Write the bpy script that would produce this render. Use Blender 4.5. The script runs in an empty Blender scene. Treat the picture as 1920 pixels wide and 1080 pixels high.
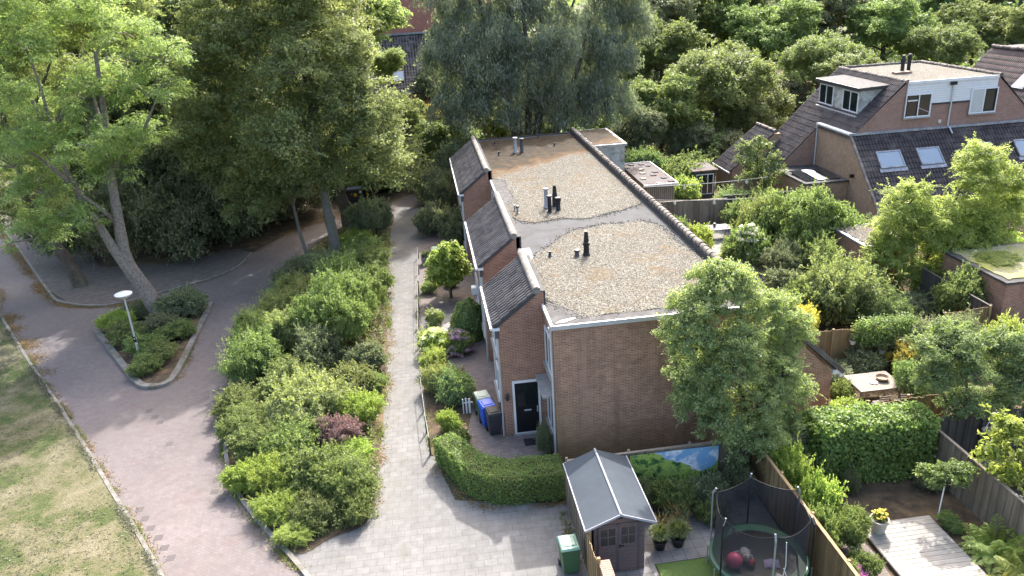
import bpy, math, random
import numpy as np
from mathutils import Vector, Matrix

S = bpy.context.scene
COL = S.collection
RND = random.Random(7)
R = math.radians

# ---------------------------------------------------------------- camera, sky, sun, exposure
cam_d = bpy.data.cameras.new('camera')
cam_d.sensor_width = 36.0
cam_d.lens = 27.375
cam_d.clip_end = 2000.0
cam = bpy.data.objects.new('camera', cam_d)
COL.objects.link(cam)
TH, RO, YAW = R(22.0), R(-3.473), R(5.905)
fw = Vector((math.sin(YAW) * math.cos(TH), math.cos(YAW) * math.cos(TH), -math.sin(TH)))
rt = Vector((math.cos(YAW), -math.sin(YAW), 0.0))
up = rt.cross(fw)
rr = rt * math.cos(RO) + up * math.sin(RO)
uu = -rt * math.sin(RO) + up * math.cos(RO)
m = Matrix((rr, uu, -fw)).transposed().to_4x4()
m.translation = Vector((0.0, 0.0, 17.0))
cam.matrix_world = m
S.camera = cam

SUN = Vector((2.25, 5.40, 5.54)).normalized()          # towards the sun
world = bpy.data.worlds.new('World')
S.world = world
world.use_nodes = True
wn = world.node_tree
bg = wn.nodes['Background']
sky = wn.nodes.new('ShaderNodeTexSky')
sky.sky_type = 'NISHITA'
sky.sun_disc = False
sky.sun_elevation = math.asin(SUN.z)
sky.sun_rotation = math.atan2(SUN.x, SUN.y)
sky.altitude = 20.0
sky.air_density = 1.0
sky.dust_density = 5.5
sky.ozone_density = 0.6
wn.links.new(sky.outputs[0], bg.inputs['Color'])
bg.inputs['Strength'].default_value = 0.15
sun_d = bpy.data.lights.new('sun', 'SUN')
sun_d.energy = 2.0
sun_d.angle = R(0.53)
sun_d.color = (1.0, 0.975, 0.94)
sun = bpy.data.objects.new('sun', sun_d)
sun.rotation_euler = (-SUN).to_track_quat('-Z', 'Y').to_euler()
sun.location = SUN * 120
COL.objects.link(sun)
S.view_settings.view_transform = 'Standard'
S.view_settings.look = 'None'
S.view_settings.gamma = 1.0
S.view_settings.use_curve_mapping = False
S.view_settings.exposure = 2.2
S.cycles.max_bounces = 12
S.cycles.diffuse_bounces = 6
S.cycles.transparent_max_bounces = 12
S.cycles.caustics_reflective = False
S.cycles.caustics_refractive = False

# ---------------------------------------------------------------- materials
def new_mat(name):
    mt = bpy.data.materials.new(name)
    mt.use_nodes = True
    nt = mt.node_tree
    return mt, nt, nt.nodes['Principled BSDF']

def N(nt, kind, **kw):
    n = nt.nodes.new('ShaderNode' + kind)
    for k, v in kw.items():
        if k in n.inputs.keys():
            n.inputs[k].default_value = v
        else:
            setattr(n, k, v)
    return n

def rgba(c):
    return (c[0], c[1], c[2], 1.0)

def mixc(nt, fac, a, b, mode='MIX'):
    n = nt.nodes.new('ShaderNodeMix')
    n.data_type = 'RGBA'
    n.blend_type = mode
    for sock, v in ((n.inputs['Factor'], fac), (n.inputs[6], a), (n.inputs[7], b)):
        if hasattr(v, 'is_linked'):
            nt.links.new(v, sock)
        elif isinstance(v, (tuple, list)):
            sock.default_value = rgba(v)
        else:
            sock.default_value = v
    return n.outputs[2]

def ramp(nt, src, stops):
    n = nt.nodes.new('ShaderNodeValToRGB')
    el = n.color_ramp.elements
    while len(el) < len(stops):
        el.new(0.5)
    for e, (p, c) in zip(el, stops):
        e.position = p
        e.color = rgba(c) if isinstance(c, (tuple, list)) else (c, c, c, 1.0)
    nt.links.new(src, n.inputs[0])
    return n.outputs[0]

def noise(nt, vec, scale, detail=4.0, rough=0.6):
    n = N(nt, 'TexNoise', Scale=scale, Detail=detail, Roughness=rough)
    nt.links.new(vec, n.inputs['Vector'])
    return n.outputs['Fac']

def wpos(nt):
    return nt.nodes.new('ShaderNodeNewGeometry').outputs['Position']

def bump(nt, bs, h, strength, dist):
    b = N(nt, 'Bump', Strength=strength, Distance=dist)
    nt.links.new(h, b.inputs['Height'])
    nt.links.new(b.outputs[0], bs.inputs['Normal'])

def plain(name, c1, c2=None, rough=0.7, scale=6.0, spec=0.35, metal=0.0, stain=None, stain_scale=0.8, bmp=0.0, tinted=False):
    mt, nt, bs = new_mat(name)
    pos = wpos(nt)
    c1 = tuple(x * 0.77 for x in c1)
    c2 = tuple(x * 0.77 for x in c2) if c2 else tuple(x * 0.72 for x in c1)
    stain = tuple(x * 0.77 for x in stain) if stain else None
    f = noise(nt, pos, scale)
    col = mixc(nt, ramp(nt, f, [(0.3, 0.0), (0.7, 1.0)]), c2, c1)
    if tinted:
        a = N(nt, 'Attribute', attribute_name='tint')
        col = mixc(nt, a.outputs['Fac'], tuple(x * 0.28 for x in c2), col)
    if stain:
        s = noise(nt, pos, stain_scale, 6.0, 0.65)
        col = mixc(nt, ramp(nt, s, [(0.45, 0.0), (0.68, 1.0)]), col, stain)
    nt.links.new(col, bs.inputs['Base Color'])
    bs.inputs['Roughness'].default_value = rough
    bs.inputs['Specular IOR Level'].default_value = spec
    bs.inputs['Metallic'].default_value = metal
    if bmp:
        bump(nt, bs, noise(nt, pos, scale * 4, 5.0), bmp, 0.02)
    return mt

def brick_mat(name, c1, c2, mortar, bw=0.22, bh=0.0667, ms=0.012, flat=False, rot=0.0, stains=(), squash=1.0, offset=0.5, bmp=0.25, rough=0.85, var=0.35, big=(0.25, 0.22), algae=False, k=1.0):
    mt, nt, bs = new_mat(name)
    pos = wpos(nt)
    if k != 1.0:
        c1, c2, mortar = (tuple(x * k for x in c) for c in (c1, c2, mortar))
        stains = tuple((a, b, c, tuple(x * k for x in d), e) for a, b, c, d, e in stains)
    if flat:
        mp = N(nt, 'Mapping')
        mp.inputs['Rotation'].default_value = (0, 0, rot)
        nt.links.new(pos, mp.inputs['Vector'])
        vec = mp.outputs[0]
    else:
        sp = N(nt, 'SeparateXYZ')
        nt.links.new(pos, sp.inputs[0])
        ad = N(nt, 'Math', operation='ADD')
        nt.links.new(sp.outputs[0], ad.inputs[0])
        nt.links.new(sp.outputs[1], ad.inputs[1])
        cb = N(nt, 'CombineXYZ')
        nt.links.new(ad.outputs[0], cb.inputs[0])
        nt.links.new(sp.outputs[2], cb.inputs[1])
        vec = cb.outputs[0]
    bt = N(nt, 'TexBrick')
    bt.offset = offset
    bt.inputs['Color1'].default_value = rgba(c1)
    bt.inputs['Color2'].default_value = rgba(c2)
    bt.inputs['Mortar'].default_value = rgba(mortar)
    bt.inputs['Scale'].default_value = 1.0
    bt.inputs['Mortar Size'].default_value = ms
    bt.inputs['Mortar Smooth'].default_value = 0.2
    bt.inputs['Bias'].default_value = 0.0
    bt.inputs['Brick Width'].default_value = bw
    bt.inputs['Row Height'].default_value = bh
    nt.links.new(vec, bt.inputs['Vector'])
    col = bt.outputs['Color']
    f = noise(nt, pos, 3.0, 5.0)
    col = mixc(nt, var, col, ramp(nt, f, [(0.3, (0.35, 0.33, 0.32)), (0.7, (0.75, 0.75, 0.75))]), 'OVERLAY')
    f2 = noise(nt, pos, big[0], 4.0)
    col = mixc(nt, big[1], col, ramp(nt, f2, [(0.35, (0.3, 0.3, 0.3)), (0.65, (0.72, 0.70, 0.68))]), 'OVERLAY')
    for (sc, lo, hi, c, amt) in stains:
        s = noise(nt, pos, sc, 6.0, 0.7)
        km = N(nt, 'Math', operation='MULTIPLY')
        nt.links.new(ramp(nt, s, [(lo, 0.0), (hi, 1.0)]), km.inputs[0])
        km.inputs[1].default_value = amt
        col = mixc(nt, km.outputs[0], col, c)
    if algae:
        mp2 = N(nt, 'Mapping')
        mp2.inputs['Scale'].default_value = (2.6, 2.6, 0.16)
        nt.links.new(pos, mp2.inputs['Vector'])
        st_ = noise(nt, mp2.outputs[0], 1.0, 5.0, 0.6)
        k1 = ramp(nt, st_, [(0.52, 0.0), (0.70, 0.4)])
        col = mixc(nt, k1, col, (0.10, 0.07, 0.055))
        k2 = ramp(nt, noise(nt, mp2.outputs[0], 0.55, 4.0), [(0.55, 0.0), (0.72, 0.6)])
        col = mixc(nt, k2, col, (0.30, 0.21, 0.15))
        s3 = N(nt, 'SeparateXYZ')
        nt.links.new(pos, s3.inputs[0])
        zz = N(nt, 'Math', operation='MULTIPLY_ADD')
        nt.links.new(s3.outputs[0], zz.inputs[0])
        zz.inputs[1].default_value = 0.42
        nt.links.new(s3.outputs[2], zz.inputs[2])
        z2 = N(nt, 'Math', operation='MULTIPLY_ADD')
        nt.links.new(noise(nt, pos, 0.8, 6.0, 0.7), z2.inputs[0])
        z2.inputs[1].default_value = 3.0
        nt.links.new(zz.outputs[0], z2.inputs[2])
        k3 = N(nt, 'MapRange')
        k3.inputs['From Min'].default_value = 6.4
        k3.inputs['From Max'].default_value = 3.6
        k3.inputs['To Max'].default_value = 0.62
        nt.links.new(z2.outputs[0], k3.inputs['Value'])
        col = mixc(nt, k3.outputs[0], col, (0.20, 0.145, 0.055))
    nt.links.new(col, bs.inputs['Base Color'])
    bs.inputs['Roughness'].default_value = rough
    bs.inputs['Specular IOR Level'].default_value = 0.25
    if bmp:
        bump(nt, bs, bt.outputs['Fac'], -bmp, 0.01)
    return mt

def leaf_mat(name, dark, light, trans=0.38, tcol=None, rough=0.5, spec=0.4):
    mt, nt, bs = new_mat(name)
    trans = min(0.52, trans + 0.11)
    def soft(c, k):
        g = 0.45 * c[0] + 0.5 * c[1] + 0.05 * c[2]
        return tuple((0.74 * x + 0.26 * y) * k for x, y in zip(c, (g * 1.05, g, g * 0.72)))
    dark, light = soft(dark, 1.15), soft(light, 1.45)
    a = N(nt, 'Attribute', attribute_name='tint')
    oi = N(nt, 'ObjectInfo')
    col = mixc(nt, a.outputs['Fac'], dark, light)
    hs = N(nt, 'HueSaturation')
    mr = N(nt, 'MapRange')
    nt.links.new(oi.outputs['Random'], mr.inputs['Value'])
    mr.inputs['To Min'].default_value = 0.485
    mr.inputs['To Max'].default_value = 0.515
    nt.links.new(mr.outputs[0], hs.inputs['Hue'])
    mv = N(nt, 'MapRange')
    nt.links.new(oi.outputs['Random'], mv.inputs['Value'])
    mv.inputs['To Min'].default_value = 0.85
    mv.inputs['To Max'].default_value = 1.15
    nt.links.new(mv.outputs[0], hs.inputs['Value'])
    nt.links.new(col, hs.inputs['Color'])
    col = hs.outputs[0]
    nt.links.new(col, bs.inputs['Base Color'])
    bs.inputs['Roughness'].default_value = rough
    bs.inputs['Specular IOR Level'].default_value = spec
    tr = N(nt, 'BsdfTranslucent')
    tc = mixc(nt, 1.0, col, tcol or (1.62, 1.65, 1.2), 'MULTIPLY')
    nt.links.new(tc, tr.inputs['Color'])
    mx = N(nt, 'MixShader')
    mx.inputs[0].default_value = trans
    nt.links.new(bs.outputs[0], mx.inputs[1])
    nt.links.new(tr.outputs[0], mx.inputs[2])
    nt.links.new(mx.outputs[0], nt.nodes['Material Output'].inputs['Surface'])
    return mt

def wood_mat(name, c1, c2, axis=0, board=0.14, rough=0.75, gap=True):
    mt, nt, bs = new_mat(name)
    c1, c2 = tuple(x * 0.8 for x in c1), tuple(x * 0.8 for x in c2)
    pos = wpos(nt)
    mp = N(nt, 'Mapping')
    sc = [9.0, 9.0, 9.0]
    sc[axis] = 0.7
    mp.inputs['Scale'].default_value = sc
    nt.links.new(pos, mp.inputs['Vector'])
    f = noise(nt, mp.outputs[0], 1.6, 6.0, 0.7)
    col = mixc(nt, ramp(nt, f, [(0.3, 0.0), (0.72, 1.0)]), c2, c1)
    a = N(nt, 'Attribute', attribute_name='tint')
    col = mixc(nt, a.outputs['Fac'], tuple(x * 0.55 for x in c2), col)
    f2 = noise(nt, pos, 1.3, 5.0)
    col = mixc(nt, 0.45, col, ramp(nt, f2, [(0.3, (0.32, 0.33, 0.3)), (0.7, (0.7, 0.7, 0.68))]), 'OVERLAY')
    nt.links.new(col, bs.inputs['Base Color'])
    bs.inputs['Roughness'].default_value = rough
    bs.inputs['Specular IOR Level'].default_value = 0.25
    bump(nt, bs, f, 0.3, 0.01)
    return mt

M = {}
GREY = (0.32, 0.32, 0.33)
M['gable'] = brick_mat('brick_gable', (0.36, 0.185, 0.12), (0.23, 0.112, 0.074), (0.36, 0.265, 0.19), big=(0.5, 0.3), var=0.5, algae=True)
M['brick'] = brick_mat('brick_red', (0.31, 0.145, 0.095), (0.205, 0.088, 0.06), (0.34, 0.25, 0.185), big=(0.5, 0.3),
                       stains=((0.5, 0.52, 0.75, (0.16, 0.125, 0.05), 0.55),))
M['brick_b'] = brick_mat('brick_brown', (0.27, 0.135, 0.10), (0.19, 0.092, 0.07), (0.30, 0.24, 0.2), stains=((0.35, 0.5, 0.75, (0.20, 0.125, 0.075), 0.3),))
M['brick_y'] = brick_mat('brick_ochre', (0.33, 0.19, 0.115), (0.24, 0.14, 0.09), (0.34, 0.28, 0.21), stains=((0.4, 0.5, 0.75, (0.17, 0.12, 0.05), 0.5),))
M['brick_far'] = brick_mat('brick_far', (0.36, 0.13, 0.09), (0.3, 0.1, 0.075), (0.33, 0.2, 0.16))
M['road'] = brick_mat('red_paving', k=0.53, c1=(0.27, 0.237, 0.231), c2=(0.24, 0.206, 0.2), mortar=(0.2, 0.175, 0.167), bw=0.21, bh=0.105, ms=0.006, flat=True, rot=R(38), bmp=0.1, var=0.3, big=(0.16, 0.35),
                      stains=((0.7, 0.56, 0.72, (0.25, 0.155, 0.14), 0.5), (5.0, 0.66, 0.72, (0.13, 0.105, 0.09), 0.55), (0.12, 0.5, 0.7, (0.235, 0.195, 0.18), 0.6), (1.9, 0.62, 0.72, (0.15, 0.12, 0.105), 0.35)))
M['path'] = brick_mat('grey_paving', k=0.63, c1=(0.25, 0.247, 0.238), c2=(0.217, 0.213, 0.204), mortar=(0.165, 0.16, 0.145), bw=0.42, bh=0.31, ms=0.010, flat=True, rot=R(1.2), bmp=0.2, var=0.4, big=(0.35, 0.25),
                      stains=((1.2, 0.55, 0.72, (0.17, 0.158, 0.125), 0.6), (6.0, 0.62, 0.7, (0.11, 0.10, 0.06), 0.55), (0.3, 0.5, 0.7, (0.26, 0.25, 0.228), 0.5), (2.3, 0.6, 0.7, (0.14, 0.14, 0.085), 0.4)))
M['pavement'] = brick_mat('dark_paving', k=0.68, c1=(0.18, 0.158, 0.15), c2=(0.14, 0.125, 0.118), mortar=(0.08, 0.07, 0.065), bw=0.3, bh=0.3, ms=0.01, flat=True, rot=R(32), bmp=0.15)
M['patio'] = brick_mat('patio_paving', (0.20, 0.165, 0.155), (0.15, 0.125, 0.115), (0.09, 0.08, 0.07), bw=0.2, bh=0.1, ms=0.008, flat=True, bmp=0.2, stains=((1.0, 0.5, 0.7, (0.1, 0.085, 0.06), 0.6),))
M['slab'] = brick_mat('slab_paving', (0.22, 0.21, 0.197), (0.18, 0.172, 0.162), (0.1, 0.095, 0.088), bw=0.4, bh=0.4, ms=0.01, flat=True, offset=0.0, bmp=0.2)
M['kerb'] = plain('kerb_concrete', (0.29, 0.27, 0.245), (0.2, 0.185, 0.165), 0.9, 4.0, stain=(0.13, 0.12, 0.08), stain_scale=2.2, bmp=0.3)
M['soil'] = plain('soil', (0.12, 0.085, 0.055), (0.06, 0.045, 0.03), 1.0, 3.0, stain=(0.2, 0.14, 0.075), stain_scale=1.2, bmp=0.8)
M['ground'] = plain('ground', (0.10, 0.095, 0.05), (0.05, 0.055, 0.028), 1.0, 0.8, bmp=0.5)
M['turf'] = plain('artificial_turf', (0.13, 0.20, 0.05), (0.09, 0.15, 0.035), 0.9, 14.0, bmp=0.5)
M['concrete'] = plain('concrete', (0.42, 0.40, 0.37), (0.31, 0.3, 0.28), 0.85, 5.0, bmp=0.2)
M['white'] = plain('white_paint', (0.92, 0.92, 0.92), (0.82, 0.82, 0.82), 0.45, 3.0)
M['whitebox'] = plain('weathered_white', (0.68, 0.67, 0.63), (0.5, 0.49, 0.44), 0.6, 2.0, stain=(0.22, 0.21, 0.16), stain_scale=1.6)
M['metal'] = plain('zinc', (0.45, 0.46, 0.48), (0.34, 0.35, 0.37), 0.45, 5.0, metal=0.4)
M['lead'] = plain('lead_flashing', (0.36, 0.37, 0.40), (0.22, 0.23, 0.25), 0.55, 4.0, metal=0.2, stain=(0.5, 0.5, 0.5), stain_scale=3.0)
M['alu'] = plain('aluminium', (0.72, 0.72, 0.73), (0.6, 0.6, 0.61), 0.4, 4.0, metal=0.3)
M['black'] = plain('black_plastic', (0.022, 0.022, 0.025), (0.014, 0.014, 0.016), 0.45, 8.0)
M['darkgrey'] = plain('dark_grey_plastic', (0.055, 0.058, 0.066), (0.04, 0.042, 0.05), 0.4, 6.0, spec=0.5)
M['membrane'] = plain('bitumen_membrane', (0.105, 0.107, 0.112), (0.088, 0.09, 0.094), 0.85, 1.2, spec=0.15, stain=(0.072, 0.071, 0.068), stain_scale=1.1, bmp=0.1)
M['bitumen'] = plain('dark_bitumen', (0.068, 0.066, 0.067), (0.045, 0.044, 0.045), 0.85, 3.0, stain=(0.11, 0.105, 0.10), stain_scale=2.5, bmp=0.2)
M['felt'] = plain('felt_roof', (0.125, 0.112, 0.110), (0.095, 0.086, 0.085), 0.85, 2.0, stain=(0.105, 0.066, 0.055), stain_scale=0.8, bmp=0.15)
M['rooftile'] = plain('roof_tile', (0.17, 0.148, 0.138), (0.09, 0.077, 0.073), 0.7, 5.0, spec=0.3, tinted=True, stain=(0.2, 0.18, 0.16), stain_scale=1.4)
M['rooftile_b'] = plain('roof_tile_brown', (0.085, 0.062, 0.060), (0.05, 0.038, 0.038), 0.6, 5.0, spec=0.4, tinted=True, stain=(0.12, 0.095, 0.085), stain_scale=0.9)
M['ridge'] = plain('ridge_tile', (0.22, 0.185, 0.16), (0.13, 0.11, 0.1), 0.8, 3.0, tinted=True, stain=(0.3, 0.26, 0.21), stain_scale=2.0, bmp=0.3)
M['mortar'] = plain('mortar_ridge', (0.34, 0.31, 0.28), (0.22, 0.2, 0.18), 0.9, 5.0, stain=(0.17, 0.15, 0.12), stain_scale=2.4, bmp=0.5)
M['fence_new'] = wood_mat('fence_tan', (0.40, 0.28, 0.15), (0.26, 0.175, 0.09), 2)
M['fence_old'] = wood_mat('fence_grey', (0.32, 0.265, 0.21), (0.19, 0.155, 0.12), 2)
M['fence_dark'] = wood_mat('fence_dark', (0.12, 0.105, 0.095), (0.07, 0.062, 0.056), 2)
M['fence_slat'] = wood_mat('fence_slat', (0.3, 0.24, 0.18), (0.19, 0.15, 0.115), 0)
M['deck'] = wood_mat('deck_board', (0.44, 0.41, 0.375), (0.32, 0.295, 0.265), 0)
M['tablewood'] = wood_mat('table_wood', (0.34, 0.30, 0.25), (0.24, 0.205, 0.17), 0)
M['shedwood'] = plain('shed_panel', (0.165, 0.128, 0.128), (0.125, 0.098, 0.1), 0.7, 5.0, stain=(0.20, 0.13, 0.115), stain_scale=1.2)
M['shedtrim'] = plain('shed_trim', (0.135, 0.118, 0.13), (0.1, 0.088, 0.1), 0.65, 5.0)
M['shedroof'] = plain('shed_roof', (0.085, 0.102, 0.118), (0.068, 0.082, 0.096), 0.8, 1.8, spec=0.12)
M['glass'] = plain('window_glass', (0.022, 0.028, 0.032), (0.014, 0.018, 0.02), 0.06, 1.0, spec=0.9)
M['skyglass'] = plain('skylight_glass', (0.30, 0.37, 0.43), (0.26, 0.33, 0.39), 0.05, 1.0, spec=1.0)
M['blind'] = plain('pale_blind', (0.60, 0.63, 0.60), (0.55, 0.58, 0.56), 0.35, 1.0, spec=0.6)
M['door'] = plain('black_door', (0.02, 0.02, 0.021), (0.014, 0.014, 0.015), 0.35, 5.0)
M['bin_green'] = plain('bin_green', (0.075, 0.16, 0.075), (0.06, 0.135, 0.06), 0.4, 6.0, spec=0.5)
M['lid_green'] = plain('lid_green', (0.22, 0.40, 0.29), (0.19, 0.35, 0.25), 0.4, 6.0, spec=0.5)
M['bin_blue'] = plain('bin_blue', (0.02, 0.13, 0.75), (0.018, 0.11, 0.65), 0.35, 6.0, spec=0.5)
M['lid_pale'] = plain('lid_pale_green', (0.40, 0.47, 0.38), (0.34, 0.4, 0.32), 0.4, 6.0, spec=0.5)
M['bark_grey'] = plain('bark_grey', (0.25, 0.225, 0.205), (0.15, 0.135, 0.125), 0.95, 7.0, bmp=0.8, stain=(0.14, 0.15, 0.09), stain_scale=1.0)
M['bark_brown'] = plain('bark_brown', (0.135, 0.105, 0.082), (0.07, 0.055, 0.045), 0.95, 6.0, bmp=0.9, stain=(0.17, 0.16, 0.12), stain_scale=1.2)
M['bark_robinia'] = plain('bark_robinia', (0.36, 0.305, 0.255), (0.15, 0.122, 0.102), 0.95, 9.0, bmp=1.0)
M['pink'] = plain('pink_rubber', (0.9, 0.13, 0.27), (0.85, 0.11, 0.24), 0.4, 3.0, spec=0.5)
M['red'] = plain('red_rubber', (0.48, 0.03, 0.05), (0.42, 0.025, 0.045), 0.4, 3.0, spec=0.5)
M['fur'] = plain('white_plush', (0.66, 0.65, 0.62), (0.5, 0.5, 0.48), 0.95, 20.0, bmp=1.0)
M['lilac'] = plain('lilac_cloth', (0.5, 0.42, 0.62), (0.42, 0.35, 0.54), 0.9, 8.0)
M['greenpad'] = plain('green_pad', (0.035, 0.13, 0.075), (0.025, 0.1, 0.055), 0.45, 5.0, spec=0.5)
M['pot'] = plain('pot_cream', (0.5, 0.47, 0.4), (0.42, 0.39, 0.33), 0.7, 5.0)
M['terracotta'] = plain('terracotta', (0.4, 0.3, 0.22), (0.3, 0.22, 0.16), 0.8, 5.0)
M['cloth'] = plain('parasol_cloth', (0.33, 0.33, 0.37), (0.26, 0.26, 0.3), 0.9, 4.0)
M['yellow'] = plain('yellow_paint', (0.65, 0.43, 0.03), (0.58, 0.38, 0.02), 0.5, 4.0)
M['carpaint'] = plain('silver_paint', (0.55, 0.58, 0.62), (0.5, 0.53, 0.57), 0.25, 1.0, spec=0.6, metal=0.3)
M['mat'] = plain('door_mat', (0.035, 0.032, 0.034), (0.022, 0.02, 0.022), 1.0, 12.0, bmp=0.6)
M['roadmark'] = plain('dark_brick_marking', (0.125, 0.107, 0.104), (0.11, 0.094, 0.09), 0.9, 6.0)
M['shedfascia'] = plain('shed_fascia', (0.40, 0.40, 0.43), (0.33, 0.33, 0.36), 0.6, 4.0)
M['iron'] = plain('cast_iron', (0.09, 0.08, 0.078), (0.06, 0.055, 0.052), 0.6, 6.0, metal=0.3)
M['straw'] = plain('fallen_leaf', (0.40, 0.27, 0.11), (0.24, 0.15, 0.06), 0.95, 8.0, tinted=True)
M['cream'] = plain('cream_plastic', (0.72, 0.69, 0.6), (0.64, 0.61, 0.52), 0.5, 4.0)

def gravel_mat(name, moss):
    mt, nt, bs = new_mat(name)
    pos = wpos(nt)
    vo = N(nt, 'TexVoronoi', Scale=27.0)
    nt.links.new(pos, vo.inputs['Vector'])
    sp = N(nt, 'SeparateColor')
    nt.links.new(vo.outputs['Color'], sp.inputs[0])
    col = ramp(nt, sp.outputs[0], [(0.0, (0.012, 0.011, 0.009)), (0.22, (0.045, 0.040, 0.031)), (0.45, (0.090, 0.082, 0.064)), (0.75, (0.135, 0.126, 0.103)), (1.0, (0.235, 0.226, 0.20))])
    edge = ramp(nt, vo.outputs['Distance'], [(0.0, 1.0), (0.55, 1.0), (0.95, 0.35)])
    col = mixc(nt, 1.0, col, edge, 'MULTIPLY')
    f = noise(nt, pos, 0.8, 5.0, 0.65)
    col = mixc(nt, ramp(nt, f, [(0.52, 0.0), (0.70, 0.6)]), col, (0.095, 0.06, 0.02))
    f3 = noise(nt, pos, 0.35, 3.0)
    col = mixc(nt, 0.35, col, ramp(nt, f3, [(0.3, (0.4, 0.39, 0.37)), (0.7, (0.62, 0.62, 0.62))]), 'OVERLAY')
    if moss:
        spx = N(nt, 'SeparateXYZ')
        nt.links.new(pos, spx.inputs[0])
        fm = noise(nt, pos, 0.7, 6.0, 0.7)
        # moss covers the far end of the roof, its border wanders a few metres
        a = N(nt, 'Math', operation='MULTIPLY_ADD')
        nt.links.new(fm, a.inputs[0])
        a.inputs[1].default_value = 7.0
        nt.links.new(spx.outputs[1], a.inputs[2])
        b = N(nt, 'Math', operation='MULTIPLY_ADD')
        nt.links.new(spx.outputs[0], b.inputs[0])
        b.inputs[1].default_value = -0.66
        nt.links.new(a.outputs[0], b.inputs[2])
        mr = N(nt, 'MapRange')
        mr.inputs['From Min'].default_value = 46.9
        mr.inputs['From Max'].default_value = 49.6
        nt.links.new(b.outputs[0], mr.inputs['Value'])
        fm2 = noise(nt, pos, 2.6, 6.0, 0.75)
        mcol = ramp(nt, fm2, [(0.34, (0.007, 0.006, 0.005)), (0.46, (0.017, 0.012, 0.006)), (0.56, (0.040, 0.023, 0.006)), (0.70, (0.06, 0.05, 0.036))])
        edgec = mixc(nt, ramp(nt, mr.outputs[0], [(0.25, 0.0), (0.9, 1.0)]), (0.10, 0.045, 0.006), mcol)
        col = mixc(nt, ramp(nt, mr.outputs[0], [(0.0, 0.0), (0.5, 0.85), (1.0, 0.93)]), col, edgec)
    nt.links.new(col, bs.inputs['Base Color'])
    bs.inputs['Roughness'].default_value = 0.9
    bs.inputs['Specular IOR Level'].default_value = 0.2
    bump(nt, bs, vo.outputs['Distance'], -0.9, 0.05)
    return mt
M['gravel'] = gravel_mat('roof_gravel', True)
M['gravel_b'] = gravel_mat('pale_roof_gravel', False)
M['mossroof'] = plain('moss_roof', (0.33, 0.31, 0.22), (0.2, 0.2, 0.09), 0.95, 5.0, stain=(0.30, 0.30, 0.06), stain_scale=0.9, bmp=0.8)

def lawn_mat():
    mt, nt, bs = new_mat('lawn')
    pos = wpos(nt)
    f = noise(nt, pos, 0.55, 7.0, 0.68)
    f2 = noise(nt, pos, 14.0, 4.0, 0.7)
    col = ramp(nt, f, [(0.32, (0.042, 0.063, 0.022)), (0.43, (0.076, 0.088, 0.036)), (0.51, (0.125, 0.115, 0.066)), (0.66, (0.18, 0.16, 0.108))])
    col = mixc(nt, 0.6, col, ramp(nt, f2, [(0.25, (0.25, 0.27, 0.25)), (0.75, (0.75, 0.73, 0.7))]), 'OVERLAY')
    nt.links.new(col, bs.inputs['Base Color'])
    bs.inputs['Roughness'].default_value = 0.95
    bs.inputs['Specular IOR Level'].default_value = 0.1
    bump(nt, bs, f2, 0.8, 0.05)
    return mt
M['lawn'] = lawn_mat()

def mural_mat():
    mt, nt, bs = new_mat('printed_landscape')
    pos = wpos(nt)
    sp = N(nt, 'SeparateXYZ')
    nt.links.new(pos, sp.inputs[0])
    f = noise(nt, pos, 1.7, 6.0, 0.6)
    sky_c = mixc(nt, ramp(nt, f, [(0.46, 0.0), (0.55, 1.0)]), (0.17, 0.34, 0.52), (0.62, 0.64, 0.67))
    f2 = noise(nt, pos, 2.6, 7.0, 0.75)
    tree_c = ramp(nt, f2, [(0.36, (0.015, 0.05, 0.02)), (0.45, (0.06, 0.16, 0.04)), (0.53, (0.36, 0.44, 0.09)), (0.60, (0.18, 0.3, 0.08)), (0.70, (0.03, 0.12, 0.09))])
    # a valley: trees tall on the left and low in the middle
    mx = N(nt, 'Math', operation='SUBTRACT')
    nt.links.new(sp.outputs[0], mx.inputs[0])
    mx.inputs[1].default_value = 8.3
    ab = N(nt, 'Math', operation='ABSOLUTE')
    nt.links.new(mx.outputs[0], ab.inputs[0])
    h = N(nt, 'Math', operation='MULTIPLY_ADD')
    nt.links.new(ab.outputs[0], h.inputs[0])
    h.inputs[1].default_value = 0.62
    h.inputs[2].default_value = 0.30
    n2 = N(nt, 'Math', operation='MULTIPLY_ADD')
    nt.links.new(f, n2.inputs[0])
    n2.inputs[1].default_value = 0.9
    nt.links.new(h.outputs[0], n2.inputs[2])
    lt = N(nt, 'Math', operation='GREATER_THAN')
    nt.links.new(n2.outputs[0], lt.inputs[0])
    nt.links.new(sp.outputs[2], lt.inputs[1])
    col = mixc(nt, lt.outputs[0], sky_c, tree_c)
    nt.links.new(col, bs.inputs['Base Color'])
    bs.inputs['Roughness'].default_value = 0.5
    return mt
M['mural'] = mural_mat()

def net_mat():
    mt, nt, bs = new_mat('black_net')
    bs.inputs['Base Color'].default_value = (0.02, 0.02, 0.024, 1)
    bs.inputs['Roughness'].default_value = 0.8
    tr = N(nt, 'BsdfTransparent')
    mx = N(nt, 'MixShader')
    mx.inputs[0].default_value = 0.74
    nt.links.new(tr.outputs[0], mx.inputs[1])
    nt.links.new(bs.outputs[0], mx.inputs[2])
    nt.links.new(mx.outputs[0], nt.nodes['Material Output'].inputs['Surface'])
    return mt
M['net'] = net_mat()

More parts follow.
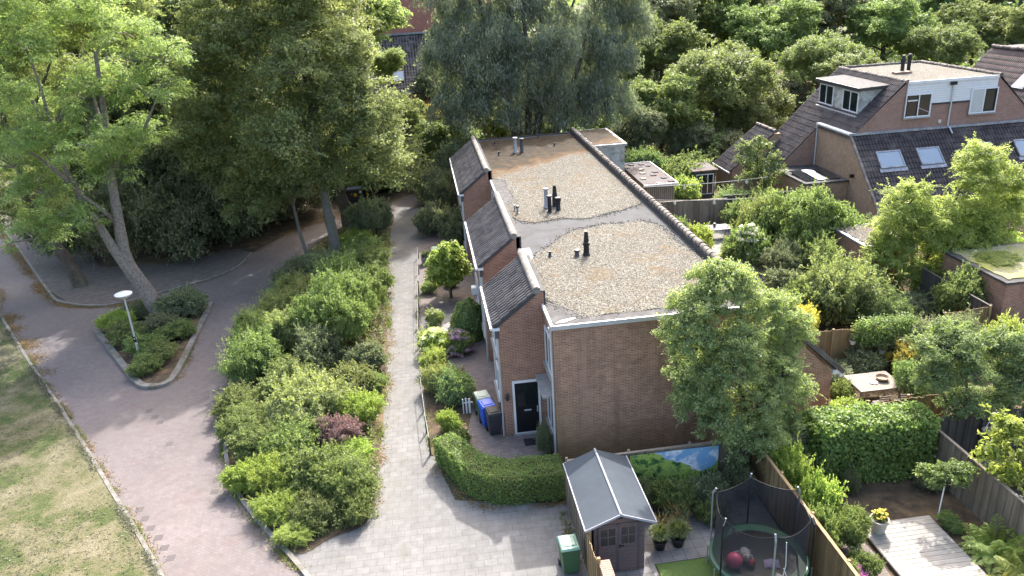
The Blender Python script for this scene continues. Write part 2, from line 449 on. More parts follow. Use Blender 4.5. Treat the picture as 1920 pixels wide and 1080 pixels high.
M['leaf_robinia'] = leaf_mat('leaf_robinia', (0.09, 0.145, 0.03), (0.21, 0.285, 0.075), 0.42)
M['leaf_hornbeam'] = leaf_mat('leaf_hornbeam', (0.06, 0.095, 0.025), (0.19, 0.225, 0.075), 0.36)
M['leaf_dark'] = leaf_mat('leaf_dark', (0.065, 0.085, 0.045), (0.15, 0.18, 0.085), 0.28)
M['leaf_willow'] = leaf_mat('leaf_willow', (0.07, 0.10, 0.07), (0.24, 0.29, 0.22), 0.32, tcol=(1.1, 1.2, 0.7))
M['leaf_mid'] = leaf_mat('leaf_mid', (0.055, 0.10, 0.02), (0.15, 0.21, 0.05), 0.36)
M['leaf_hedge'] = leaf_mat('leaf_hedge', (0.07, 0.13, 0.02), (0.165, 0.25, 0.045), 0.38)
M['leaf_lime'] = leaf_mat('leaf_lime', (0.10, 0.17, 0.015), (0.235, 0.31, 0.035), 0.42)
M['leaf_gold'] = leaf_mat('leaf_gold', (0.12, 0.17, 0.022), (0.26, 0.315, 0.055), 0.42)
M['leaf_yellow'] = leaf_mat('leaf_yellow', (0.22, 0.20, 0.02), (0.42, 0.36, 0.05), 0.40, tcol=(1.1, 1.1, 0.6))
M['leaf_olive'] = leaf_mat('leaf_olive', (0.065, 0.10, 0.022), (0.15, 0.185, 0.05), 0.36)
M['leaf_grey'] = leaf_mat('leaf_grey', (0.095, 0.135, 0.045), (0.24, 0.285, 0.115), 0.38, tcol=(1.5, 1.55, 0.8))
M['leaf_pale'] = leaf_mat('leaf_pale', (0.075, 0.135, 0.045), (0.20, 0.275, 0.105), 0.36, tcol=(1.15, 1.2, 0.6))
M['leaf_purple'] = leaf_mat('leaf_purple', (0.085, 0.05, 0.055), (0.23, 0.14, 0.145), 0.25, tcol=(1.2, 0.9, 0.9))
M['leaf_orange'] = leaf_mat('leaf_orange', (0.13, 0.078, 0.022), (0.27, 0.175, 0.055), 0.3, tcol=(1.1, 1.0, 0.7))
M['flower_white'] = leaf_mat('flower_white', (0.45, 0.47, 0.33), (0.72, 0.72, 0.62), 0.25, tcol=(1.0, 1.0, 0.85))
M['flower_cream'] = leaf_mat('flower_cream', (0.38, 0.43, 0.16), (0.66, 0.68, 0.38), 0.25, tcol=(1.0, 1.0, 0.7))
M['flower_mauve'] = leaf_mat('flower_mauve', (0.30, 0.15, 0.27), (0.62, 0.42, 0.55), 0.25, tcol=(1.0, 0.9, 1.0))
M['flower_magenta'] = leaf_mat('flower_magenta', (0.35, 0.05, 0.28), (0.6, 0.15, 0.5), 0.25, tcol=(1.0, 0.8, 1.0))
M['flower_yellow'] = leaf_mat('flower_yellow', (0.55, 0.42, 0.02), (0.75, 0.62, 0.05), 0.25, tcol=(1.0, 1.0, 0.6))
M['grass'] = leaf_mat('grass_blade', (0.04, 0.058, 0.02), (0.13, 0.116, 0.07), 0.25, tcol=(1.1, 1.1, 0.7))

# ---------------------------------------------------------------- building blocks
ORI = {}

class MB:
    def __init__(s):
        s.v, s.f, s.t = [], [], []

    def add(s, vs, fs, tint=1.0):
        o = len(s.v)
        s.v += [tuple(p) for p in vs]
        s.f += [tuple(i + o for i in q) for q in fs]
        s.t += [tint] * len(fs)
        return s

    def box(s, x0, y0, z0, x1, y1, z1, tint=1.0):
        vs = [(x0, y0, z0), (x1, y0, z0), (x1, y1, z0), (x0, y1, z0), (x0, y0, z1), (x1, y0, z1), (x1, y1, z1), (x0, y1, z1)]
        return s.add(vs, [(0, 3, 2, 1), (4, 5, 6, 7), (0, 1, 5, 4), (1, 2, 6, 5), (2, 3, 7, 6), (3, 0, 4, 7)], tint)

    def obox(s, o, a, b, c, tint=1.0):
        o, a, b, c = Vector(o), Vector(a), Vector(b), Vector(c)
        vs = [o, o + a, o + a + b, o + b, o + c, o + a + c, o + a + b + c, o + b + c]
        return s.add(vs, [(0, 3, 2, 1), (4, 5, 6, 7), (0, 1, 5, 4), (1, 2, 6, 5), (2, 3, 7, 6), (3, 0, 4, 7)], tint)

    def taper(s, cx, cy, z0, z1, w0, d0, w1, d1, tint=1.0):
        vs = []
        for z, w, d in ((z0, w0, d0), (z1, w1, d1)):
            vs += [(cx - w / 2, cy - d / 2, z), (cx + w / 2, cy - d / 2, z), (cx + w / 2, cy + d / 2, z), (cx - w / 2, cy + d / 2, z)]
        return s.add(vs, [(0, 3, 2, 1), (4, 5, 6, 7), (0, 1, 5, 4), (1, 2, 6, 5), (2, 3, 7, 6), (3, 0, 4, 7)], tint)

    def extr(s, poly, vec, tint=1.0):
        n = len(poly)
        vec = Vector(vec)
        a = [Vector(p) for p in poly]
        vs = a + [p + vec for p in a]
        fs = [tuple(range(n - 1, -1, -1)), tuple(range(n, 2 * n))] + [(i, (i + 1) % n, n + (i + 1) % n, n + i) for i in range(n)]
        return s.add(vs, fs, tint)

    def tube(s, pts, rad, n=8, tint=1.0, jit=0.0):
        pts = [Vector(p) for p in pts]
        if not isinstance(rad, (list, tuple)):
            rad = [rad] * len(pts)
        vs, fs = [], []
        ref = Vector((0.37, 0.91, 0.13))
        for i, p in enumerate(pts):
            d = (pts[min(i + 1, len(pts) - 1)] - pts[max(i - 1, 0)]).normalized()
            u = d.cross(ref)
            if u.length < 0.1:
                u = d.cross(Vector((1, 0, 0)))
            u.normalize()
            w = d.cross(u)
            for k in range(n):
                a = 2 * math.pi * k / n
                r = rad[i] * (1 + jit * math.sin(3 * a + i * 0.7) + jit * RND.uniform(-0.6, 0.6))
                vs.append(p + u * (math.cos(a) * r) + w * (math.sin(a) * r))
        for i in range(len(pts) - 1):
            for k in range(n):
                fs.append((i * n + k, i * n + (k + 1) % n, (i + 1) * n + (k + 1) % n, (i + 1) * n + k))
        fs.append(tuple(range(n - 1, -1, -1)))
        fs.append(tuple((len(pts) - 1) * n + k for k in range(n)))
        return s.add(vs, fs, tint)

    def lathe(s, prof, c=(0, 0, 0), n=20, tint=1.0, caps=True):
        vs, fs = [], []
        for r, z in prof:
            for k in range(n):
                a = 2 * math.pi * k / n
                vs.append((c[0] + r * math.cos(a), c[1] + r * math.sin(a), c[2] + z))
        m_ = len(prof)
        for i in range(m_ - 1):
            for k in range(n):
                fs.append((i * n + k, i * n + (k + 1) % n, (i + 1) * n + (k + 1) % n, (i + 1) * n + k))
        if caps:
            fs.append(tuple(range(n - 1, -1, -1)))
            fs.append(tuple((m_ - 1) * n + k for k in range(n)))
        return s.add(vs, fs, tint)

    def obj(s, name, mt, parent=None, smooth=False, bevel=0.0, loc=None):
        o_ = ORI.get(parent.name, Vector((0, 0, 0))) if parent else Vector(loc or (0, 0, 0))
        me = bpy.data.meshes.new(name)
        me.from_pydata([(p[0] - o_.x, p[1] - o_.y, p[2] - o_.z) for p in s.v], [], s.f)
        at = me.attributes.new('tint', 'FLOAT', 'FACE')
        at.data.foreach_set('value', np.array(s.t, dtype=np.float32))
        me.materials.append(M[mt] if isinstance(mt, str) else mt)
        if smooth:
            me.polygons.foreach_set('use_smooth', [True] * len(me.polygons))
        me.update()
        ob = bpy.data.objects.new(name, me)
        COL.objects.link(ob)
        ORI[ob.name] = o_
        if parent:
            ob.parent = parent
        else:
            ob.location = o_
        if bevel:
            b = ob.modifiers.new('bevel', 'BEVEL')
            b.width = bevel
            b.segments = 2
            b.limit_method = 'ANGLE'
        if smooth:
            try:
                me.set_sharp_from_angle(angle=R(40))
            except Exception:
                pass
        return ob

def tag(o, label, cat, group=None, kind=None):
    if label:
        o['label'] = label
    if cat:
        o['category'] = cat
    if group:
        o['group'] = group
    if kind:
        o['kind'] = kind
    return o

def thing(name, label, cat, loc=(0, 0, 0), group=None, rotz=0.0, local=False):
    o = bpy.data.objects.new(name, None)
    o.empty_display_size = 0.2
    COL.objects.link(o)
    o.location = loc
    o.rotation_euler = (0, 0, rotz)
    ORI[o.name] = Vector((0, 0, 0)) if local else Vector(loc)
    return tag(o, label, cat, group)

def struct(o):
    o['kind'] = 'structure'
    return o

def copy_tree(o, parent=None):
    c = o.copy()
    COL.objects.link(c)
    if parent:
        c.parent = parent
    for ch in list(o.children):
        copy_tree(ch, c)
    return c

def dup(o, loc, rotz, label, group=None):
    c = copy_tree(o)
    c.location = loc
    c.rotation_euler = (0, 0, rotz)
    c['label'] = label
    if group:
        c['group'] = group
    return c

def sheet(name, pts, z, mt, thick=0.0):
    b = MB()
    if thick:
        b.extr([(p[0], p[1], z - thick) for p in pts], (0, 0, thick))
    else:
        b.add([(p[0], p[1], z) for p in pts], [tuple(range(len(pts)))])
    o = b.obj(name, mt)
    import bmesh
    bm = bmesh.new()
    bm.from_mesh(o.data)
    bmesh.ops.recalc_face_normals(bm, faces=bm.faces)
    if not thick:
        for f in bm.faces:
            if f.normal.z < 0:
                f.normal_flip()
    bmesh.ops.triangulate(bm, faces=[f for f in bm.faces if len(f.verts) > 4])
    bm.to_mesh(o.data)
    bm.free()
    return struct(o)

def smooth_line(pts, n=6, closed=False):
    pts = [Vector((p[0], p[1], p[2] if len(p) > 2 else 0.0)) for p in pts]
    out = []
    m_ = len(pts)
    rng = range(m_ if closed else m_ - 1)
    for i in rng:
        p0 = pts[(i - 1) % m_] if closed or i > 0 else pts[0]
        p1 = pts[i]
        p2 = pts[(i + 1) % m_]
        p3 = pts[(i + 2) % m_] if closed or i < m_ - 2 else pts[-1]
        for k in range(n):
            t = k / n
            out.append(0.5 * ((2 * p1) + (p2 - p0) * t + (2 * p0 - 5 * p1 + 4 * p2 - p3) * t * t + (3 * p1 - p0 - 3 * p2 + p3) * t * t * t))
    if not closed:
        out.append(pts[-1])
    return out

def kerb(name, pts, w, z0, z1, mt='kerb', n=6, closed=False):
    L = smooth_line(pts, n, closed)
    b = MB()
    m_ = len(L)
    vs, fs = [], []
    for i, p in enumerate(L):
        a = L[(i - 1) % m_] if closed or i > 0 else L[i]
        c = L[(i + 1) % m_] if closed or i < m_ - 1 else L[i]
        d = (c - a)
        d.z = 0
        d.normalize()
        nn = Vector((-d.y, d.x, 0))
        q, e = p + nn * w / 2, p - nn * w / 2
        vs += [(q.x, q.y, z0), (q.x, q.y, z1), (e.x, e.y, z1), (e.x, e.y, z0)]
    for i in range(m_ if closed else m_ - 1):
        j = (i + 1) % m_
        for k in range(3):
            fs.append((i * 4 + k, i * 4 + k + 1, j * 4 + k + 1, j * 4 + k))
    if not closed:
        fs += [(0, 1, 2, 3), (m_ * 4 - 1, m_ * 4 - 2, m_ * 4 - 3, m_ * 4 - 4)]
    b.add(vs, fs)
    return struct(b.obj(name, mt))

# ---------------------------------------------------------------- foliage
def quads(name, V, tint, mt):
    """V: (n,4,3) leaf quads"""
    n = len(V)
    me = bpy.data.meshes.new(name)
    me.vertices.add(n * 4)
    me.vertices.foreach_set('co', np.ascontiguousarray(V, dtype=np.float32).ravel())
    me.loops.add(n * 4)
    me.loops.foreach_set('vertex_index', np.arange(n * 4, dtype=np.int32))
    me.polygons.add(n)
    me.polygons.foreach_set('loop_start', np.arange(0, n * 4, 4, dtype=np.int32))
    me.polygons.foreach_set('loop_total', np.full(n, 4, dtype=np.int32))
    at = me.attributes.new('tint', 'FLOAT', 'FACE')
    at.data.foreach_set('value', np.ascontiguousarray(np.clip(tint, 0, 1), dtype=np.float32))
    me.materials.append(M[mt])
    me.update(calc_edges=True)
    return me

def unit(a):
    return a / np.maximum(np.linalg.norm(a, axis=-1, keepdims=True), 1e-6)

def leaf_quads(rng, C, Nn, A, L, W):
    n = len(C)
    A = A - Nn * np.sum(A * Nn, axis=1, keepdims=True)
    A = unit(A)
    B = np.cross(Nn, A)
    s = rng.uniform(0.65, 1.3, (n, 1))
    a, b = A * L * s * 0.5, B * W * s * 0.5
    fold = Nn * (W * 0.22) * s
    return np.stack([C - a, C - a * 0.1 + b + fold, C + a, C - a * 0.1 - b + fold], axis=1)

def clump_leaves(rng, CC, cr, out, lpc, L, W, style):
    """CC clump centres, cr radii, out outward directions"""
    n = len(CC)
    idx = np.repeat(np.arange(n), lpc)
    k = len(idx)
    d = unit(rng.normal(size=(k, 3)))
    r = rng.uniform(0, 1, (k, 1)) ** 0.45
    sq = np.array([1.0, 1.0, 0.6])
    off = d * r * sq * cr[idx][:, None]
    rnd = rng.normal(size=(k, 3))
    upv = np.array([0, 0, 1.0])
    if style == 'willow':
        hang = rng.uniform(0, 1, (k, 1)) ** 0.8
        off = d * r * np.array([0.65, 0.65, 0.4]) * cr[idx][:, None]
        off[:, 2:3] -= hang * cr[idx][:, None] * 1.25
        A = np.array([0, 0, -1.0]) + 0.38 * rnd + 0.2 * out[idx]
        Nn = unit(np.cross(unit(A), unit(rng.normal(size=(k, 3)))) + 0.25 * upv)
    elif style == 'pinnate':
        hd = np.linalg.norm(off[:, :2], axis=1)
        off[:, 2] *= 0.6
        off[:, 2] -= 0.45 * hd * hd / np.maximum(cr[idx], 0.1)
        A = unit(off) + 0.5 * rnd * np.array([1, 1, 0.4]) - 0.2 * upv
        Nn = unit(upv * 0.9 + 0.35 * out[idx] + 0.55 * rnd)
    elif style == 'spray':
        off = d * r * np.array([0.75, 0.75, 1.0]) * cr[idx][:, None]
        A = unit(off) * 0.8 + out[idx] * 0.7 + upv * 0.5 + 0.35 * rnd
        Nn = unit(0.5 * upv + 0.6 * out[idx] + 0.7 * rnd)
    else:
        A = rnd + 0.5 * unit(off)
        Nn = unit(upv * 0.5 + 0.35 * out[idx] + 0.3 * unit(off) + 0.75 * rng.normal(size=(k, 3)))
    C = CC[idx] + off
    ct = rng.uniform(0.0, 1.0, n)
    tint = 0.15 + 0.40 * ct[idx] + 0.55 * rng.uniform(0, 1, k) - 0.1
    return leaf_quads(rng, C, Nn, unit(A), L, W), tint

def crown_mesh(name, mt, lobes, nclump, lpc, L, W, style='broad', cr=0.7, seed=1, low=-0.75, shell=0.5, zmin=None, shoots=0, slen=2.2):
    rng = np.random.default_rng(seed)
    lo = np.array(lobes, dtype=float)
    w = (lo[:, 3] * lo[:, 4] + lo[:, 4] * lo[:, 5] + lo[:, 3] * lo[:, 5])
    w /= w.sum()
    CC, OUT = [], []
    tries = 0
    need = nclump
    while need > 0 and tries < 12:
        tries += 1
        m_ = need * 2 + 20
        i = rng.choice(len(lo), m_, p=w)
        d = rng.normal(size=(m_, 3))
        d[:, 2] += 0.2
        d = unit(d)
        rad = 1.0 - shell * rng.uniform(0, 1, m_) ** 1.7 + rng.normal(size=m_) * 0.07 + (rng.uniform(0, 1, m_) < 0.10) * rng.uniform(0.0, 0.28, m_)
        c = lo[i, :3] + d * rad[:, None] * lo[i, 3:]
        ok = d[:, 2] > low
        for j in range(len(lo)):
            q = np.linalg.norm((c - lo[j, :3]) / lo[j, 3:], axis=1)
            ok &= (q > 0.62) | (i == j)
        if zmin is not None:
            ok &= c[:, 2] > zmin
        c, d = c[ok][:need], d[ok][:need]
        CC.append(c)
        OUT.append(d)
        need -= len(c)
    CC, OUT = np.concatenate(CC), np.concatenate(OUT)
    crs = cr * rng.uniform(0.55, 1.45, len(CC))
    V, t = clump_leaves(rng, CC, crs, OUT, lpc, L, W, style)
    if shoots:
        w_ = rng.choice(len(CC), shoots)
        D = unit(OUT[w_] + np.array([0, 0, 0.45]) + 0.55 * rng.normal(size=(shoots, 3)))
        ln = slen * cr * rng.uniform(0.5, 1.4, shoots)
        m_ = 16
        s_ = np.tile(np.linspace(0.1, 1.0, m_), shoots)
        ii = np.repeat(np.arange(shoots), m_)
        side = unit(np.cross(D[ii], rng.normal(size=(len(ii), 3))))
        droop = np.column_stack([np.zeros(len(ii)), np.zeros(len(ii)), -0.25 * s_ ** 2 * ln[ii]])
        A = unit(D[ii] * 0.6 + side)
        C = CC[w_][ii] + D[ii] * (ln[ii] * s_)[:, None] + droop + A * (L * 0.4)
        Nn = unit(np.cross(A, rng.normal(size=(len(ii), 3))) + np.array([0, 0, 0.8]))
        V2 = leaf_quads(rng, C, Nn, A, L * 0.95, W * 0.95)
        t2 = 0.35 + 0.3 * rng.uniform(0, 1, shoots)[ii] + 0.35 * rng.uniform(0, 1, len(ii))
        V, t = np.concatenate([V, V2]), np.concatenate([t, t2])
    return quads(name, V, t, mt)

def put_mesh(name, me, parent=None, loc=(0, 0, 0), rotz=0.0, scale=(1, 1, 1), mt=None):
    o = bpy.data.objects.new(name, me)
    COL.objects.link(o)
    o.location = loc
    o.rotation_euler = (0, 0, rotz)
    o.scale = scale
    if parent:
        o.parent = parent
    if mt:
        o.material_slots[0].link = 'OBJECT'
        o.material_slots[0].material = M[mt]
    ORI[o.name] = Vector(loc)
    return o

# ================================================================ GROUND AND ROADS
sheet('ground', [(-400, -60), (400, -60), (400, 500), (-400, 500)], -0.03, 'ground')
sheet('road', [(1.2, 8), (-2.0, 8), (-5.6, 14), (-9.5, 20.79), (-12.7, 25.83), (-16.4, 31.58), (-21.3, 38.99), (-25.7, 45.66), (-38, 64.5), (-66, 107),
               (-57, 110), (-38.0, 71.5), (-31.2, 60.3), (-24.4, 49.1), (-22.0, 46.3), (-19.6, 45.5), (-16.9, 46.7), (-13.3, 49.5), (-12.3, 53.6), (-9.9, 57.8), (-6.9, 60.5), (-1.0, 65.4),
               (3.0, 68.0), (3.0, 60), (-0.5, 58), (-0.5, 12)], 0.0, 'road')
sheet('path', [(-0.9, 13.3), (-4.85, 19.8), (-5.7, 21.1), (-4.66, 21.6), (-3.1, 21.9), (-2.9, 24.8), (-2.75, 28), (-2.7, 34), (-2.85, 42), (-3.0, 53), (-2.7, 59.4),
               (-2.3, 61.6), (-0.6, 60.6), (-0.6, 57), (-1.0, 49), (-1.1, 41.6), (-1.2, 36), (-1.1, 31.4), (-0.95, 27.8), (-0.75, 25.4), (-0.1, 22.7), (3.72, 21.7), (3.72, 8), (2.0, 8)], 0.006, 'path')
sheet('pavement', [(-38.2, 71.2), (-31.28, 60.31), (-24.45, 49.16), (-22.08, 46.34), (-19.61, 45.45), (-16.88, 46.68), (-13.3, 49.46), (-12.5, 53.0), (-13.6, 54.2), (-17.5, 52.2), (-22.5, 52.8), (-26.5, 60), (-34, 73.5)], 0.06, 'pavement', 0.1)
kerb('pavement_kerb', [(-38.2, 71.2), (-31.28, 60.31), (-24.45, 49.16), (-22.6, 46.7), (-19.61, 45.45), (-16.88, 46.68), (-13.3, 49.46), (-12.5, 53.0)], 0.16, -0.02, 0.085)
sheet('woodland_floor', [(-13.6, 54.2), (-17.5, 52.2), (-22.5, 52.8), (-26.5, 60), (-34, 73.5), (-60, 120), (60, 160), (60, 64), (16, 64), (3, 66.5), (-1.0, 65.3), (-6.9, 60.5), (-9.9, 57.8), (-12.3, 53.6)], 0.012, 'soil')
sheet('lawn', [(-5.75, 14), (-9.62, 20.79), (-12.82, 25.83), (-16.54, 31.58), (-21.48, 38.99), (-25.84, 45.66), (-38.2, 64.5), (-66.2, 107), (-120, 107), (-120, 8), (-2.2, 8)], 0.05, 'lawn', 0.1)
kerb('lawn_kerb', [(-2.1, 8), (-5.66, 14), (-9.55, 20.79), (-12.75, 25.83), (-16.46, 31.58), (-21.4, 38.99), (-25.76, 45.66), (-38.1, 64.5), (-66.1, 107)], 0.14, -0.02, 0.07)
BED = smooth_line([(-5.45, 21.0), (-7.26, 23.7), (-8.15, 25.4), (-8.83, 27.2), (-9.3, 29.4), (-9.75, 34.5), (-9.7, 41.6), (-8.95, 51.0), (-6.4, 57.6), (-2.95, 60.2),
                   (-3.05, 53.2), (-2.9, 42.2), (-2.75, 34.0), (-2.8, 28.2), (-2.95, 24.8), (-3.1, 22.2), (-4.3, 21.5)], 4, True)
sheet('planting_bed', [(p.x, p.y) for p in BED], 0.018, 'soil')
kerb('bed_kerb', [(-1.0, 13.4), (-4.9, 19.86), (-7.26, 23.48), (-8.15, 25.23), (-8.83, 27.11), (-9.25, 29.0), (-9.3, 29.9)], 0.15, -0.02, 0.10)
ISL = smooth_line([(-18.7, 41.6), (-16.6, 38.0), (-14.5, 34.7), (-13.8, 34.1), (-13.1, 34.3), (-13.0, 35.6), (-13.1, 39.0), (-13.25, 43.6), (-14.6, 44.1), (-17.4, 43.3)], 5, True)
sheet('island_bed', [(p.x, p.y) for p in ISL], 0.06, 'soil', 0.1)
kerb('island_kerb', [(-18.83, 41.6), (-16.6, 37.95), (-14.6, 34.75), (-13.8, 34.0), (-13.0, 34.2), (-12.85, 35.6), (-13.0, 39.5), (-13.2, 44.0)], 0.30, -0.02, 0.15)
sheet('front_garden_paving', [(-0.9, 25.8), (-0.3, 24.9), (0.75, 23.2), (1.7, 22.6), (3.9, 22.5), (3.9, 60), (-0.6, 60), (-1.0, 49), (-1.1, 41.6), (-1.2, 36), (-1.1, 31.4)], 0.012, 'patio')
sheet('front_garden_soil', [(-0.85, 25.6), (0.4, 25.9), (0.9, 28.3), (0.9, 32.5), (-0.9, 32.5), (-1.05, 31.4)], 0.03, 'soil', 0.05)
sheet('front_garden_gravel', [(-1.05, 35.6), (1.8, 35.6), (1.8, 39.0), (-1.0, 39.0)], 0.02, 'concrete', 0.03)
sheet('garden_ground', [(3.73, 8), (60, 8), (60, 64), (14.6, 64), (14.6, 24.3), (3.73, 24.3)], 0.0, 'soil')
sheet('back_terrace', [(14.6, 36), (24.5, 36), (24.5, 51), (14.6, 51)], 0.01, 'slab')
sheet('turf', [(5.6, 8), (10.1, 8), (10.1, 18.3), (5.8, 18.3)], 0.03, 'turf', 0.04)
sheet('garden_paving', [(5.6, 18.34), (10.1, 18.34), (10.1, 21.6), (5.6, 21.6)], 0.02, 'slab', 0.04)
sheet('shed_base', [(3.3, 15.0), (5.75, 15.0), (5.75, 21.5), (3.74, 21.5)], 0.024, 'slab', 0.05)
sheet('gravel_edge', [(10.35, 14), (12.2, 14), (12.4, 17.6), (12.2, 19.6), (10.35, 19.6)], 0.015, 'patio')
sheet('fern_garden_paving', [(16.6, 14), (24, 14), (24, 22.8), (16.6, 22.8)], 0.015, 'patio')
b = MB().box(-11.05, 37.6, -0.02, -10.35, 38.1, 0.008)
tag(b.obj('road_drain', 'iron', loc=(-10.7, 37.8, 0)), 'dark rectangular iron drain grate set in the red paving right of the kerbed island', 'drain grate')
b = MB().lathe([(0.30, -0.02), (0.30, 0.012), (0.26, 0.018), (0.25, 0.012)], (-0.75, 17.9, 0), 20)
tag(b.obj('manhole_cover', 'iron', loc=(-0.75, 17.9, 0)), 'round dark iron manhole cover in the grey paving before the green bin', 'manhole cover')

# ================================================================ WALL, ROOF AND WINDOW HELPERS
def tile_roof(o, u, v, W, Lv, pitch=0.22, row=0.36, amp=0.028, seed=3, lift=0.045, keep=None):
    """pantile slope: o lower corner, u along the eave, v up the slope (unit vectors)"""
    rg = random.Random(seed)
    o, u, v = Vector(o), Vector(u), Vector(v)
    nn = u.cross(v)
    if nn.z < 0:
        nn = -nn
    b = MB()
    nr = max(1, int(round(Lv / row)))
    row = Lv / nr
    nc = max(1, int(round(W / pitch)))
    pitch = W / nc
    prof = [(0.0, 0.0), (0.12, 0.8), (0.28, 1.0), (0.44, 0.8), (0.56, 0.0), (0.78, -0.25)]
    for j in range(nr):
        for i in range(nc):
            mid = o + u * ((i + 0.5) * pitch) + v * ((j + 0.5) * row)
            if keep and not keep(mid):
                continue
            vs = []
            pr = prof + [(1.0, 0.0)]
            for t, h in pr:
                p = o + u * ((i + t) * pitch)
                vs.append(p + v * (j * row) + nn * (h * amp))
                vs.append(p + v * (j * row - 0.012) + nn * (h * amp + lift))
                vs.append(p + v * ((j + 1) * row + 0.02) + nn * (h * amp + 0.006))
            fs = []
            for k in range(len(pr) - 1):
                a = k * 3
                fs += [(a, a + 3, a + 4, a + 1), (a + 1, a + 4, a + 5, a + 2)]
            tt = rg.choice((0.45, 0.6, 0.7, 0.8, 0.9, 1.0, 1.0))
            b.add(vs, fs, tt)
            for q_ in range(len(fs) - 4, len(fs)):  # valley faces get the darkest tint: groove shade painted into the tile colour
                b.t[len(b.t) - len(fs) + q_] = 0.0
    return b

def ridge_tiles(p0, p1, r=0.14, seg=0.42, seed=5):
    rg = random.Random(seed)
    p0, p1 = Vector(p0), Vector(p1)
    n = max(1, int((p1 - p0).length / seg))
    d = (p1 - p0) / n
    b = MB()
    for i in range(n):
        a = p0 + d * i
        j = Vector((rg.uniform(-.012, .012), rg.uniform(-.012, .012), rg.uniform(-.012, .012)))
        b.tube([a + j - d * 0.06, a + d * 0.12 + j, a + d * 0.98 + j], [r * 1.12, r * 1.1, r * 0.93], 12, rg.uniform(0.35, 1.0))
    return b

def window(parent, o, u, w, h, n, cols=1, frame='white', pane='glass', fwid=0.06, depth=0.05, sill=None, bars=0, name='window'):
    o, u, n = Vector(o), Vector(u), Vector(n)
    z = Vector((0, 0, 1))
    b = MB()
    def bar(a0, a1, z0, z1, dd=depth):
        b.obox(o + u * a0 + z * z0 - n * 0.01, u * (a1 - a0), n * (dd + 0.01), z * (z1 - z0))
    bar(0, w, 0, fwid)
    bar(0, w, h - fwid, h)
    xs = [0.0] + [w * k / cols for k in range(1, cols)] + [w]
    for k, x in enumerate(xs):
        a = x if k == 0 else (x - fwid if k == cols else x - fwid / 2)
        bar(a, a + fwid, fwid + 0.001, h - fwid - 0.001)
    for k in range(bars):
        zz = h * (k + 1) / (bars + 1)
        bar(fwid, w - fwid, zz - 0.018, zz + 0.018, depth * 0.7)
    f = b.obj(name, frame, parent)
    g = MB().obox(o + u * fwid * 0.5 + z * fwid * 0.5 + n * 0.003, u * (w - fwid), n * (depth * 0.35), z * (h - fwid))
    g.obj('pane', pane, f)
    if sill:
        MB().obox(o - u * 0.06 - z * 0.09 - n * 0.01, u * (w + 0.12), n * 0.14, z * 0.085).obj('sill', sill, f)
    return f

# ================================================================ THE LONG TERRACED BLOCK
H0 = thing('terraced_house', 'long brown brick block with gravelled flat roof and three tiled porch roofs', 'house', (3.87, 24.37, 0))
XL, XR, YN, YF, ZR = 3.87, 11.35, 24.37, 58.3, 5.42
w = MB()
w.extr([(XL, YN, -0.05), (14.42, YN, -0.05), (14.42, YN, 2.45), (XR + 0.05, YN, ZR), (XL, YN, ZR)], (0, YF - YN, 0))
wall = w.obj('wall', 'gable', H0)
# flat roof: bitumen sheet, raised edges, gravel beds with wandering borders
b = MB().box(XL - 0.02, YN - 0.04, ZR + 0.002, XR, YF + 0.02, ZR + 0.06)
roof = b.obj('flat_roof', 'membrane', H0)
def rough_poly(pts, z, th, amp, seed, step=0.35):
    rg = random.Random(seed)
    out = []
    for i, p in enumerate(pts):
        q = pts[(i + 1) % len(pts)]
        p_, q_ = Vector((p[0], p[1], 0)), Vector((q[0], q[1], 0))
        k = max(1, int((q_ - p_).length / step))
        for t in range(k):
            c = p_.lerp(q_, t / k)
            out.append((c.x + rg.uniform(-amp, amp), c.y + rg.uniform(-amp, amp), z))
    return out
def gravel_part(name, pts, mt, parent, seed, z=ZR + 0.058, th=0.022, amp=0.09):
    P3 = rough_poly(pts, z, th, amp, seed)
    bb = MB().extr(P3, (0, 0, th))
    o = bb.obj(name, mt, parent)
    import bmesh
    bm = bmesh.new()
    bm.from_mesh(o.data)
    bmesh.ops.recalc_face_normals(bm, faces=bm.faces)
    bmesh.ops.triangulate(bm, faces=[f for f in bm.faces if len(f.verts) > 4])
    bm.to_mesh(o.data)
    bm.free()
    return o
gravel_part('near_gravel', [(5.1, 24.95), (11.12, 24.95), (11.12, 29.6), (10.95, 31.0), (10.75, 32.6), (10.75, 34.3), (10.2, 35.3), (9.2, 35.2), (8.3, 35.35), (7.5, 35.0), (6.7, 34.9), (6.0, 33.9), (5.2, 32.9), (4.5, 31.9), (4.05, 31.2), (4.02, 26.8), (4.3, 26.2), (4.8, 25.5)], 'gravel', roof, 4)
gravel_part('far_gravel', [(4.02, 38.8), (4.25, 37.4), (5.0, 36.6), (5.8, 36.75), (6.6, 36.95), (7.5, 36.5), (8.4, 36.75), (9.3, 37.2), (10.4, 37.8), (11.0, 38.4), (11.13, 40), (11.13, 57.9), (4.0, 57.9), (4.0, 46.2), (4.66, 45.6), (4.66, 40.8), (4.02, 39.9)], 'gravel', roof, 9)
rg = random.Random(21)
st = MB()
NEARG = [(11.12, 29.6), (10.95, 31.0), (10.75, 32.6), (10.75, 34.3), (10.2, 35.3), (9.2, 35.2), (8.3, 35.35), (7.5, 35.0), (6.7, 34.9), (6.0, 33.9), (5.2, 32.9), (4.5, 31.9), (4.05, 31.2), (4.02, 29), (4.02, 26.8), (4.3, 26.2), (4.8, 25.5), (5.1, 24.95), (8, 24.95), (11.1, 24.95)]
FARG = [(4.66, 45.6), (4.66, 40.8), (4.02, 39.9), (4.02, 38.8), (4.25, 37.4), (5.0, 36.6), (5.8, 36.75), (6.6, 36.95), (7.5, 36.5), (8.4, 36.75), (9.3, 37.2), (10.4, 37.8), (11.0, 38.4)]
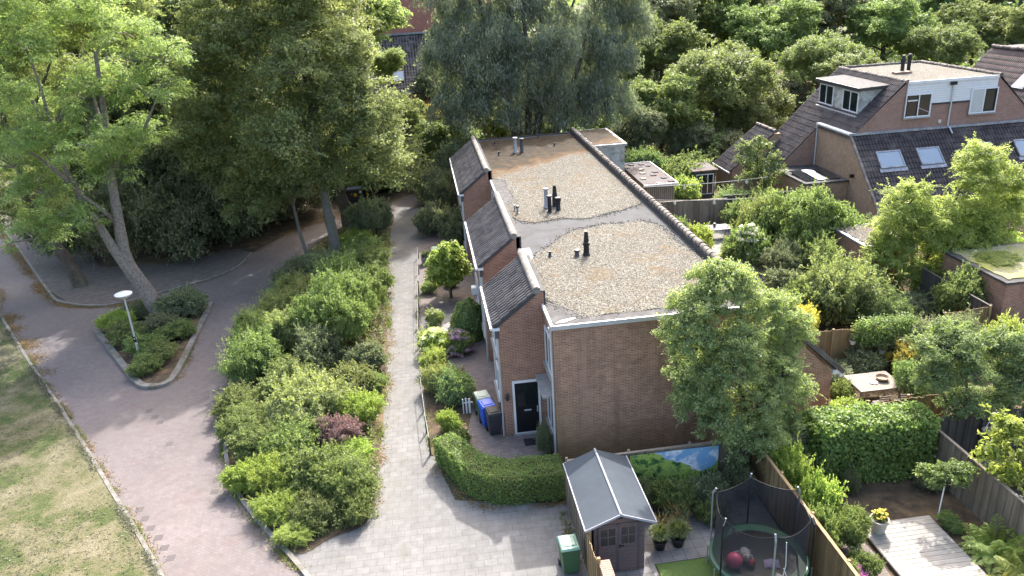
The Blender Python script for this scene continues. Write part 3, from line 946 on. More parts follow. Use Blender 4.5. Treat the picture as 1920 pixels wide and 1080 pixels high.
for line, n in ((NEARG, 1500), (FARG, 900)):
    for i in range(n):
        k = rg.randrange(len(line) - 1)
        t_ = rg.random()
        x = line[k][0] + (line[k + 1][0] - line[k][0]) * t_ + rg.gauss(0, 0.16)
        y = line[k][1] + (line[k + 1][1] - line[k][1]) * t_ + rg.gauss(0, 0.16)
        if not (3.95 < x < 11.15 and y > 24.45):
            continue
        s_ = rg.uniform(0.015, 0.036)
        st.lathe([(s_ * 0.6, 0), (s_, s_ * 0.5), (s_ * 0.5, s_)], (x, y, ZR + 0.06), 5, rg.random())
so = st.obj('loose_pebbles', 'gravel', roof)
so['kind'] = 'stuff'
# seams of the sheet between the gravel beds and darker strips by the roof edge
sm = MB()
sm.box(4.15, 35.3, ZR + 0.0615, 8.2, 35.34, ZR + 0.0635)
sm.box(4.5, 34.15, ZR + 0.0615, 6.0, 34.18, ZR + 0.0635)
sm.obj('membrane_seam', 'bitumen', roof)
for x0, y0, x1, y1 in ((XL + 0.04, 24.5, 5.0, 26.35), (5.001, 24.5, XR - 0.2, 24.9), (XL + 0.04, 40.1, 4.62, 45.9)):
    MB().box(x0, y0, ZR + 0.061, x1, y1, ZR + 0.075).obj('edge_strip', 'bitumen', roof)
b = MB()
b.box(XL + 0.04, 30.6, ZR + 0.061, 4.3, 32.9, ZR + 0.075)
b.obj('edge_strip', 'lead', roof)
# white edge trims
b = MB()
b.box(XL - 0.09, YN - 0.10, ZR - 0.03, XR + 0.1, YN - 0.03, ZR + 0.13)
b.box(XL - 0.09, YN - 0.03, ZR - 0.03, XL + 0.0, 26.35, ZR + 0.13)
b.obj('roof_trim', 'alu', roof)
for y0, y1 in ((30.52, 32.85), (40.05, 45.85), (56.2, 58.3)):
    MB().box(XL - 0.09, y0, ZR - 0.16, XL + 0.0, y1, ZR + 0.12).obj('roof_trim', 'alu', roof)
MB().box(XL - 0.02, YF - 0.06, ZR + 0.065, XR, YF + 0.03, ZR + 0.15).obj('roof_trim', 'bitumen', roof)
# a scrap of white sheet on the corner
MB().extr([(4.0, 24.60, ZR + 0.08), (4.35, 24.62, ZR + 0.08), (4.78, 24.86, ZR + 0.08), (4.70, 24.92, ZR + 0.08), (4.2, 24.78, ZR + 0.08)], (0, 0, 0.015)).obj('flashing_scrap', 'white', roof)
# ridge on the garden side and the tiled slope below it
MB().box(XR - 0.16, YN - 0.02, ZR + 0.04, XR - 0.02, YF, ZR + 0.30).obj('ridge_upstand', 'bitumen', roof)
ridge_tiles((XR, YN - 0.05, ZR + 0.37), (XR, YF, ZR + 0.37), 0.155, 0.42).obj('ridge_tiles', 'ridge', roof, smooth=True)
sv = Vector((-1, 0, 0.968)).normalized()
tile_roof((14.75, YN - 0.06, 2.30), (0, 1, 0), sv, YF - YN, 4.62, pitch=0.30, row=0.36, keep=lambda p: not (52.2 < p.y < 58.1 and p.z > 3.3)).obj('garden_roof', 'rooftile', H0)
MB().box(14.68, YN - 0.1, 2.22, 14.80, YF, 2.33).obj('gutter', 'white', H0)
b = MB().obox((14.42, YN - 0.07, 2.36), (0.36, 0, -0.02), (0, 0.09, 0), (0, 0, 0.16))
b.obj('barge_end', 'white', H0)
b = MB().obox((11.42, YN - 0.09, ZR + 0.10), (3.36, 0, -3.18), (0, 0.07, 0), (0.13, 0, 0.13))
b.obj('verge', 'rooftile', H0)
# white rear dormer at the far end
d = MB().box(XR + 0.18, 52.4, 3.0, 13.85, 58.1, 5.48).obj('rear_dormer', 'whitebox', H0)
MB().box(XR + 0.2, 52.25, 5.483, 14.0, 58.25, 5.66).obj('fascia', 'whitebox', d)
gravel_part('dormer_gravel', [(XR + 0.4, 52.5), (13.8, 52.5), (13.8, 58.0), (XR + 0.4, 58.0)], 'gravel', d, 14, z=5.663, th=0.03, amp=0.04)
b = MB()
for k in range(9):
    b.box(XR + 0.3, 52.385, 3.1 + k * 0.27, 13.8, 52.399, 3.112 + k * 0.27)
b.obj('board_joint', 'concrete', d)

# porches ------------------------------------------------------------
PX0, PX1 = 2.14, 3.66
def porch(y0, y1, seed):
    p = MB().extr([(PX0, y0, -0.05), (3.88, y0, -0.05), (3.88, y0, 6.02), (PX1, y0, 6.02), (PX0, y0, 4.86)], (0, y1 - y0, 0)).obj('porch', 'brick', H0)
    v = Vector((1.80, 0, 1.36)).normalized()
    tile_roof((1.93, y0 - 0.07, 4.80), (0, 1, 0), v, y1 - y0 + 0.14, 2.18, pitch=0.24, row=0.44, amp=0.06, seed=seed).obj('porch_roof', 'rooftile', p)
    MB().obox((1.93, y0 - 0.10, 4.68), (1.75, 0, 1.33), (0, 0.028, 0), (-0.045, 0, 0.115)).obj('verge_board', 'darkgrey', p)
    MB().tube([(3.62, y0 - 0.12, 6.13), (3.62, y0 + 0.2, 6.15), (3.62, (y0 + y1) / 2, 6.14), (3.62, y1 + 0.1, 6.15)], [0.15, 0.165, 0.16, 0.16], 12, jit=0.03).obj('ridge', 'mortar', p, smooth=True)
    MB().box(3.72, y0, 5.5, 3.95, y1, 6.06).obj('ridge_back', 'bitumen', p)
    g = MB()
    g.box(1.80, y0 - 0.12, 4.70, 1.93, y1 + 0.1, 4.79)
    g.box(1.93, y0 - 0.12, 4.66, 2.16, y0 - 0.02, 4.77)
    g.obj('gutter', 'white', p)
    MB().box(1.98, y0 - 0.01, 4.30, 2.12, y1, 4.655).obj('soffit', 'shedtrim', p)
    return p
p1 = porch(26.38, 30.45, 1)
p2 = porch(32.95, 40.0, 2)
p3 = porch(45.95, 56.1, 3)
for p, y0 in ((p1, 26.38), (p2, 32.95), (p3, 45.95)):
    MB().tube([(1.92, y0 + 0.06, 4.72), (2.0, y0 + 0.06, 4.35), (2.07, y0 + 0.06, 4.2), (2.07, y0 + 0.06, 0.0)], 0.042, 10).obj('downpipe', 'alu', p, smooth=True)
for p, y0, y1 in ((p1, 27.0, 30.0), (p2, 33.6, 39.4), (p3, 46.6, 52.0)):
    n_ = 1 if y1 - y0 < 4 else 2
    for k in range(n_):
        yy = y0 + k * (y1 - y0 - 1.9) if n_ > 1 else y0 + 0.5
        window(p, (PX0 - 0.002, yy + 1.8, 2.95), (0, -1, 0), 1.8, 1.25, (-1, 0, 0), 2, sill='concrete')
        window(p, (PX0 - 0.002, yy + 1.8, 0.95), (0, -1, 0), 1.8, 1.4, (-1, 0, 0), 2, sill='concrete')
# front door in the near porch wall
dw = MB()
dw.box(2.50, 26.33, 0.03, 2.585, 26.40, 2.42)
dw.box(3.50, 26.33, 0.03, 3.585, 26.40, 2.42)
dw.box(2.586, 26.33, 2.325, 3.499, 26.40, 2.42)
dw.box(2.586, 26.33, 0.03, 3.499, 26.40, 0.11)
fr = dw.obj('door_frame', 'white', p1)
dr = MB()
dr.box(2.59, 26.345, 0.115, 3.495, 26.379, 2.32)
dr.box(2.69, 26.332, 1.2, 3.40, 26.344, 1.24)
dr.box(2.69, 26.332, 0.25, 3.40, 26.344, 0.29)
dr.box(2.69, 26.332, 0.55, 3.40, 26.344, 0.58)
dr = dr.obj('door', 'door', p1)
MB().box(2.69, 26.338, 1.30, 3.40, 26.344, 2.2).obj('door_pane', 'glass', dr)
MB().box(2.92, 26.325, 1.075, 3.20, 26.344, 1.13).obj('letterbox', 'alu', dr)
MB().box(3.42, 26.30, 1.0, 3.46, 26.344, 1.25).obj('handle', 'alu', dr)
MB().box(2.45, 26.22, -0.03, 3.62, 26.379, 0.075).obj('doorstep', 'concrete', p1)
lm = MB().box(2.24, 26.30, 1.62, 2.30, 26.38, 1.72).tube([(2.27, 26.31, 1.7), (2.27, 26.25, 1.92), (2.27, 26.24, 1.98)], 0.018, 6)
lm.lathe([(0.02, 0.0), (0.07, 0.08), (0.08, 0.26), (0.03, 0.34)], (2.27, 26.22, 1.66), 8)
lm.obj('wall_lamp', 'iron', p1)
# front wall right of the porch: canopy, windows and downpipe
MB().box(3.42, 24.62, 2.52, 3.868, 26.36, 2.62).obj('canopy', 'concrete', H0)
window(H0, (XL - 0.002, 26.2, 0.75), (0, -1, 0), 1.5, 1.65, (-1, 0, 0), 2, sill='concrete')
window(H0, (XL - 0.002, 26.2, 3.25), (0, -1, 0), 1.5, 1.5, (-1, 0, 0), 2, sill='concrete')
for y0, y1 in ((30.6, 32.8), (40.2, 42.8), (43.2, 45.8)):
    window(H0, (XL - 0.002, y1 - 0.15, 3.2), (0, -1, 0), y1 - y0 - 0.3, 1.75, (-1, 0, 0), 2, sill='concrete')
    window(H0, (XL - 0.002, y1 - 0.15, 0.4), (0, -1, 0), y1 - y0 - 0.3, 2.0, (-1, 0, 0), 2)
MB().tube([(3.80, 24.52, 5.40), (3.80, 24.52, 5.25), (3.80, 24.52, 3.9), (3.80, 24.46, 3.6), (3.80, 24.46, 0.0)], [0.055, 0.05, 0.05, 0.045, 0.045], 10).obj('downpipe', 'alu', H0, smooth=True)
MB().box(3.72, 24.47, 5.27, 3.865, 24.60, 5.40).obj('rain_hopper', 'alu', H0)
MB().box(1.84, 38.85, 1.05, 2.13, 39.3, 1.42).obj('letterbox', 'white', p2)
MB().tube([(3.80, 40.6, 5.4), (3.80, 40.6, 0)], 0.045, 8).obj('downpipe', 'alu', H0)

# roof vents -----------------------------------------------------------
ZG = ZR + 0.10
def vent(x, y, prof, mt, capm=None):
    v = MB().lathe(prof, (x, y, ZG), 14).obj('vent_pipe', mt, roof, smooth=True)
    if capm:
        zt = prof[-1][1]
        rt_ = max(p[0] for p in prof[1:])
        MB().lathe([(rt_ * 1.35, 0.0), (rt_ * 1.45, 0.05), (rt_ * 1.3, 0.09), (rt_ * 0.6, 0.10)], (x, y, ZG + zt - 0.02), 14).obj('cap', capm, v, smooth=True)
    return v
vent(6.56, 31.25, [(0.17, 0), (0.16, 0.04), (0.125, 0.08), (0.125, 0.45), (0.165, 0.46), (0.165, 0.56), (0.12, 0.58), (0.11, 0.72), (0.085, 0.95), (0.08, 1.06)], 'black')
vent(6.14, 31.25, [(0.13, -0.02), (0.09, 0.03), (0.09, 0.2)], 'darkgrey', 'darkgrey')
vent(6.10, 39.0, [(0.17, 0), (0.10, 0.12), (0.10, 0.95)], 'metal', 'metal')
vent(6.12, 38.05, [(0.16, 0), (0.10, 0.06), (0.10, 0.82)], 'black', 'darkgrey')
vent(6.58, 39.1, [(0.2, 0), (0.15, 0.05), (0.14, 0.6), (0.12, 0.7), (0.1, 0.95), (0.07, 1.12)], 'black')
vent(6.62, 38.35, [(0.15, 0), (0.12, 0.05), (0.12, 0.42), (0.16, 0.44), (0.16, 0.66)], 'black')
vent(4.50, 38.4, [(0.11, 0), (0.06, 0.05), (0.06, 0.32)], 'metal', 'darkgrey')
vent(4.42, 38.9, [(0.09, 0), (0.05, 0.04), (0.05, 0.3)], 'metal')
vent(6.30, 53.0, [(0.2, 0), (0.13, 0.1), (0.12, 0.95)], 'metal', 'metal')
vent(6.75, 53.0, [(0.17, 0), (0.13, 0.05), (0.13, 0.85)], 'darkgrey', 'darkgrey')
for x, y in ((5.2, 56.2), (8.6, 57.2), (9.2, 54.0), (5.1, 52.6), (5.0, 31.5)):
    vent(x, y, [(0.1, 0), (0.06, 0.04), (0.06, 0.22)], 'darkgrey')

# door mat
b = MB().box(2.78, 25.50, 0.014, 3.50, 25.98, 0.035)
tag(b.obj('doormat', 'mat', loc=(3.1, 25.7, 0)), 'dark rectangular doormat on the paving before the black front door', 'doormat')

# ================================================================ BROWN HOUSE WITH DORMER (right)
HB = thing('terraced_house', 'brown brick house with dark tiled roof slopes, white clad top floor and glazed roof dormer', 'house', (29, 50, 0))
ZT = 8.62
w = MB()
w.extr([(29.05, 50, -0.05), (42.9, 50, -0.05), (42.9, 50, 5.3), (39.35, 50, ZT), (32.65, 50, ZT), (29.05, 50, 5.25)], (0, 8.8, 0))
w.extr([(25.75, 54.55, -0.05), (29.04, 54.55, -0.05), (29.04, 54.55, 5.2), (25.75, 54.55, 1.95)], (0, 4.25, 0))
w.obj('wall', 'brick_b', HB)
w = MB()
w.extr([(29.0, 45.4, -0.05), (29.0, 54.5, -0.05), (29.0, 54.5, 5.42), (29.0, 49.98, 5.42), (29.0, 45.4, 0.95)], (0.3, 0, 0))
w.obj('side_wall', 'brick_y', HB)
# left slope
v = Vector((1, 0, 0.985)).normalized()
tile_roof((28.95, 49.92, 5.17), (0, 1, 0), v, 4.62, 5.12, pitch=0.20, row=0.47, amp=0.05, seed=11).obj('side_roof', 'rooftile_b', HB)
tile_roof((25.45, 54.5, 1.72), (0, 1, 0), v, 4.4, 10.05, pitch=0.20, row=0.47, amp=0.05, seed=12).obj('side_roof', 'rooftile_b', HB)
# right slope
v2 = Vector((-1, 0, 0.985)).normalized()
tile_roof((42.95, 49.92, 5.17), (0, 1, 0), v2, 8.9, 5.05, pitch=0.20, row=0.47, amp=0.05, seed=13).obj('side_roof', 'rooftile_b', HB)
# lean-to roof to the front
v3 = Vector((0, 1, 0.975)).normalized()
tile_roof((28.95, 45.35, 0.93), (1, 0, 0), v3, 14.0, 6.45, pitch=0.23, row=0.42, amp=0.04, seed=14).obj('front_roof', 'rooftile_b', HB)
MB().obox((28.9, 45.3, 0.80), (0.16, 0, 0), (0, 4.66, 4.55), (0, 0, 0.2)).obj('verge', 'ridge', HB)
MB().box(28.9, 49.80, 5.40, 42.9, 49.995, 5.56).obj('flashing', 'lead', HB)
MB().box(28.88, 49.9, 5.425, 29.32, 54.55, 5.53).obj('wall_coping', 'white', HB)
MB().tube([(28.94, 54.45, 5.4), (28.94, 54.45, 0.0)], 0.055, 8).obj('downpipe', 'alu', HB)
# flat top
b = MB().box(32.6, 49.97, ZT + 0.003, 39.4, 58.85, ZT + 0.05)
ft = b.obj('flat_roof', 'bitumen', HB)
gravel_part('roof_gravel', [(32.95, 50.2), (39.1, 50.2), (39.1, 58.5), (32.95, 58.5)], 'gravel_b', ft, 31, z=ZT + 0.052, th=0.04, amp=0.08)
MB().box(32.7, 49.88, ZT - 0.06, 39.3, 49.968, ZT + 0.12).obj('roof_trim', 'white', ft)
ridge_tiles((32.62, 49.9, ZT + 0.12), (32.62, 58.85, ZT + 0.12), 0.13, 0.4, 6).obj('ridge_tiles', 'ridge', ft, smooth=True)
ridge_tiles((39.4, 49.9, ZT + 0.12), (39.4, 58.85, ZT + 0.12), 0.13, 0.4, 7).obj('ridge_tiles', 'ridge', ft, smooth=True)
ridge_tiles((32.7, 58.8, ZT + 0.12), (39.3, 58.8, ZT + 0.12), 0.13, 0.4, 8).obj('ridge_tiles', 'ridge', ft, smooth=True)
b = MB().lathe([(0.15, 0), (0.13, 0.1), (0.13, 0.75), (0.18, 0.78), (0.18, 0.95), (0.1, 1.25)], (34.9, 54.2, ZT + 0.08), 12)
b.obj('vent_pipe', 'black', ft)
b = MB().lathe([(0.15, 0), (0.13, 0.1), (0.13, 0.85), (0.17, 0.88), (0.17, 1.1), (0.1, 1.2)], (35.9, 55.0, ZT + 0.08), 12)
b.obj('vent_pipe', 'black', ft)
MB().box(34.0, 53.5, ZT + 0.08, 35.2, 54.0, ZT + 0.25).obj('brick_plinth', 'brick_b', ft)
# facade: white boards, windows, brick band
cl = MB()
cl.box(32.75, 49.955, 7.18, 39.3, 49.997, ZT - 0.07)
cl = cl.obj('cladding', 'white', HB)
b = MB()
for k in range(8):
    b.box(32.76, 49.948, 7.32 + k * 0.16, 39.28, 49.954, 7.328 + k * 0.16)
b.obj('board_joint', 'concrete', cl)
MB().box(34.58, 49.93, 7.06, 37.35, 49.999, 7.175).obj('brick_cap', 'bitumen', HB)
wf = window(HB, (32.68, 49.92, 6.32), (1, 0, 0), 1.88, 1.58, (0, -1, 0), 2, sill='concrete', fwid=0.09, depth=0.06)
MB().box(32.78, 49.86, 7.42, 33.60, 49.90, 7.50).obj('glazing_bar', 'white', wf)
MB().box(32.74, 49.855, 6.37, 32.80, 49.875, 7.82).obj('sash', 'black', wf)
MB().box(33.54, 49.855, 6.37, 33.58, 49.875, 7.82).obj('sash', 'black', wf)
MB().obox((33.7, 49.88, 6.9), (0.8, 0, -0.35), (0, 0.012, 0), (0, 0, 0.06)).obj('stay', 'metal', wf)
wf = window(HB, (37.42, 49.92, 6.25), (1, 0, 0), 1.95, 1.7, (0, -1, 0), 2, sill='concrete', fwid=0.09, depth=0.06)
MB().box(37.52, 49.855, 6.36, 38.34, 49.885, 7.85).obj('blind', 'blind', wf)
b = MB()
b.box(38.44, 49.85, 6.34, 39.28, 49.875, 6.42)
b.box(38.44, 49.85, 7.78, 39.28, 49.875, 7.86)
b.box(38.44, 49.85, 6.421, 38.52, 49.875, 7.779)
b.box(39.20, 49.85, 6.421, 39.28, 49.875, 7.779)
b.obj('sash', 'black', wf)
MB().tube([(36.0, 49.86, 8.45), (36.0, 49.86, 8.2), (36.0, 49.88, 5.55), (36.05, 49.7, 5.45), (36.1, 49.4, 5.1)], 0.05, 8).obj('downpipe', 'alu', HB)
MB().box(35.75, 49.80, 8.32, 36.2, 49.90, 8.52).obj('rain_hopper', 'black', HB)
MB().box(35.3, 49.93, 5.78, 35.5, 49.999, 6.0).obj('vent_cover', 'cream', HB)
# skylights in the lean-to
def skylight(parent, x0, x1, ya, yb, zb=None):
    f0 = lambda y: 0.93 + (y - 45.35) * 0.975 + 0.10
    nn = Vector((0, -0.975, 1)).normalized()
    o = Vector((x0, ya, f0(ya)))
    vv = Vector((0, yb - ya, f0(yb) - f0(ya)))
    uu_ = Vector((x1 - x0, 0, 0))
    b = MB()
    e = 0.09
    vn = vv.normalized()
    b.obox(o, uu_, vn * e, nn * 0.10)
    b.obox(o + vv - vn * e, uu_, vn * e, nn * 0.10)
    b.obox(o + vn * e, Vector((e, 0, 0)), vv - vn * 2 * e, nn * 0.10)
    b.obox(o + uu_ - Vector((e, 0, 0)) + vn * e, Vector((e, 0, 0)), vv - vn * 2 * e, nn * 0.10)
    f = b.obj('skylight', 'lead', parent)
    MB().obox(o + uu_ * 0.05 + vn * e * 0.9 + nn * 0.02, uu_ * 0.9, vv - vn * e * 1.8, nn * 0.045).obj('pane', 'skyglass', f)
    MB().obox(o - Vector((0.1, 0, 0)) - vn * 0.28 - nn * 0.03, uu_ + Vector((0.2, 0, 0)), vn * 0.27, nn * 0.055).obj('apron', 'lead', f)
    return f
for x0, x1 in ((30.2, 31.95), (33.1, 34.75), (37.2, 38.5), (40.2, 41.6)):
    skylight(HB, x0, x1, 47.85, 48.8)
# dormer on the left slope
dm = MB().extr([(30.25, 51.45, 6.35), (30.25, 51.45, 8.12), (32.5, 51.45, 8.25), (32.5, 51.45, 6.35)], (0, 5.6, 0)).obj('dormer', 'whitebox', HB)
MB().extr([(29.95, 51.2, 8.12), (29.95, 51.2, 8.34), (33.0, 51.2, 8.46), (33.0, 51.2, 8.25)], (0, 6.1, 0)).obj('dormer_roof', 'darkgrey', dm)
MB().extr([(30.05, 51.3, 8.345), (30.05, 51.3, 8.36), (32.6, 51.3, 8.462), (32.6, 51.3, 8.445)], (0, 5.9, 0)).obj('roof_felt', 'bitumen', dm)
for y1, c in ((57.0, 2), (53.6, 2)):
    window(dm, (30.248, y1, 6.55), (0, -1, 0), 2.05, 1.45, (-1, 0, 0), 2, pane='glass', fwid=0.08)
MB().box(30.05, 51.35, 6.25, 30.26, 57.1, 6.40).obj('dormer_sill', 'alu', dm)
# small tiled roof further back on the left
lt = MB().extr([(23.8, 57.5, -0.05), (27.6, 57.5, -0.05), (27.6, 57.5, 4.3), (27.1, 57.5, 4.3), (23.8, 57.5, 1.7)], (0, 3.2, 0)).obj('annexe', 'brick_y', HB)
v4 = Vector((1, 0, 0.8)).normalized()
tile_roof((23.6, 57.4, 1.62), (0, 1, 0), v4, 3.5, 4.5, pitch=0.20, row=0.47, amp=0.05, seed=15).obj('annexe_roof', 'rooftile_b', lt)
ridge_tiles((27.15, 57.4, 4.52), (27.15, 60.9, 4.52), 0.14, 0.4, 9).obj('ridge_tiles', 'ridge', lt, smooth=True)
MB().obox((25.2, 58.2, 3.10), (0.55, 0, 0.44), (0, 0.45, 0), (-0.03, 0, 0.05)).obj('skylight', 'white', lt)
MB().box(23.48, 57.35, 1.5, 23.6, 60.9, 1.6).obj('gutter', 'white', lt)
# flat roofed rear extension with glass roof, beside the side wall
ex = MB().box(25.9, 49.6, -0.05, 28.98, 54.5, 2.3).obj('extension', 'brick_y', HB)
MB().box(25.8, 49.5, 2.303, 28.985, 54.54, 2.42).obj('extension_roof', 'bitumen', ex)
for k in range(3):
    MB().obox((26.1 + 0.9 * k, 50.0, 2.45), (0.75, 0, 0), (0, 2.6, 0.1), (0, 0, 0.04)).obj('roof_light', 'glass' if k != 1 else 'lead', ex)
MB().box(28.72, 48.95, 2.72, 28.99, 49.1, 2.95).obj('wall_light', 'black', HB)

# neighbouring house further right
HC = thing('terraced_house', 'brown house at the right frame edge showing only its tiled slope with a skylight', 'house', (42.5, 51, 0))
MB().extr([(42.95, 51.5, -0.05), (55, 51.5, -0.05), (55, 51.5, 9.2), (46.2, 51.5, 9.2), (42.95, 51.5, 5.9)], (0, 8.6, 0)).obj('wall', 'brick_b', HC)
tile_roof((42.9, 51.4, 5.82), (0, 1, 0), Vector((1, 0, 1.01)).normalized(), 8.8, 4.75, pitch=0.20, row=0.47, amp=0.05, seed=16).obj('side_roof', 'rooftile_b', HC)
MB().box(46.2, 51.4, 9.2, 55, 60.1, 9.35).obj('flat_roof', 'bitumen', HC)
ridge_tiles((46.2, 51.4, 9.4), (46.2, 60.1, 9.4), 0.13, 0.4, 10).obj('ridge_tiles', 'ridge', HC, smooth=True)
f = MB().obox((43.9, 53.2, 6.98), (1.25, 0, 1.26), (0, 1.2, 0), (-0.06, 0, 0.06)).obj('skylight', 'lead', HC)
MB().obox((43.93, 53.3, 7.10), (1.1, 0, 1.11), (0, 1.0, 0), (-0.03, 0, 0.03)).obj('pane', 'skyglass', f)

# red house seen through the gap between the trees
HD = thing('house', 'red brick house far beyond the trees with a dark tiled roof and one skylight', 'house', (0, 90, 0))
MB().box(-9, 90, -0.05, 9, 98, 15.4).obj('wall', 'brick_far', HD)
MB().box(-9, 83.2, -0.05, 9, 89.98, 6.0).obj('front_wall', 'brick_far', HD)
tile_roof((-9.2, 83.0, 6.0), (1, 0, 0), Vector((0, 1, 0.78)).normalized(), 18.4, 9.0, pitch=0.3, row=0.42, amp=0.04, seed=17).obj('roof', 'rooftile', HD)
MB().box(-9.2, 89.7, 11.42, 9.2, 89.98, 11.6).obj('flashing', 'lead', HD)
f = MB().obox((-2.5, 84.3, 7.18), (1.25, 0, 0), (0, 1.1, 0.86), (0, -0.05, 0.06)).obj('skylight', 'lead', HD)
MB().obox((-2.42, 84.42, 7.33), (1.09, 0, 0), (0, 0.9, 0.70), (0, -0.03, 0.03)).obj('pane', 'skyglass', f)
MB().extr([(-9.2, 89.9, 15.4), (9.2, 89.9, 15.4), (9.2, 94, 18), (-9.2, 94, 18)], (0, 0.1, -0.15)).obj('upper_roof', 'rooftile', HD)

# darker bricks set in rows in the red paving
b = MB()
for x, y in ((-11.31, 24.44), (-10.95, 23.86), (-10.58, 23.27), (-10.16, 22.69), (-9.81, 22.11), (-9.45, 21.55), (-13.12, 31.75), (-12.71, 31.11), (-12.34, 30.59), (-8.82, 24.97), (-8.45, 24.39), (-7.80, 23.44), (-11.44, 28.73), (-10.52, 32.84)):
    b.box(x - .14, y - .14, 0.001, x + .14, y + .14, 0.005)
struct(b.obj('road_marking', 'roadmark'))

# ================================================================ FOLIAGE PROTOTYPES
def rnd_lobes(seed, n, spread, rmin, rmax, flat=0.85, core=0.62):
    rg = random.Random(seed)
    out = [(0, 0, 0, core, core, core * flat)]
    for i in range(n):
        a = 2 * math.pi * (i + rg.uniform(-.35, .35)) / n * 1.618 * 2
        z = rg.uniform(-0.55, 0.75)
        q = spread * math.sqrt(max(0.05, 1 - z * z)) * rg.uniform(0.8, 1.1)
        r = rg.uniform(rmin, rmax)
        out.append((q * math.cos(a), q * math.sin(a), z * spread * 1.05, r, r * rg.uniform(.85, 1.15), r * rg.uniform(.65, .9)))
    return out

CROWN = [crown_mesh('crown_%s' % nm, 'leaf_mid', rnd_lobes(sd, 10, 0.66, 0.27, 0.42), nc, lp, L, W, stl, cr, sd, low=-0.8, shell=0.5, shoots=420, slen=1.5)
         for nm, sd, nc, lp, L, W, stl, cr in (('round', 11, 700, 70, 0.042, 0.027, 'broad', 0.11), ('loose', 12, 580, 80, 0.046, 0.022, 'pinnate', 0.135),
                                               ('dense', 13, 780, 66, 0.038, 0.026, 'broad', 0.10), ('spray', 14, 640, 74, 0.048, 0.022, 'spray', 0.12), ('open', 15, 560, 76, 0.042, 0.026, 'broad', 0.115))]

def shrub_mesh(nm, sd, nc, lp, L, W, stl, cr, n=7):
    lo = []
    for (x, y, z, a, b_, c) in rnd_lobes(sd, n, 0.55, 0.30, 0.45, 0.9, 0.6):
        lo.append((x, y, 0.46 + z * 0.55, a, b_, c * 0.75))
    return crown_mesh('shrub_' + nm, 'leaf_mid', lo, nc, lp, L, W, stl, cr, sd, low=-0.9, shell=0.55, zmin=0.02, shoots=260, slen=1.9)
SHR = {
    'a': shrub_mesh('a', 31, 340, 60, 0.068, 0.04, 'broad', 0.17),
    'b': shrub_mesh('b', 32, 380, 58, 0.056, 0.034, 'broad', 0.15),
    'c': shrub_mesh('c', 33, 320, 66, 0.085, 0.024, 'spray', 0.20),
    'd': shrub_mesh('d', 34, 300, 70, 0.085, 0.028, 'pinnate', 0.22),
    'e': shrub_mesh('e', 35, 420, 62, 0.046, 0.029, 'broad', 0.135, 9),
    'f': shrub_mesh('f', 36, 480, 66, 0.038, 0.025, 'broad', 0.115, 9),
}
def shrub(x, y, r, h, kind, mt, label, cat='shrub', group=None, name='shrub', r2=None, z=0.02):
    o = put_mesh(name, SHR[kind], None, (x, y, z), RND.uniform(0, 6.28), (r, r2 or r, h), mt)
    return tag(o, label, cat, group)

def trunk_mb(base, pts, radii, limbs, n=9, jit=0.06):
    b = MB()
    b.tube(pts, radii, n, jit=jit)
    for lp, lr in limbs:
        b.tube(lp, lr, 7, jit=0.05)
    return b

def wood_tree(c, Rr, Rz, var, mt, label, bark='bark_brown', group='trees of the wood', name='woodland_tree', lean=0.0):
    cx, cy, cz = c
    t = thing(name, label, 'tree', (cx - lean, cy, 0), group)
    rg = random.Random(int(cx * 97 + cy * 31))
    th = max(0.22, Rr * 0.055)
    pts = [(cx - lean, cy, -0.1), (cx - lean * 0.6 + rg.uniform(-.2, .2), cy, cz * 0.4), (cx + rg.uniform(-.2, .2), cy, cz), (cx, cy, cz + Rz * 0.55)]
    limbs = []
    for k in range(7):
        a = k * 2.4 + rg.random()
        z0 = cz - Rz * rg.uniform(0.1, 0.75)
        z0 = max(z0, 1.0)
        e = (cx + math.cos(a) * Rr * 0.7, cy + math.sin(a) * Rr * 0.7, z0 + Rz * rg.uniform(0.35, 0.7))
        limbs.append(([(cx - lean * 0.3, cy, z0), ((cx + e[0]) / 2, (cy + e[1]) / 2, z0 + Rz * 0.15), e], [th * 0.5, th * 0.32, th * 0.1]))
    trunk_mb((cx, cy), pts, [th * 1.25, th, th * 0.7, th * 0.2], limbs).obj('trunk', bark, t, smooth=True)
    put_mesh('crown', CROWN[var], t, (lean, 0, cz), rg.uniform(0, 6.28), (Rr, Rr, Rz), mt)
    return t

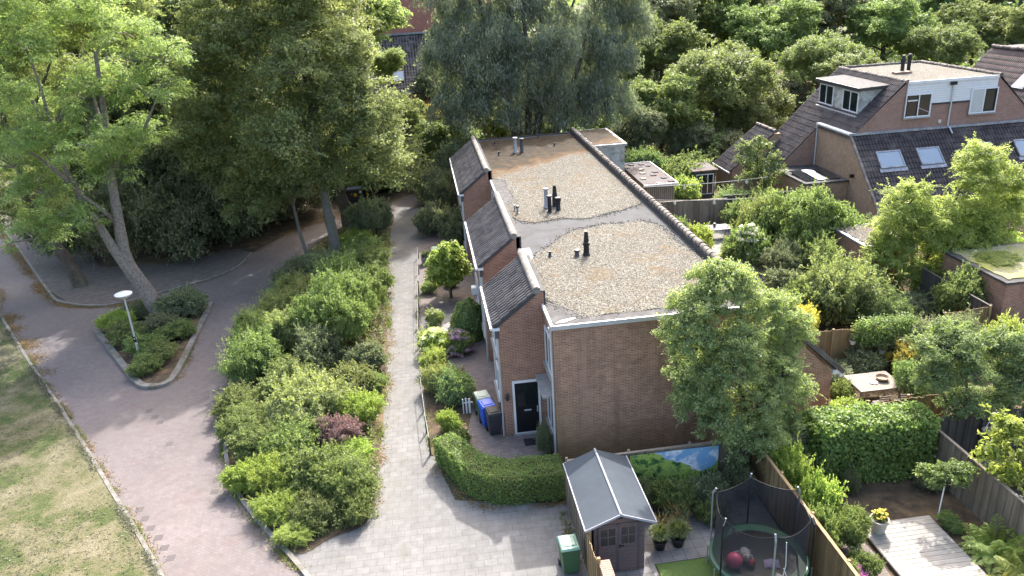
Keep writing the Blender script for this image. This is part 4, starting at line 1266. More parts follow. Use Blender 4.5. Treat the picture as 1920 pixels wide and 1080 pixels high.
# ================================================================ THE LEANING TWIN-STEMMED ROBINIA ON THE ISLAND
def big_tree(name, label, base, bark, stems, limbs, lobes, mt, nclump, lpc, L, W, style, cr, seed, low=-0.75, shell=0.6, twigs=0):
    t = thing(name, label, 'tree', base)
    b = MB()
    for p, r in stems:
        b.tube(smooth_line(p, 4), [r[0] + (r[1] - r[0]) * (i / (4 * (len(p) - 1))) ** 0.8 for i in range(4 * (len(p) - 1) + 1)], 11, jit=0.07)
    for p, r in limbs:
        q = smooth_line(p, 3)
        b.tube(q, [r[0] + (r[1] - r[0]) * i / (len(q) - 1) for i in range(len(q))], 7, jit=0.06)
    rg = random.Random(seed)
    for i in range(twigs):
        lo = rg.choice(lobes)
        d = Vector((rg.uniform(-1, 1), rg.uniform(-1, 1), rg.uniform(-0.4, 1))).normalized()
        c = Vector(lo[:3])
        e = c + Vector((d.x * lo[3], d.y * lo[4], d.z * lo[5])) * 1.0
        s_ = c + Vector((rg.uniform(-.3, .3), rg.uniform(-.3, .3), -0.3)) * lo[5]
        b.tube([s_, s_.lerp(e, 0.5) + Vector((rg.uniform(-.3, .3), rg.uniform(-.3, .3), 0.1)), e], [0.06, 0.035, 0.012], 5)
    b.obj('trunk', bark, t, smooth=True)
    me = crown_mesh(name + '_crown', mt, [(l[0] - base[0], l[1] - base[1], l[2], l[3], l[4], l[5]) for l in lobes], nclump, lpc, L, W, style, cr, seed, low=low, shell=shell, shoots=0 if style == 'willow' else int(nclump * 0.5), slen=1.7)
    put_mesh('crown', me, t)
    return t

def lobes_from(pts, r, seed, rz=0.75, dy=0.0):
    rg = random.Random(seed)
    return [(x + rg.uniform(-.2, .2), y + rg.uniform(-dy, dy), z, r * rg.uniform(.8, 1.2), r * rg.uniform(.8, 1.2), r * rz * rg.uniform(.8, 1.15)) for x, y, z in pts]

big_tree('robinia_tree', 'leaning pale barked tree with two stems and feathery green crown on the kerbed island', (-15.76, 42.7, 0), 'bark_robinia',
         [([(-15.7, 42.7, -0.1), (-16.15, 42.7, 1.6), (-16.75, 42.7, 3.6), (-16.72, 42.8, 5.6), (-16.55, 43.0, 8.3), (-16.2, 43.2, 11.5), (-15.9, 43.2, 14.5)], (0.54, 0.09)),
          ([(-16.55, 42.6, 2.6), (-17.05, 42.5, 3.9), (-17.55, 42.4, 5.7), (-17.95, 42.3, 7.0), (-18.5, 42.2, 9.5), (-19.0, 42.0, 12.5)], (0.34, 0.07))],
         [([(-16.72, 42.8, 5.6), (-17.3, 42.6, 6.5), (-18.2, 42.0, 8.0), (-18.9, 41.5, 10.0)], (0.14, 0.04)), ([(-16.5, 43, 8.5), (-14.8, 43.2, 10), (-13.4, 43.0, 12)], (0.15, 0.04)),
          ([(-18.2, 42.2, 8.0), (-19.6, 42.5, 9.5), (-20.8, 42.5, 10.5)], (0.14, 0.04)), ([(-16.4, 43.1, 10.0), (-17.0, 44.5, 12), (-17.2, 45.5, 14)], (0.13, 0.04)),
          ([(-18.6, 42.2, 10), (-18.5, 42.2, 13), (-18.9, 42.4, 16)], (0.1, 0.03))],
         lobes_from([(-18.54, 42.70, 15.15), (-14.46, 43.50, 15.34), (-13.82, 42.70, 12.49), (-18.20, 42.00, 11.59), (-16.09, 42.40, 9.16), (-19.46, 42.00, 7.85), (-16.12, 43.00, 13.15), (-21.02, 43.00, 9.44), (-20.61, 43.50, 12.61), (-18.09, 41.60, 6.40), (-20.94, 42.20, 5.61), (-15.11, 43.50, 10.27), (-16.24, 43.50, 16.46), (-19.73, 43.00, 16.69), (-14.35, 43.00, 18.32), (-17.27, 43.00, 18.48), (-13.03, 44.00, 14.16), (-16.31, 41.00, 10.55), (-19.02, 41.00, 10.77)], 1.75, 41, 0.62, 0.9),
         'leaf_robinia', 900, 84, 0.17, 0.06, 'pinnate', 0.54, 41, twigs=70)
big_tree('robinia_tree', 'dark trunked feathery tree beside the dark pavement, left of the leaning twin-stemmed tree', (-22.6, 49.4, 0), 'bark_brown',
         [([(-22.5, 49.4, -0.1), (-23.0, 49.5, 1.8), (-23.9, 49.7, 4.2), (-24.3, 49.8, 8), (-24.3, 49.8, 12), (-23.8, 50, 16)], (0.46, 0.07))],
         [([(-24.2, 49.8, 7.5), (-25.8, 49.5, 10), (-27.2, 49, 12)], (0.16, 0.04)), ([(-24.3, 49.8, 9), (-22.5, 50.2, 11.5), (-20.8, 50, 14)], (0.16, 0.04))],
         lobes_from([(-23.19, 50.00, 13.74), (-20.90, 50.50, 15.33), (-20.03, 51.00, 12.50), (-24.26, 49.50, 10.21), (-21.17, 50.00, 16.82), (-24.40, 50.00, 15.59), (-18.45, 51.00, 15.15), (-26.35, 49.50, 7.18), (-25.16, 49.00, 5.21), (-19.66, 50.00, 18.14), (-16.48, 51.00, 17.10)], 2.2, 43, 0.65, 1.0),
         'leaf_robinia', 800, 100, 0.19, 0.066, 'pinnate', 0.66, 43, twigs=40)
big_tree('hornbeam_tree', 'broad yellowish green tree with smooth grey trunk at the top of the shrub bed', (-6.53, 50.7, 0), 'bark_grey',
         [([(-6.5, 50.7, -0.1), (-6.52, 50.7, 1.2), (-6.62, 50.75, 3.2), (-6.72, 50.8, 5.6), (-6.7, 50.9, 9), (-6.9, 51, 13), (-7.0, 51, 16)], (0.46, 0.08))],
         [([(-6.7, 50.8, 5.5), (-8.5, 50.5, 8), (-10.5, 50.2, 10)], (0.2, 0.05)), ([(-6.7, 50.9, 6.5), (-5.2, 50.6, 8.5), (-3.8, 50.3, 10)], (0.18, 0.05)),
          ([(-6.7, 50.9, 8), (-8.0, 52, 11), (-9.6, 53, 14)], (0.17, 0.04)), ([(-6.8, 51, 9), (-5.4, 51.8, 12), (-4.8, 52, 14)], (0.15, 0.04)), ([(-6.7, 50.8, 7), (-7.0, 49, 9), (-7.4, 47.4, 10.5)], (0.15, 0.04))],
         lobes_from([(-10.29, 50.70, 14.03), (-6.62, 50.70, 15.32), (-4.40, 50.70, 13.01), (-9.11, 49.50, 10.63), (-5.67, 49.00, 9.81), (-3.35, 50.00, 8.14), (-11.99, 50.70, 10.02), (-10.46, 50.00, 7.03), (-7.94, 49.50, 5.91), (-5.27, 50.00, 6.25), (-12.70, 52.00, 12.82), (-4.08, 50.50, 10.44), (-7.05, 48.50, 12.77), (-8.18, 51.00, 17.50), (-5.13, 51.00, 17.03), (-13.08, 51.50, 6.93), (-3.33, 51.00, 5.87), (-8.27, 48.00, 8.58), (-10.90, 52.00, 15.53), (-11.31, 50.50, 4.56), (-14.45, 52.00, 9.00)], 2.35, 45, 0.78, 1.0),
         'leaf_hornbeam', 1650, 110, 0.175, 0.10, 'broad', 0.64, 45, twigs=60)
big_tree('oak_tree', 'tree with ridged leaning brown trunk just behind the smooth grey trunk', (-6.05, 57.4, 0), 'bark_brown',
         [([(-6.0, 57.4, -0.1), (-6.25, 57.4, 1.6), (-6.9, 57.5, 4.2), (-7.2, 57.6, 7.5), (-7.4, 57.8, 11), (-7.6, 58, 14.5)], (0.62, 0.1))],
         [([(-7.1, 57.6, 6.5), (-9.2, 57.5, 9), (-11, 57.3, 11)], (0.22, 0.05)), ([(-7.2, 57.6, 7.5), (-5.4, 58, 9.5), (-3.9, 58.2, 11)], (0.2, 0.05))],
         lobes_from([(-9.16, 58.00, 14.13), (-6.34, 58.00, 13.60), (-11.51, 58.00, 11.07), (-13.71, 58.00, 7.12), (-5.41, 58.50, 7.14), (-8.01, 58.00, 16.82), (-4.73, 59.00, 15.22), (-13.64, 59.00, 14.36), (-8.67, 59.00, 8.86), (-15.98, 60.00, 11.16), (-3.01, 59.00, 4.46), (-16.81, 58.00, 4.66)], 2.9, 47, 0.75, 1.0),
         'leaf_hornbeam', 800, 95, 0.22, 0.125, 'broad', 0.85, 47, twigs=30)
t = thing('young_tree', 'thin young tree with slim grey stem at the road edge of the shrub bed', 'tree', (-8.5, 51.4, 0))
MB().tube([(-8.5, 51.4, -0.1), (-8.75, 51.4, 1.5), (-8.9, 51.5, 3.5), (-9.0, 51.5, 5.2)], [0.13, 0.11, 0.09, 0.05], 8, jit=0.05).obj('trunk', 'bark_grey', t, smooth=True)
put_mesh('crown', CROWN[4], t, (-0.5, 0.1, 4.9), 1.0, (1.6, 1.6, 1.5), 'leaf_dark')

big_tree('willow_tree', 'huge dark blue-green willow with drooping foliage rising behind the flat gravel roof', (8.9, 66.5, 0), 'bark_brown',
         [([(8.6, 66.5, -0.1), (8.1, 66.5, 4), (7.6, 66.6, 8), (6.2, 66.8, 13), (5.2, 67, 17)], (0.75, 0.15)),
          ([(9.6, 66.7, -0.1), (9.9, 66.8, 4), (10.6, 67, 9), (10.8, 67, 15)], (0.62, 0.12)),
          ([(10.4, 66.4, -0.1), (11.6, 66.3, 4.5), (13.4, 66.2, 9), (14.6, 66.2, 13)], (0.5, 0.1)), ([(8.9, 66, 0), (9.0, 65.8, 5), (9.3, 65.5, 10), (8.8, 65.3, 15)], (0.45, 0.1))],
         [([(7.8, 66.6, 7), (5.2, 66, 9.5), (3.2, 65.5, 11)], (0.28, 0.06)), ([(10.4, 67, 8), (12.5, 68, 12), (14, 68.5, 15)], (0.26, 0.06))],
         lobes_from([(2.41, 66.00, 12.09), (4.36, 66.50, 14.40), (10.09, 67.00, 14.44), (13.94, 66.50, 12.56), (16.50, 66.00, 10.31), (3.87, 65.50, 9.10), (7.26, 64.50, 8.98), (11.73, 65.00, 8.17), (15.33, 66.00, 7.57), (6.63, 64.50, 12.73), (11.31, 64.50, 11.61), (16.10, 68.00, 13.20), (8.02, 67.00, 16.59), (12.82, 67.00, 16.72), (3.31, 67.00, 16.85), (9.42, 63.80, 10.56), (17.94, 68.00, 12.66), (17.50, 68.00, 15.64), (5.18, 64.00, 10.83), (3.27, 65.00, 7.50), (6.34, 65.00, 7.27), (9.95, 65.50, 6.71), (13.13, 65.50, 6.47), (16.01, 66.00, 6.40)], 2.5, 51, 0.72, 1.0),
         'leaf_willow', 1600, 110, 0.30, 0.075, 'willow', 0.95, 51, low=-0.6)

# the tree in front of the gable
big_tree('garden_tree', 'fresh green bushy tree growing against the brown brick gable beside the trampoline', (10.35, 22.3, 0), 'bark_brown',
         [([(10.35, 22.3, -0.1), (10.3, 22.3, 1.2), (10.1, 22.3, 3), (9.9, 22.4, 5), (9.8, 22.4, 6.5)], (0.16, 0.03))],
         [([(10.2, 22.3, 1.6), (9.2, 22.2, 3.2), (8.5, 22.2, 4.8)], (0.08, 0.02)), ([(10.2, 22.3, 2), (11.3, 22.4, 3.6), (11.9, 22.4, 5)], (0.08, 0.02)), ([(10, 22.3, 3.5), (9.2, 21.8, 5), (8.3, 21.6, 6)], (0.06, 0.02))],
         lobes_from([(9.68, 22.30, 6.88), (8.31, 22.20, 6.60), (11.06, 22.20, 5.91), (8.26, 22.20, 5.45), (9.56, 21.60, 5.40), (11.28, 22.00, 4.20), (8.60, 22.20, 3.61), (10.27, 21.70, 3.47), (10.12, 22.00, 1.85), (11.40, 22.30, 1.92), (11.05, 22.20, 0.71), (10.35, 22.30, 0.06), (11.58, 22.30, -0.34), (9.23, 21.80, 2.72), (10.49, 21.60, 2.26), (9.11, 23.00, 7.32), (11.70, 22.60, 4.86), (8.15, 22.50, 3.29), (7.92, 22.30, 5.83), (8.15, 22.30, 4.22), (11.76, 22.40, 5.25), (11.81, 22.30, 2.94), (9.33, 21.40, 4.75), (11.87, 22.30, 0.98), (8.67, 22.00, 4.52)], 0.82, 53, 0.85, 0.5),
         'leaf_grey', 2300, 84, 0.078, 0.042, 'broad', 0.22, 53, twigs=60)
# golden feathery tree on the right
big_tree('golden_tree', 'bright yellow-green feathery garden tree in two lobes below the brown house', (25.6, 36.2, 0), 'bark_brown',
         [([(25.6, 36.2, -0.1), (26.0, 36.2, 1.5), (26.8, 36.2, 3.5), (27.6, 36.2, 6)], (0.18, 0.04)), ([(25.5, 36.2, 0.4), (25, 36, 2.5), (24.6, 36, 5)], (0.13, 0.03))],
         [],
         lobes_from([(28.76, 36.20, 6.59), (28.01, 36.00, 5.86), (29.87, 36.40, 5.46), (27.26, 35.80, 4.28), (28.81, 36.00, 3.93), (24.62, 36.20, 4.98), (24.19, 36.00, 4.08), (25.33, 35.60, 3.51), (24.18, 35.90, 2.65), (26.45, 35.50, 2.56), (27.95, 35.80, 2.01), (25.08, 35.80, 1.10), (26.21, 35.60, 0.75), (30.71, 37.00, 3.47), (24.11, 36.40, 3.23), (27.49, 35.60, 0.31), (29.40, 36.20, 2.34), (31.00, 37.00, 4.33), (26.58, 36.20, 3.79), (26.07, 36.40, 4.07), (26.88, 35.80, 3.01), (23.44, 35.80, 2.17), (27.82, 34.80, 2.07), (26.74, 34.60, 1.52), (28.59, 35.20, 2.74)], 1.1, 55, 0.85, 0.5),
         'leaf_gold', 1900, 92, 0.125, 0.045, 'pinnate', 0.36, 55, twigs=40)
big_tree('pale_tree', 'small spreading tree with pale grey-green leaves over the tan board fence at the right', (18.4, 21.9, 0), 'bark_brown',
         [([(18.4, 21.9, -0.1), (18.3, 21.9, 1.2), (18.1, 21.9, 2.4), (17.8, 21.9, 3.6)], (0.1, 0.03))],
         [([(18.3, 21.9, 1.3), (17.2, 21.8, 2.4), (16.8, 21.7, 3.2)], (0.06, 0.02)), ([(18.3, 21.9, 1.3), (19.2, 21.9, 2.3), (19.7, 21.9, 3.2)], (0.06, 0.02))],
         lobes_from([(17.99, 22.00, 4.21), (17.03, 22.00, 4.12), (19.20, 22.00, 4.06), (16.84, 21.80, 3.21), (17.97, 21.50, 3.44), (19.48, 21.80, 2.88), (17.88, 21.90, 2.17), (19.35, 21.90, 1.87), (20.15, 22.00, 3.32), (20.32, 22.00, 2.02), (17.66, 23.00, 4.39)], 0.72, 57, 0.7, 0.4),
         'leaf_pale', 620, 80, 0.09, 0.046, 'broad', 0.23, 57, twigs=30)
big_tree('walnut_tree', 'thin tree with large loose yellowish leaves overhanging the old grey fence at the right edge', (17.6, 18.0, 0), 'bark_brown',
         [([(17.7, 18.0, -0.1), (17.5, 18.0, 1.2), (17.2, 18.1, 2.4), (16.9, 18.2, 3.2)], (0.07, 0.02))],
         [([(17.5, 18, 1.3), (17.0, 18.2, 1.9), (16.6, 18.3, 2.2)], (0.035, 0.012)), ([(17.3, 18, 2.0), (17.8, 18, 2.8)], (0.03, 0.01))],
         lobes_from([(16.77, 18.20, 3.51), (16.43, 18.40, 2.48), (17.05, 18.00, 2.65), (16.56, 18.60, 3.48), (17.03, 18.00, 1.88)], 0.42, 58, 0.7, 0.3),
         'leaf_lime', 70, 26, 0.2, 0.09, 'broad', 0.26, 58)
big_tree('white_flowered_tree', 'slender young tree with pale blossom tips before the tiled annexe slope', (23.9, 53.0, 0), 'bark_brown',
         [([(23.9, 53, -0.1), (23.9, 53, 2), (23.8, 53, 4.2)], (0.1, 0.03))], [],
         lobes_from([(23.77, 53.00, 4.28), (23.01, 53.00, 3.57), (24.65, 53.00, 3.04), (23.49, 53.00, 2.35), (25.14, 53.00, 1.81)], 0.85, 59, 0.9, 0.4),
         'leaf_pale', 150, 50, 0.17, 0.08, 'broad', 0.32, 59)

# ================================================================ THE WOOD BEHIND
WT = [
    # left, behind the road
    (((-16.94, 62.00, 14.39)), 4.6, 5.0, 0, 'leaf_olive', 'yellowish green treetop between the leaning twin-stemmed tree and the broad grey-trunked tree'),
    (((-20.40, 60.00, 9.60)), 4.2, 4.6, 2, 'leaf_dark', 'dark tree in shade behind the leaning twin-stemmed tree'),
    (((-17.37, 57.00, 6.10)), 3.4, 3.8, 2, 'leaf_dark', 'dark bushy tree overhanging the shaded hedge left of the broad grey-trunked tree'),
    (((-26.43, 62.00, 7.79)), 4.6, 5.0, 1, 'leaf_robinia', 'feathery green tree filling the space behind the leaning twin-stemmed tree'),
    (((-27.82, 72.00, 15.75)), 5.5, 6.0, 1, 'leaf_robinia', 'tall feathery treetop at the upper left, behind the dark trunked tree'),
    (((-31.48, 64.00, 11.80)), 5.0, 6.5, 1, 'leaf_mid', 'green tree cut by the left frame edge above the far road'),
    (((-15.88, 74.00, 15.37)), 5.2, 5.5, 3, 'leaf_lime', 'lime green treetop rising above the left wood at the upper frame edge'),
    (((-24.95, 78.00, 16.24)), 5.0, 5.5, 0, 'leaf_mid', 'mid green treetop behind the two feathery trees at the upper frame edge'),
    (((-4.39, 72.00, 14.30)), 3.9, 4.4, 1, 'leaf_robinia', 'light green feathery tree just left of the red brick wall'),
    (((-2.43, 76.00, 9.88)), 1.7, 1.6, 1, 'leaf_robinia', 'small light green branchy tree before the dark tiled far roof'),
    (((-11.36, 84.00, 11.70)), 5.5, 6.0, 0, 'leaf_dark', 'dark treetop glimpsed behind the broad grey-trunked tree'),
    (((-12.67, 62.00, 1.62)), 3.2, 3.6, 2, 'leaf_dark', 'low dark tree in deep shade left of the black container'),
    (((-14.81, 58.00, 1.24)), 2.8, 3.2, 2, 'leaf_dark', 'dark low tree above the dark hedge at the road bend'),
    # between the broad tree and the willow
    (((-2.18, 70.00, 6.04)), 2.6, 2.4, 3, 'leaf_mid', 'bushy green tree right of the broad tree and below the far tiled roof'),
    (((1.35, 72.00, 5.45)), 1.9, 1.5, 4, 'leaf_yellow', 'tree with a yellow crown below the far roof, left of the willow'),
    (((-4.26, 67.00, 3.29)), 2.6, 2.6, 4, 'leaf_dark', 'dark loose tree above the bend where road and path meet'),
    (((1.75, 68.00, 3.75)), 2.6, 2.4, 0, 'leaf_olive', 'olive tree beyond the far end of the terraced block'),
    (((-1.16, 73.00, 2.27)), 2.6, 2.6, 2, 'leaf_dark', 'dark dense tree behind the path end under the yellow crown'),
    (((8.05, 78.00, 3.98)), 3.0, 2.4, 4, 'leaf_lime', 'sunlit lime bush seen left of the willow trunks'),
    (((16.57, 80.00, 3.01)), 3.4, 2.8, 4, 'leaf_lime', 'sunlit lime bush seen right of the willow trunks'),
    (((3.66, 84.00, 4.76)), 3.6, 4.2, 2, 'leaf_dark', 'dark tree filling the gap left of the willow'),
    (((13.48, 92.00, 5.33)), 6.5, 6.5, 2, 'leaf_dark', 'dark treetop seen through the willow'),
    # right wood
    (((27.94, 72.00, 6.63)), 4.6, 4.0, 3, 'leaf_olive', 'broad sunlit olive tree standing out before the right wood, left of the dormer house'),
    (((30.57, 71.00, 3.36)), 3.6, 3.0, 3, 'leaf_olive', 'lower olive tree beneath the broad sunlit olive one'),
    (((21.96, 70.00, 4.43)), 3.8, 3.6, 0, 'leaf_mid', 'green tree just right of the white rear dormer'),
    (((19.11, 67.00, 3.25)), 2.4, 2.6, 2, 'leaf_dark', 'dark bush tree between the white rear dormer and the flat shed'),
    (((24.37, 68.00, 1.67)), 2.8, 2.6, 2, 'leaf_dark', 'dark tree rising behind the flat shed with loose slabs'),
    (((37.42, 80.00, 1.41)), 4.0, 4.6, 2, 'leaf_dark', 'dark tree in shade left of the tiled annexe slope'),
    (((27.12, 66.00, 1.12)), 2.4, 2.2, 2, 'leaf_dark', 'low dark tree behind the sunlit garden shrubs of the middle gardens'),
    (((26.87, 86.00, 7.92)), 4.2, 4.2, 0, 'leaf_mid', 'green treetop right of the willow, halfway up the wood'),
    (((28.95, 95.00, 11.89)), 5.0, 4.6, 4, 'leaf_dark', 'dark open treetop right of the willow at the upper frame edge'),
    (((40.80, 90.00, 8.43)), 5.0, 4.6, 2, 'leaf_mid', 'dense treetop above the broad sunlit olive tree'),
    (((36.68, 98.00, 10.06)), 5.5, 5.0, 0, 'leaf_mid', 'round treetop at the upper frame edge, second right of the willow'),
    (((41.22, 78.00, 7.11)), 3.6, 3.2, 3, 'leaf_olive', 'yellow-green treetop behind the glazed roof dormer'),
    (((41.41, 74.00, 6.45)), 3.0, 2.2, 4, 'leaf_olive', 'low olive bush tree just left of the black roof vents'),
    (((56.45, 92.00, 7.89)), 5.0, 4.4, 0, 'leaf_mid', 'round green treetop above the black roof vents'),
    (((52.32, 100.00, 9.64)), 5.5, 5.0, 2, 'leaf_dark', 'dark dense treetop behind the yellow-green one at the upper frame edge'),
    (((58.07, 84.00, 6.85)), 3.6, 3.0, 3, 'leaf_mid', 'bright green treetop behind the pale gravel roof'),
    (((71.11, 96.00, 7.36)), 4.6, 4.2, 4, 'leaf_olive', 'loose olive treetop above the right end of the pale gravel roof'),
    (((70.90, 106.00, 9.29)), 5.6, 5.0, 0, 'leaf_mid', 'tall treetop at the upper frame edge above the pale gravel roof'),
    (((73.35, 92.00, 6.18)), 4.6, 4.4, 2, 'leaf_olive', 'olive treetop above the tiled slope at the right frame edge'),
    (((90.60, 115.00, 8.94)), 6.5, 5.5, 2, 'leaf_dark', 'dark treetop in the upper right corner'),
    (((53.12, 118.00, 11.11)), 6.5, 6.0, 3, 'leaf_mid', 'far treetop at the middle of the right wood skyline'),
    (((70.47, 122.00, 11.54)), 7.0, 6.0, 0, 'leaf_mid', 'far treetop over the dormer house on the skyline'),
    (((38.98, 120.00, 13.39)), 7.0, 6.5, 2, 'leaf_mid', 'far treetop right behind the willow on the skyline'),
    (((25.01, 100.00, 7.51)), 6.0, 6.5, 4, 'leaf_dark', 'dark treetop showing through the right edge of the willow'),
    (((5.99, 105.00, 10.36)), 6.0, 6.5, 2, 'leaf_dark', 'dark treetop behind the left edge of the willow'),
]
for c, Rr, Rz, var, mt, lb in WT:
    wood_tree(c, Rr * 1.12, Rz * 1.2, var, mt, lb)
# skyline wood far behind: one mass
far = MB()
def far_wood():
    rng = np.random.default_rng(77)
    n = 1500
    ang = rng.uniform(-0.9, 1.0, n)
    dist = rng.uniform(128, 185, n)
    CC = np.stack([np.sin(ang) * dist, np.cos(ang) * dist, rng.uniform(1.5, 17.5, n) * rng.uniform(0.75, 1.0, n)], axis=1)
    crs = rng.uniform(1.2, 2.6, n)
    out = unit(rng.normal(size=(n, 3)) + np.array([0, -0.3, 0.6]))
    V, t_ = clump_leaves(rng, CC, crs, out, 26, 0.8, 0.5, 'broad')
    o = put_mesh('far_forest', quads('far_forest', V, t_, 'leaf_mid'))
    tag(o, 'distant wood closing the skyline beyond the houses and gardens', 'forest', kind='stuff')
far_wood()
def undergrowth():
    rng = np.random.default_rng(78)
    n = 5200
    x = rng.uniform(-62, 92, n)
    y = rng.uniform(64, 132, n)
    edge = np.interp(x, [-62, -34, -26, -17, -12, -7, 0, 4, 14, 18, 24, 34, 92], [118, 75, 61, 56, 60, 65.5, 69.5, 70, 70, 64, 64, 64, 64])
    ok = (y > edge) & ~((np.abs(x) < 10) & (y > 81) & (y < 99)) & ~((x > 24) & (y < 64))
    x, y = x[ok], y[ok]
    top = 2.2 + 1.6 * np.sin(x * .5 + np.sin(y * .3) * 2) + 1.2 * np.sin(y * .37 + x * .21)
    z = np.abs(top) * rng.uniform(.15, 1, len(x)) + .2
    CC = np.stack([x, y, z], 1)
    out = unit(rng.normal(size=CC.shape) + np.array([0, -.4, .8]))
    V, t_ = clump_leaves(rng, CC, rng.uniform(.6, 1.3, len(x)), out, 34, .42, .26, 'broad')
    tag(put_mesh('undergrowth', quads('undergrowth', V, t_, 'leaf_mid')), 'thick undergrowth covering the floor of the wood', 'undergrowth', kind='stuff')
undergrowth()
# tall shaded understorey along the pavement and road edge
US = [(-25.0, 55.5, 2.6, 4.6, 'e', 'leaf_dark', 'shaded dark bush at the far left end of the dark hedge, beside the parked car'),
      (-20.6, 54.2, 3.0, 5.6, 'f', 'leaf_dark', 'tall dark bush in shade behind the leaning twin-stemmed tree trunk'),
      (-17.2, 54.0, 2.8, 5.2, 'e', 'leaf_dark', 'dark bush in shade just right of the leaning twin-stemmed tree trunk'),
      (-14.3, 55.6, 2.8, 5.4, 'f', 'leaf_dark', 'dark bush in shade at the inner corner of the road bend'),
      (-12.6, 58.6, 2.6, 4.6, 'e', 'leaf_dark', 'dark roadside bush left of the thin young tree'),
      (-10.2, 62.0, 2.4, 4.0, 'f', 'leaf_dark', 'dark roadside bush left of the black container'),
      (-23.6, 59.0, 3.4, 6.6, 'f', 'leaf_dark', 'highest dark bush behind the row at the pavement edge'),
      (-17.6, 59.0, 3.4, 7.0, 'e', 'leaf_dark', 'big dark bush of the second row in the deep shade'),
      (-12.8, 64.0, 3.2, 6.5, 'f', 'leaf_dark', 'big dark bush far behind the road bend'),
      (-6.6, 67.6, 2.2, 3.2, 'a', 'leaf_mid', 'leafy bush directly behind the black container'),
      (-3.8, 67.9, 1.7, 2.0, 'a', 'leaf_mid', 'leafy bush right of the black container at the road bend'),
      (-1.4, 68.4, 1.8, 2.2, 'b', 'leaf_dark', 'dark bush where the path runs out at the bend')]
for x, y, r_, h_, k_, mt_, lb in US:
    shrub(x, y, r_ * 1.25, h_ * 1.1, k_, mt_, lb, 'bush', 'bushes along the road edge')

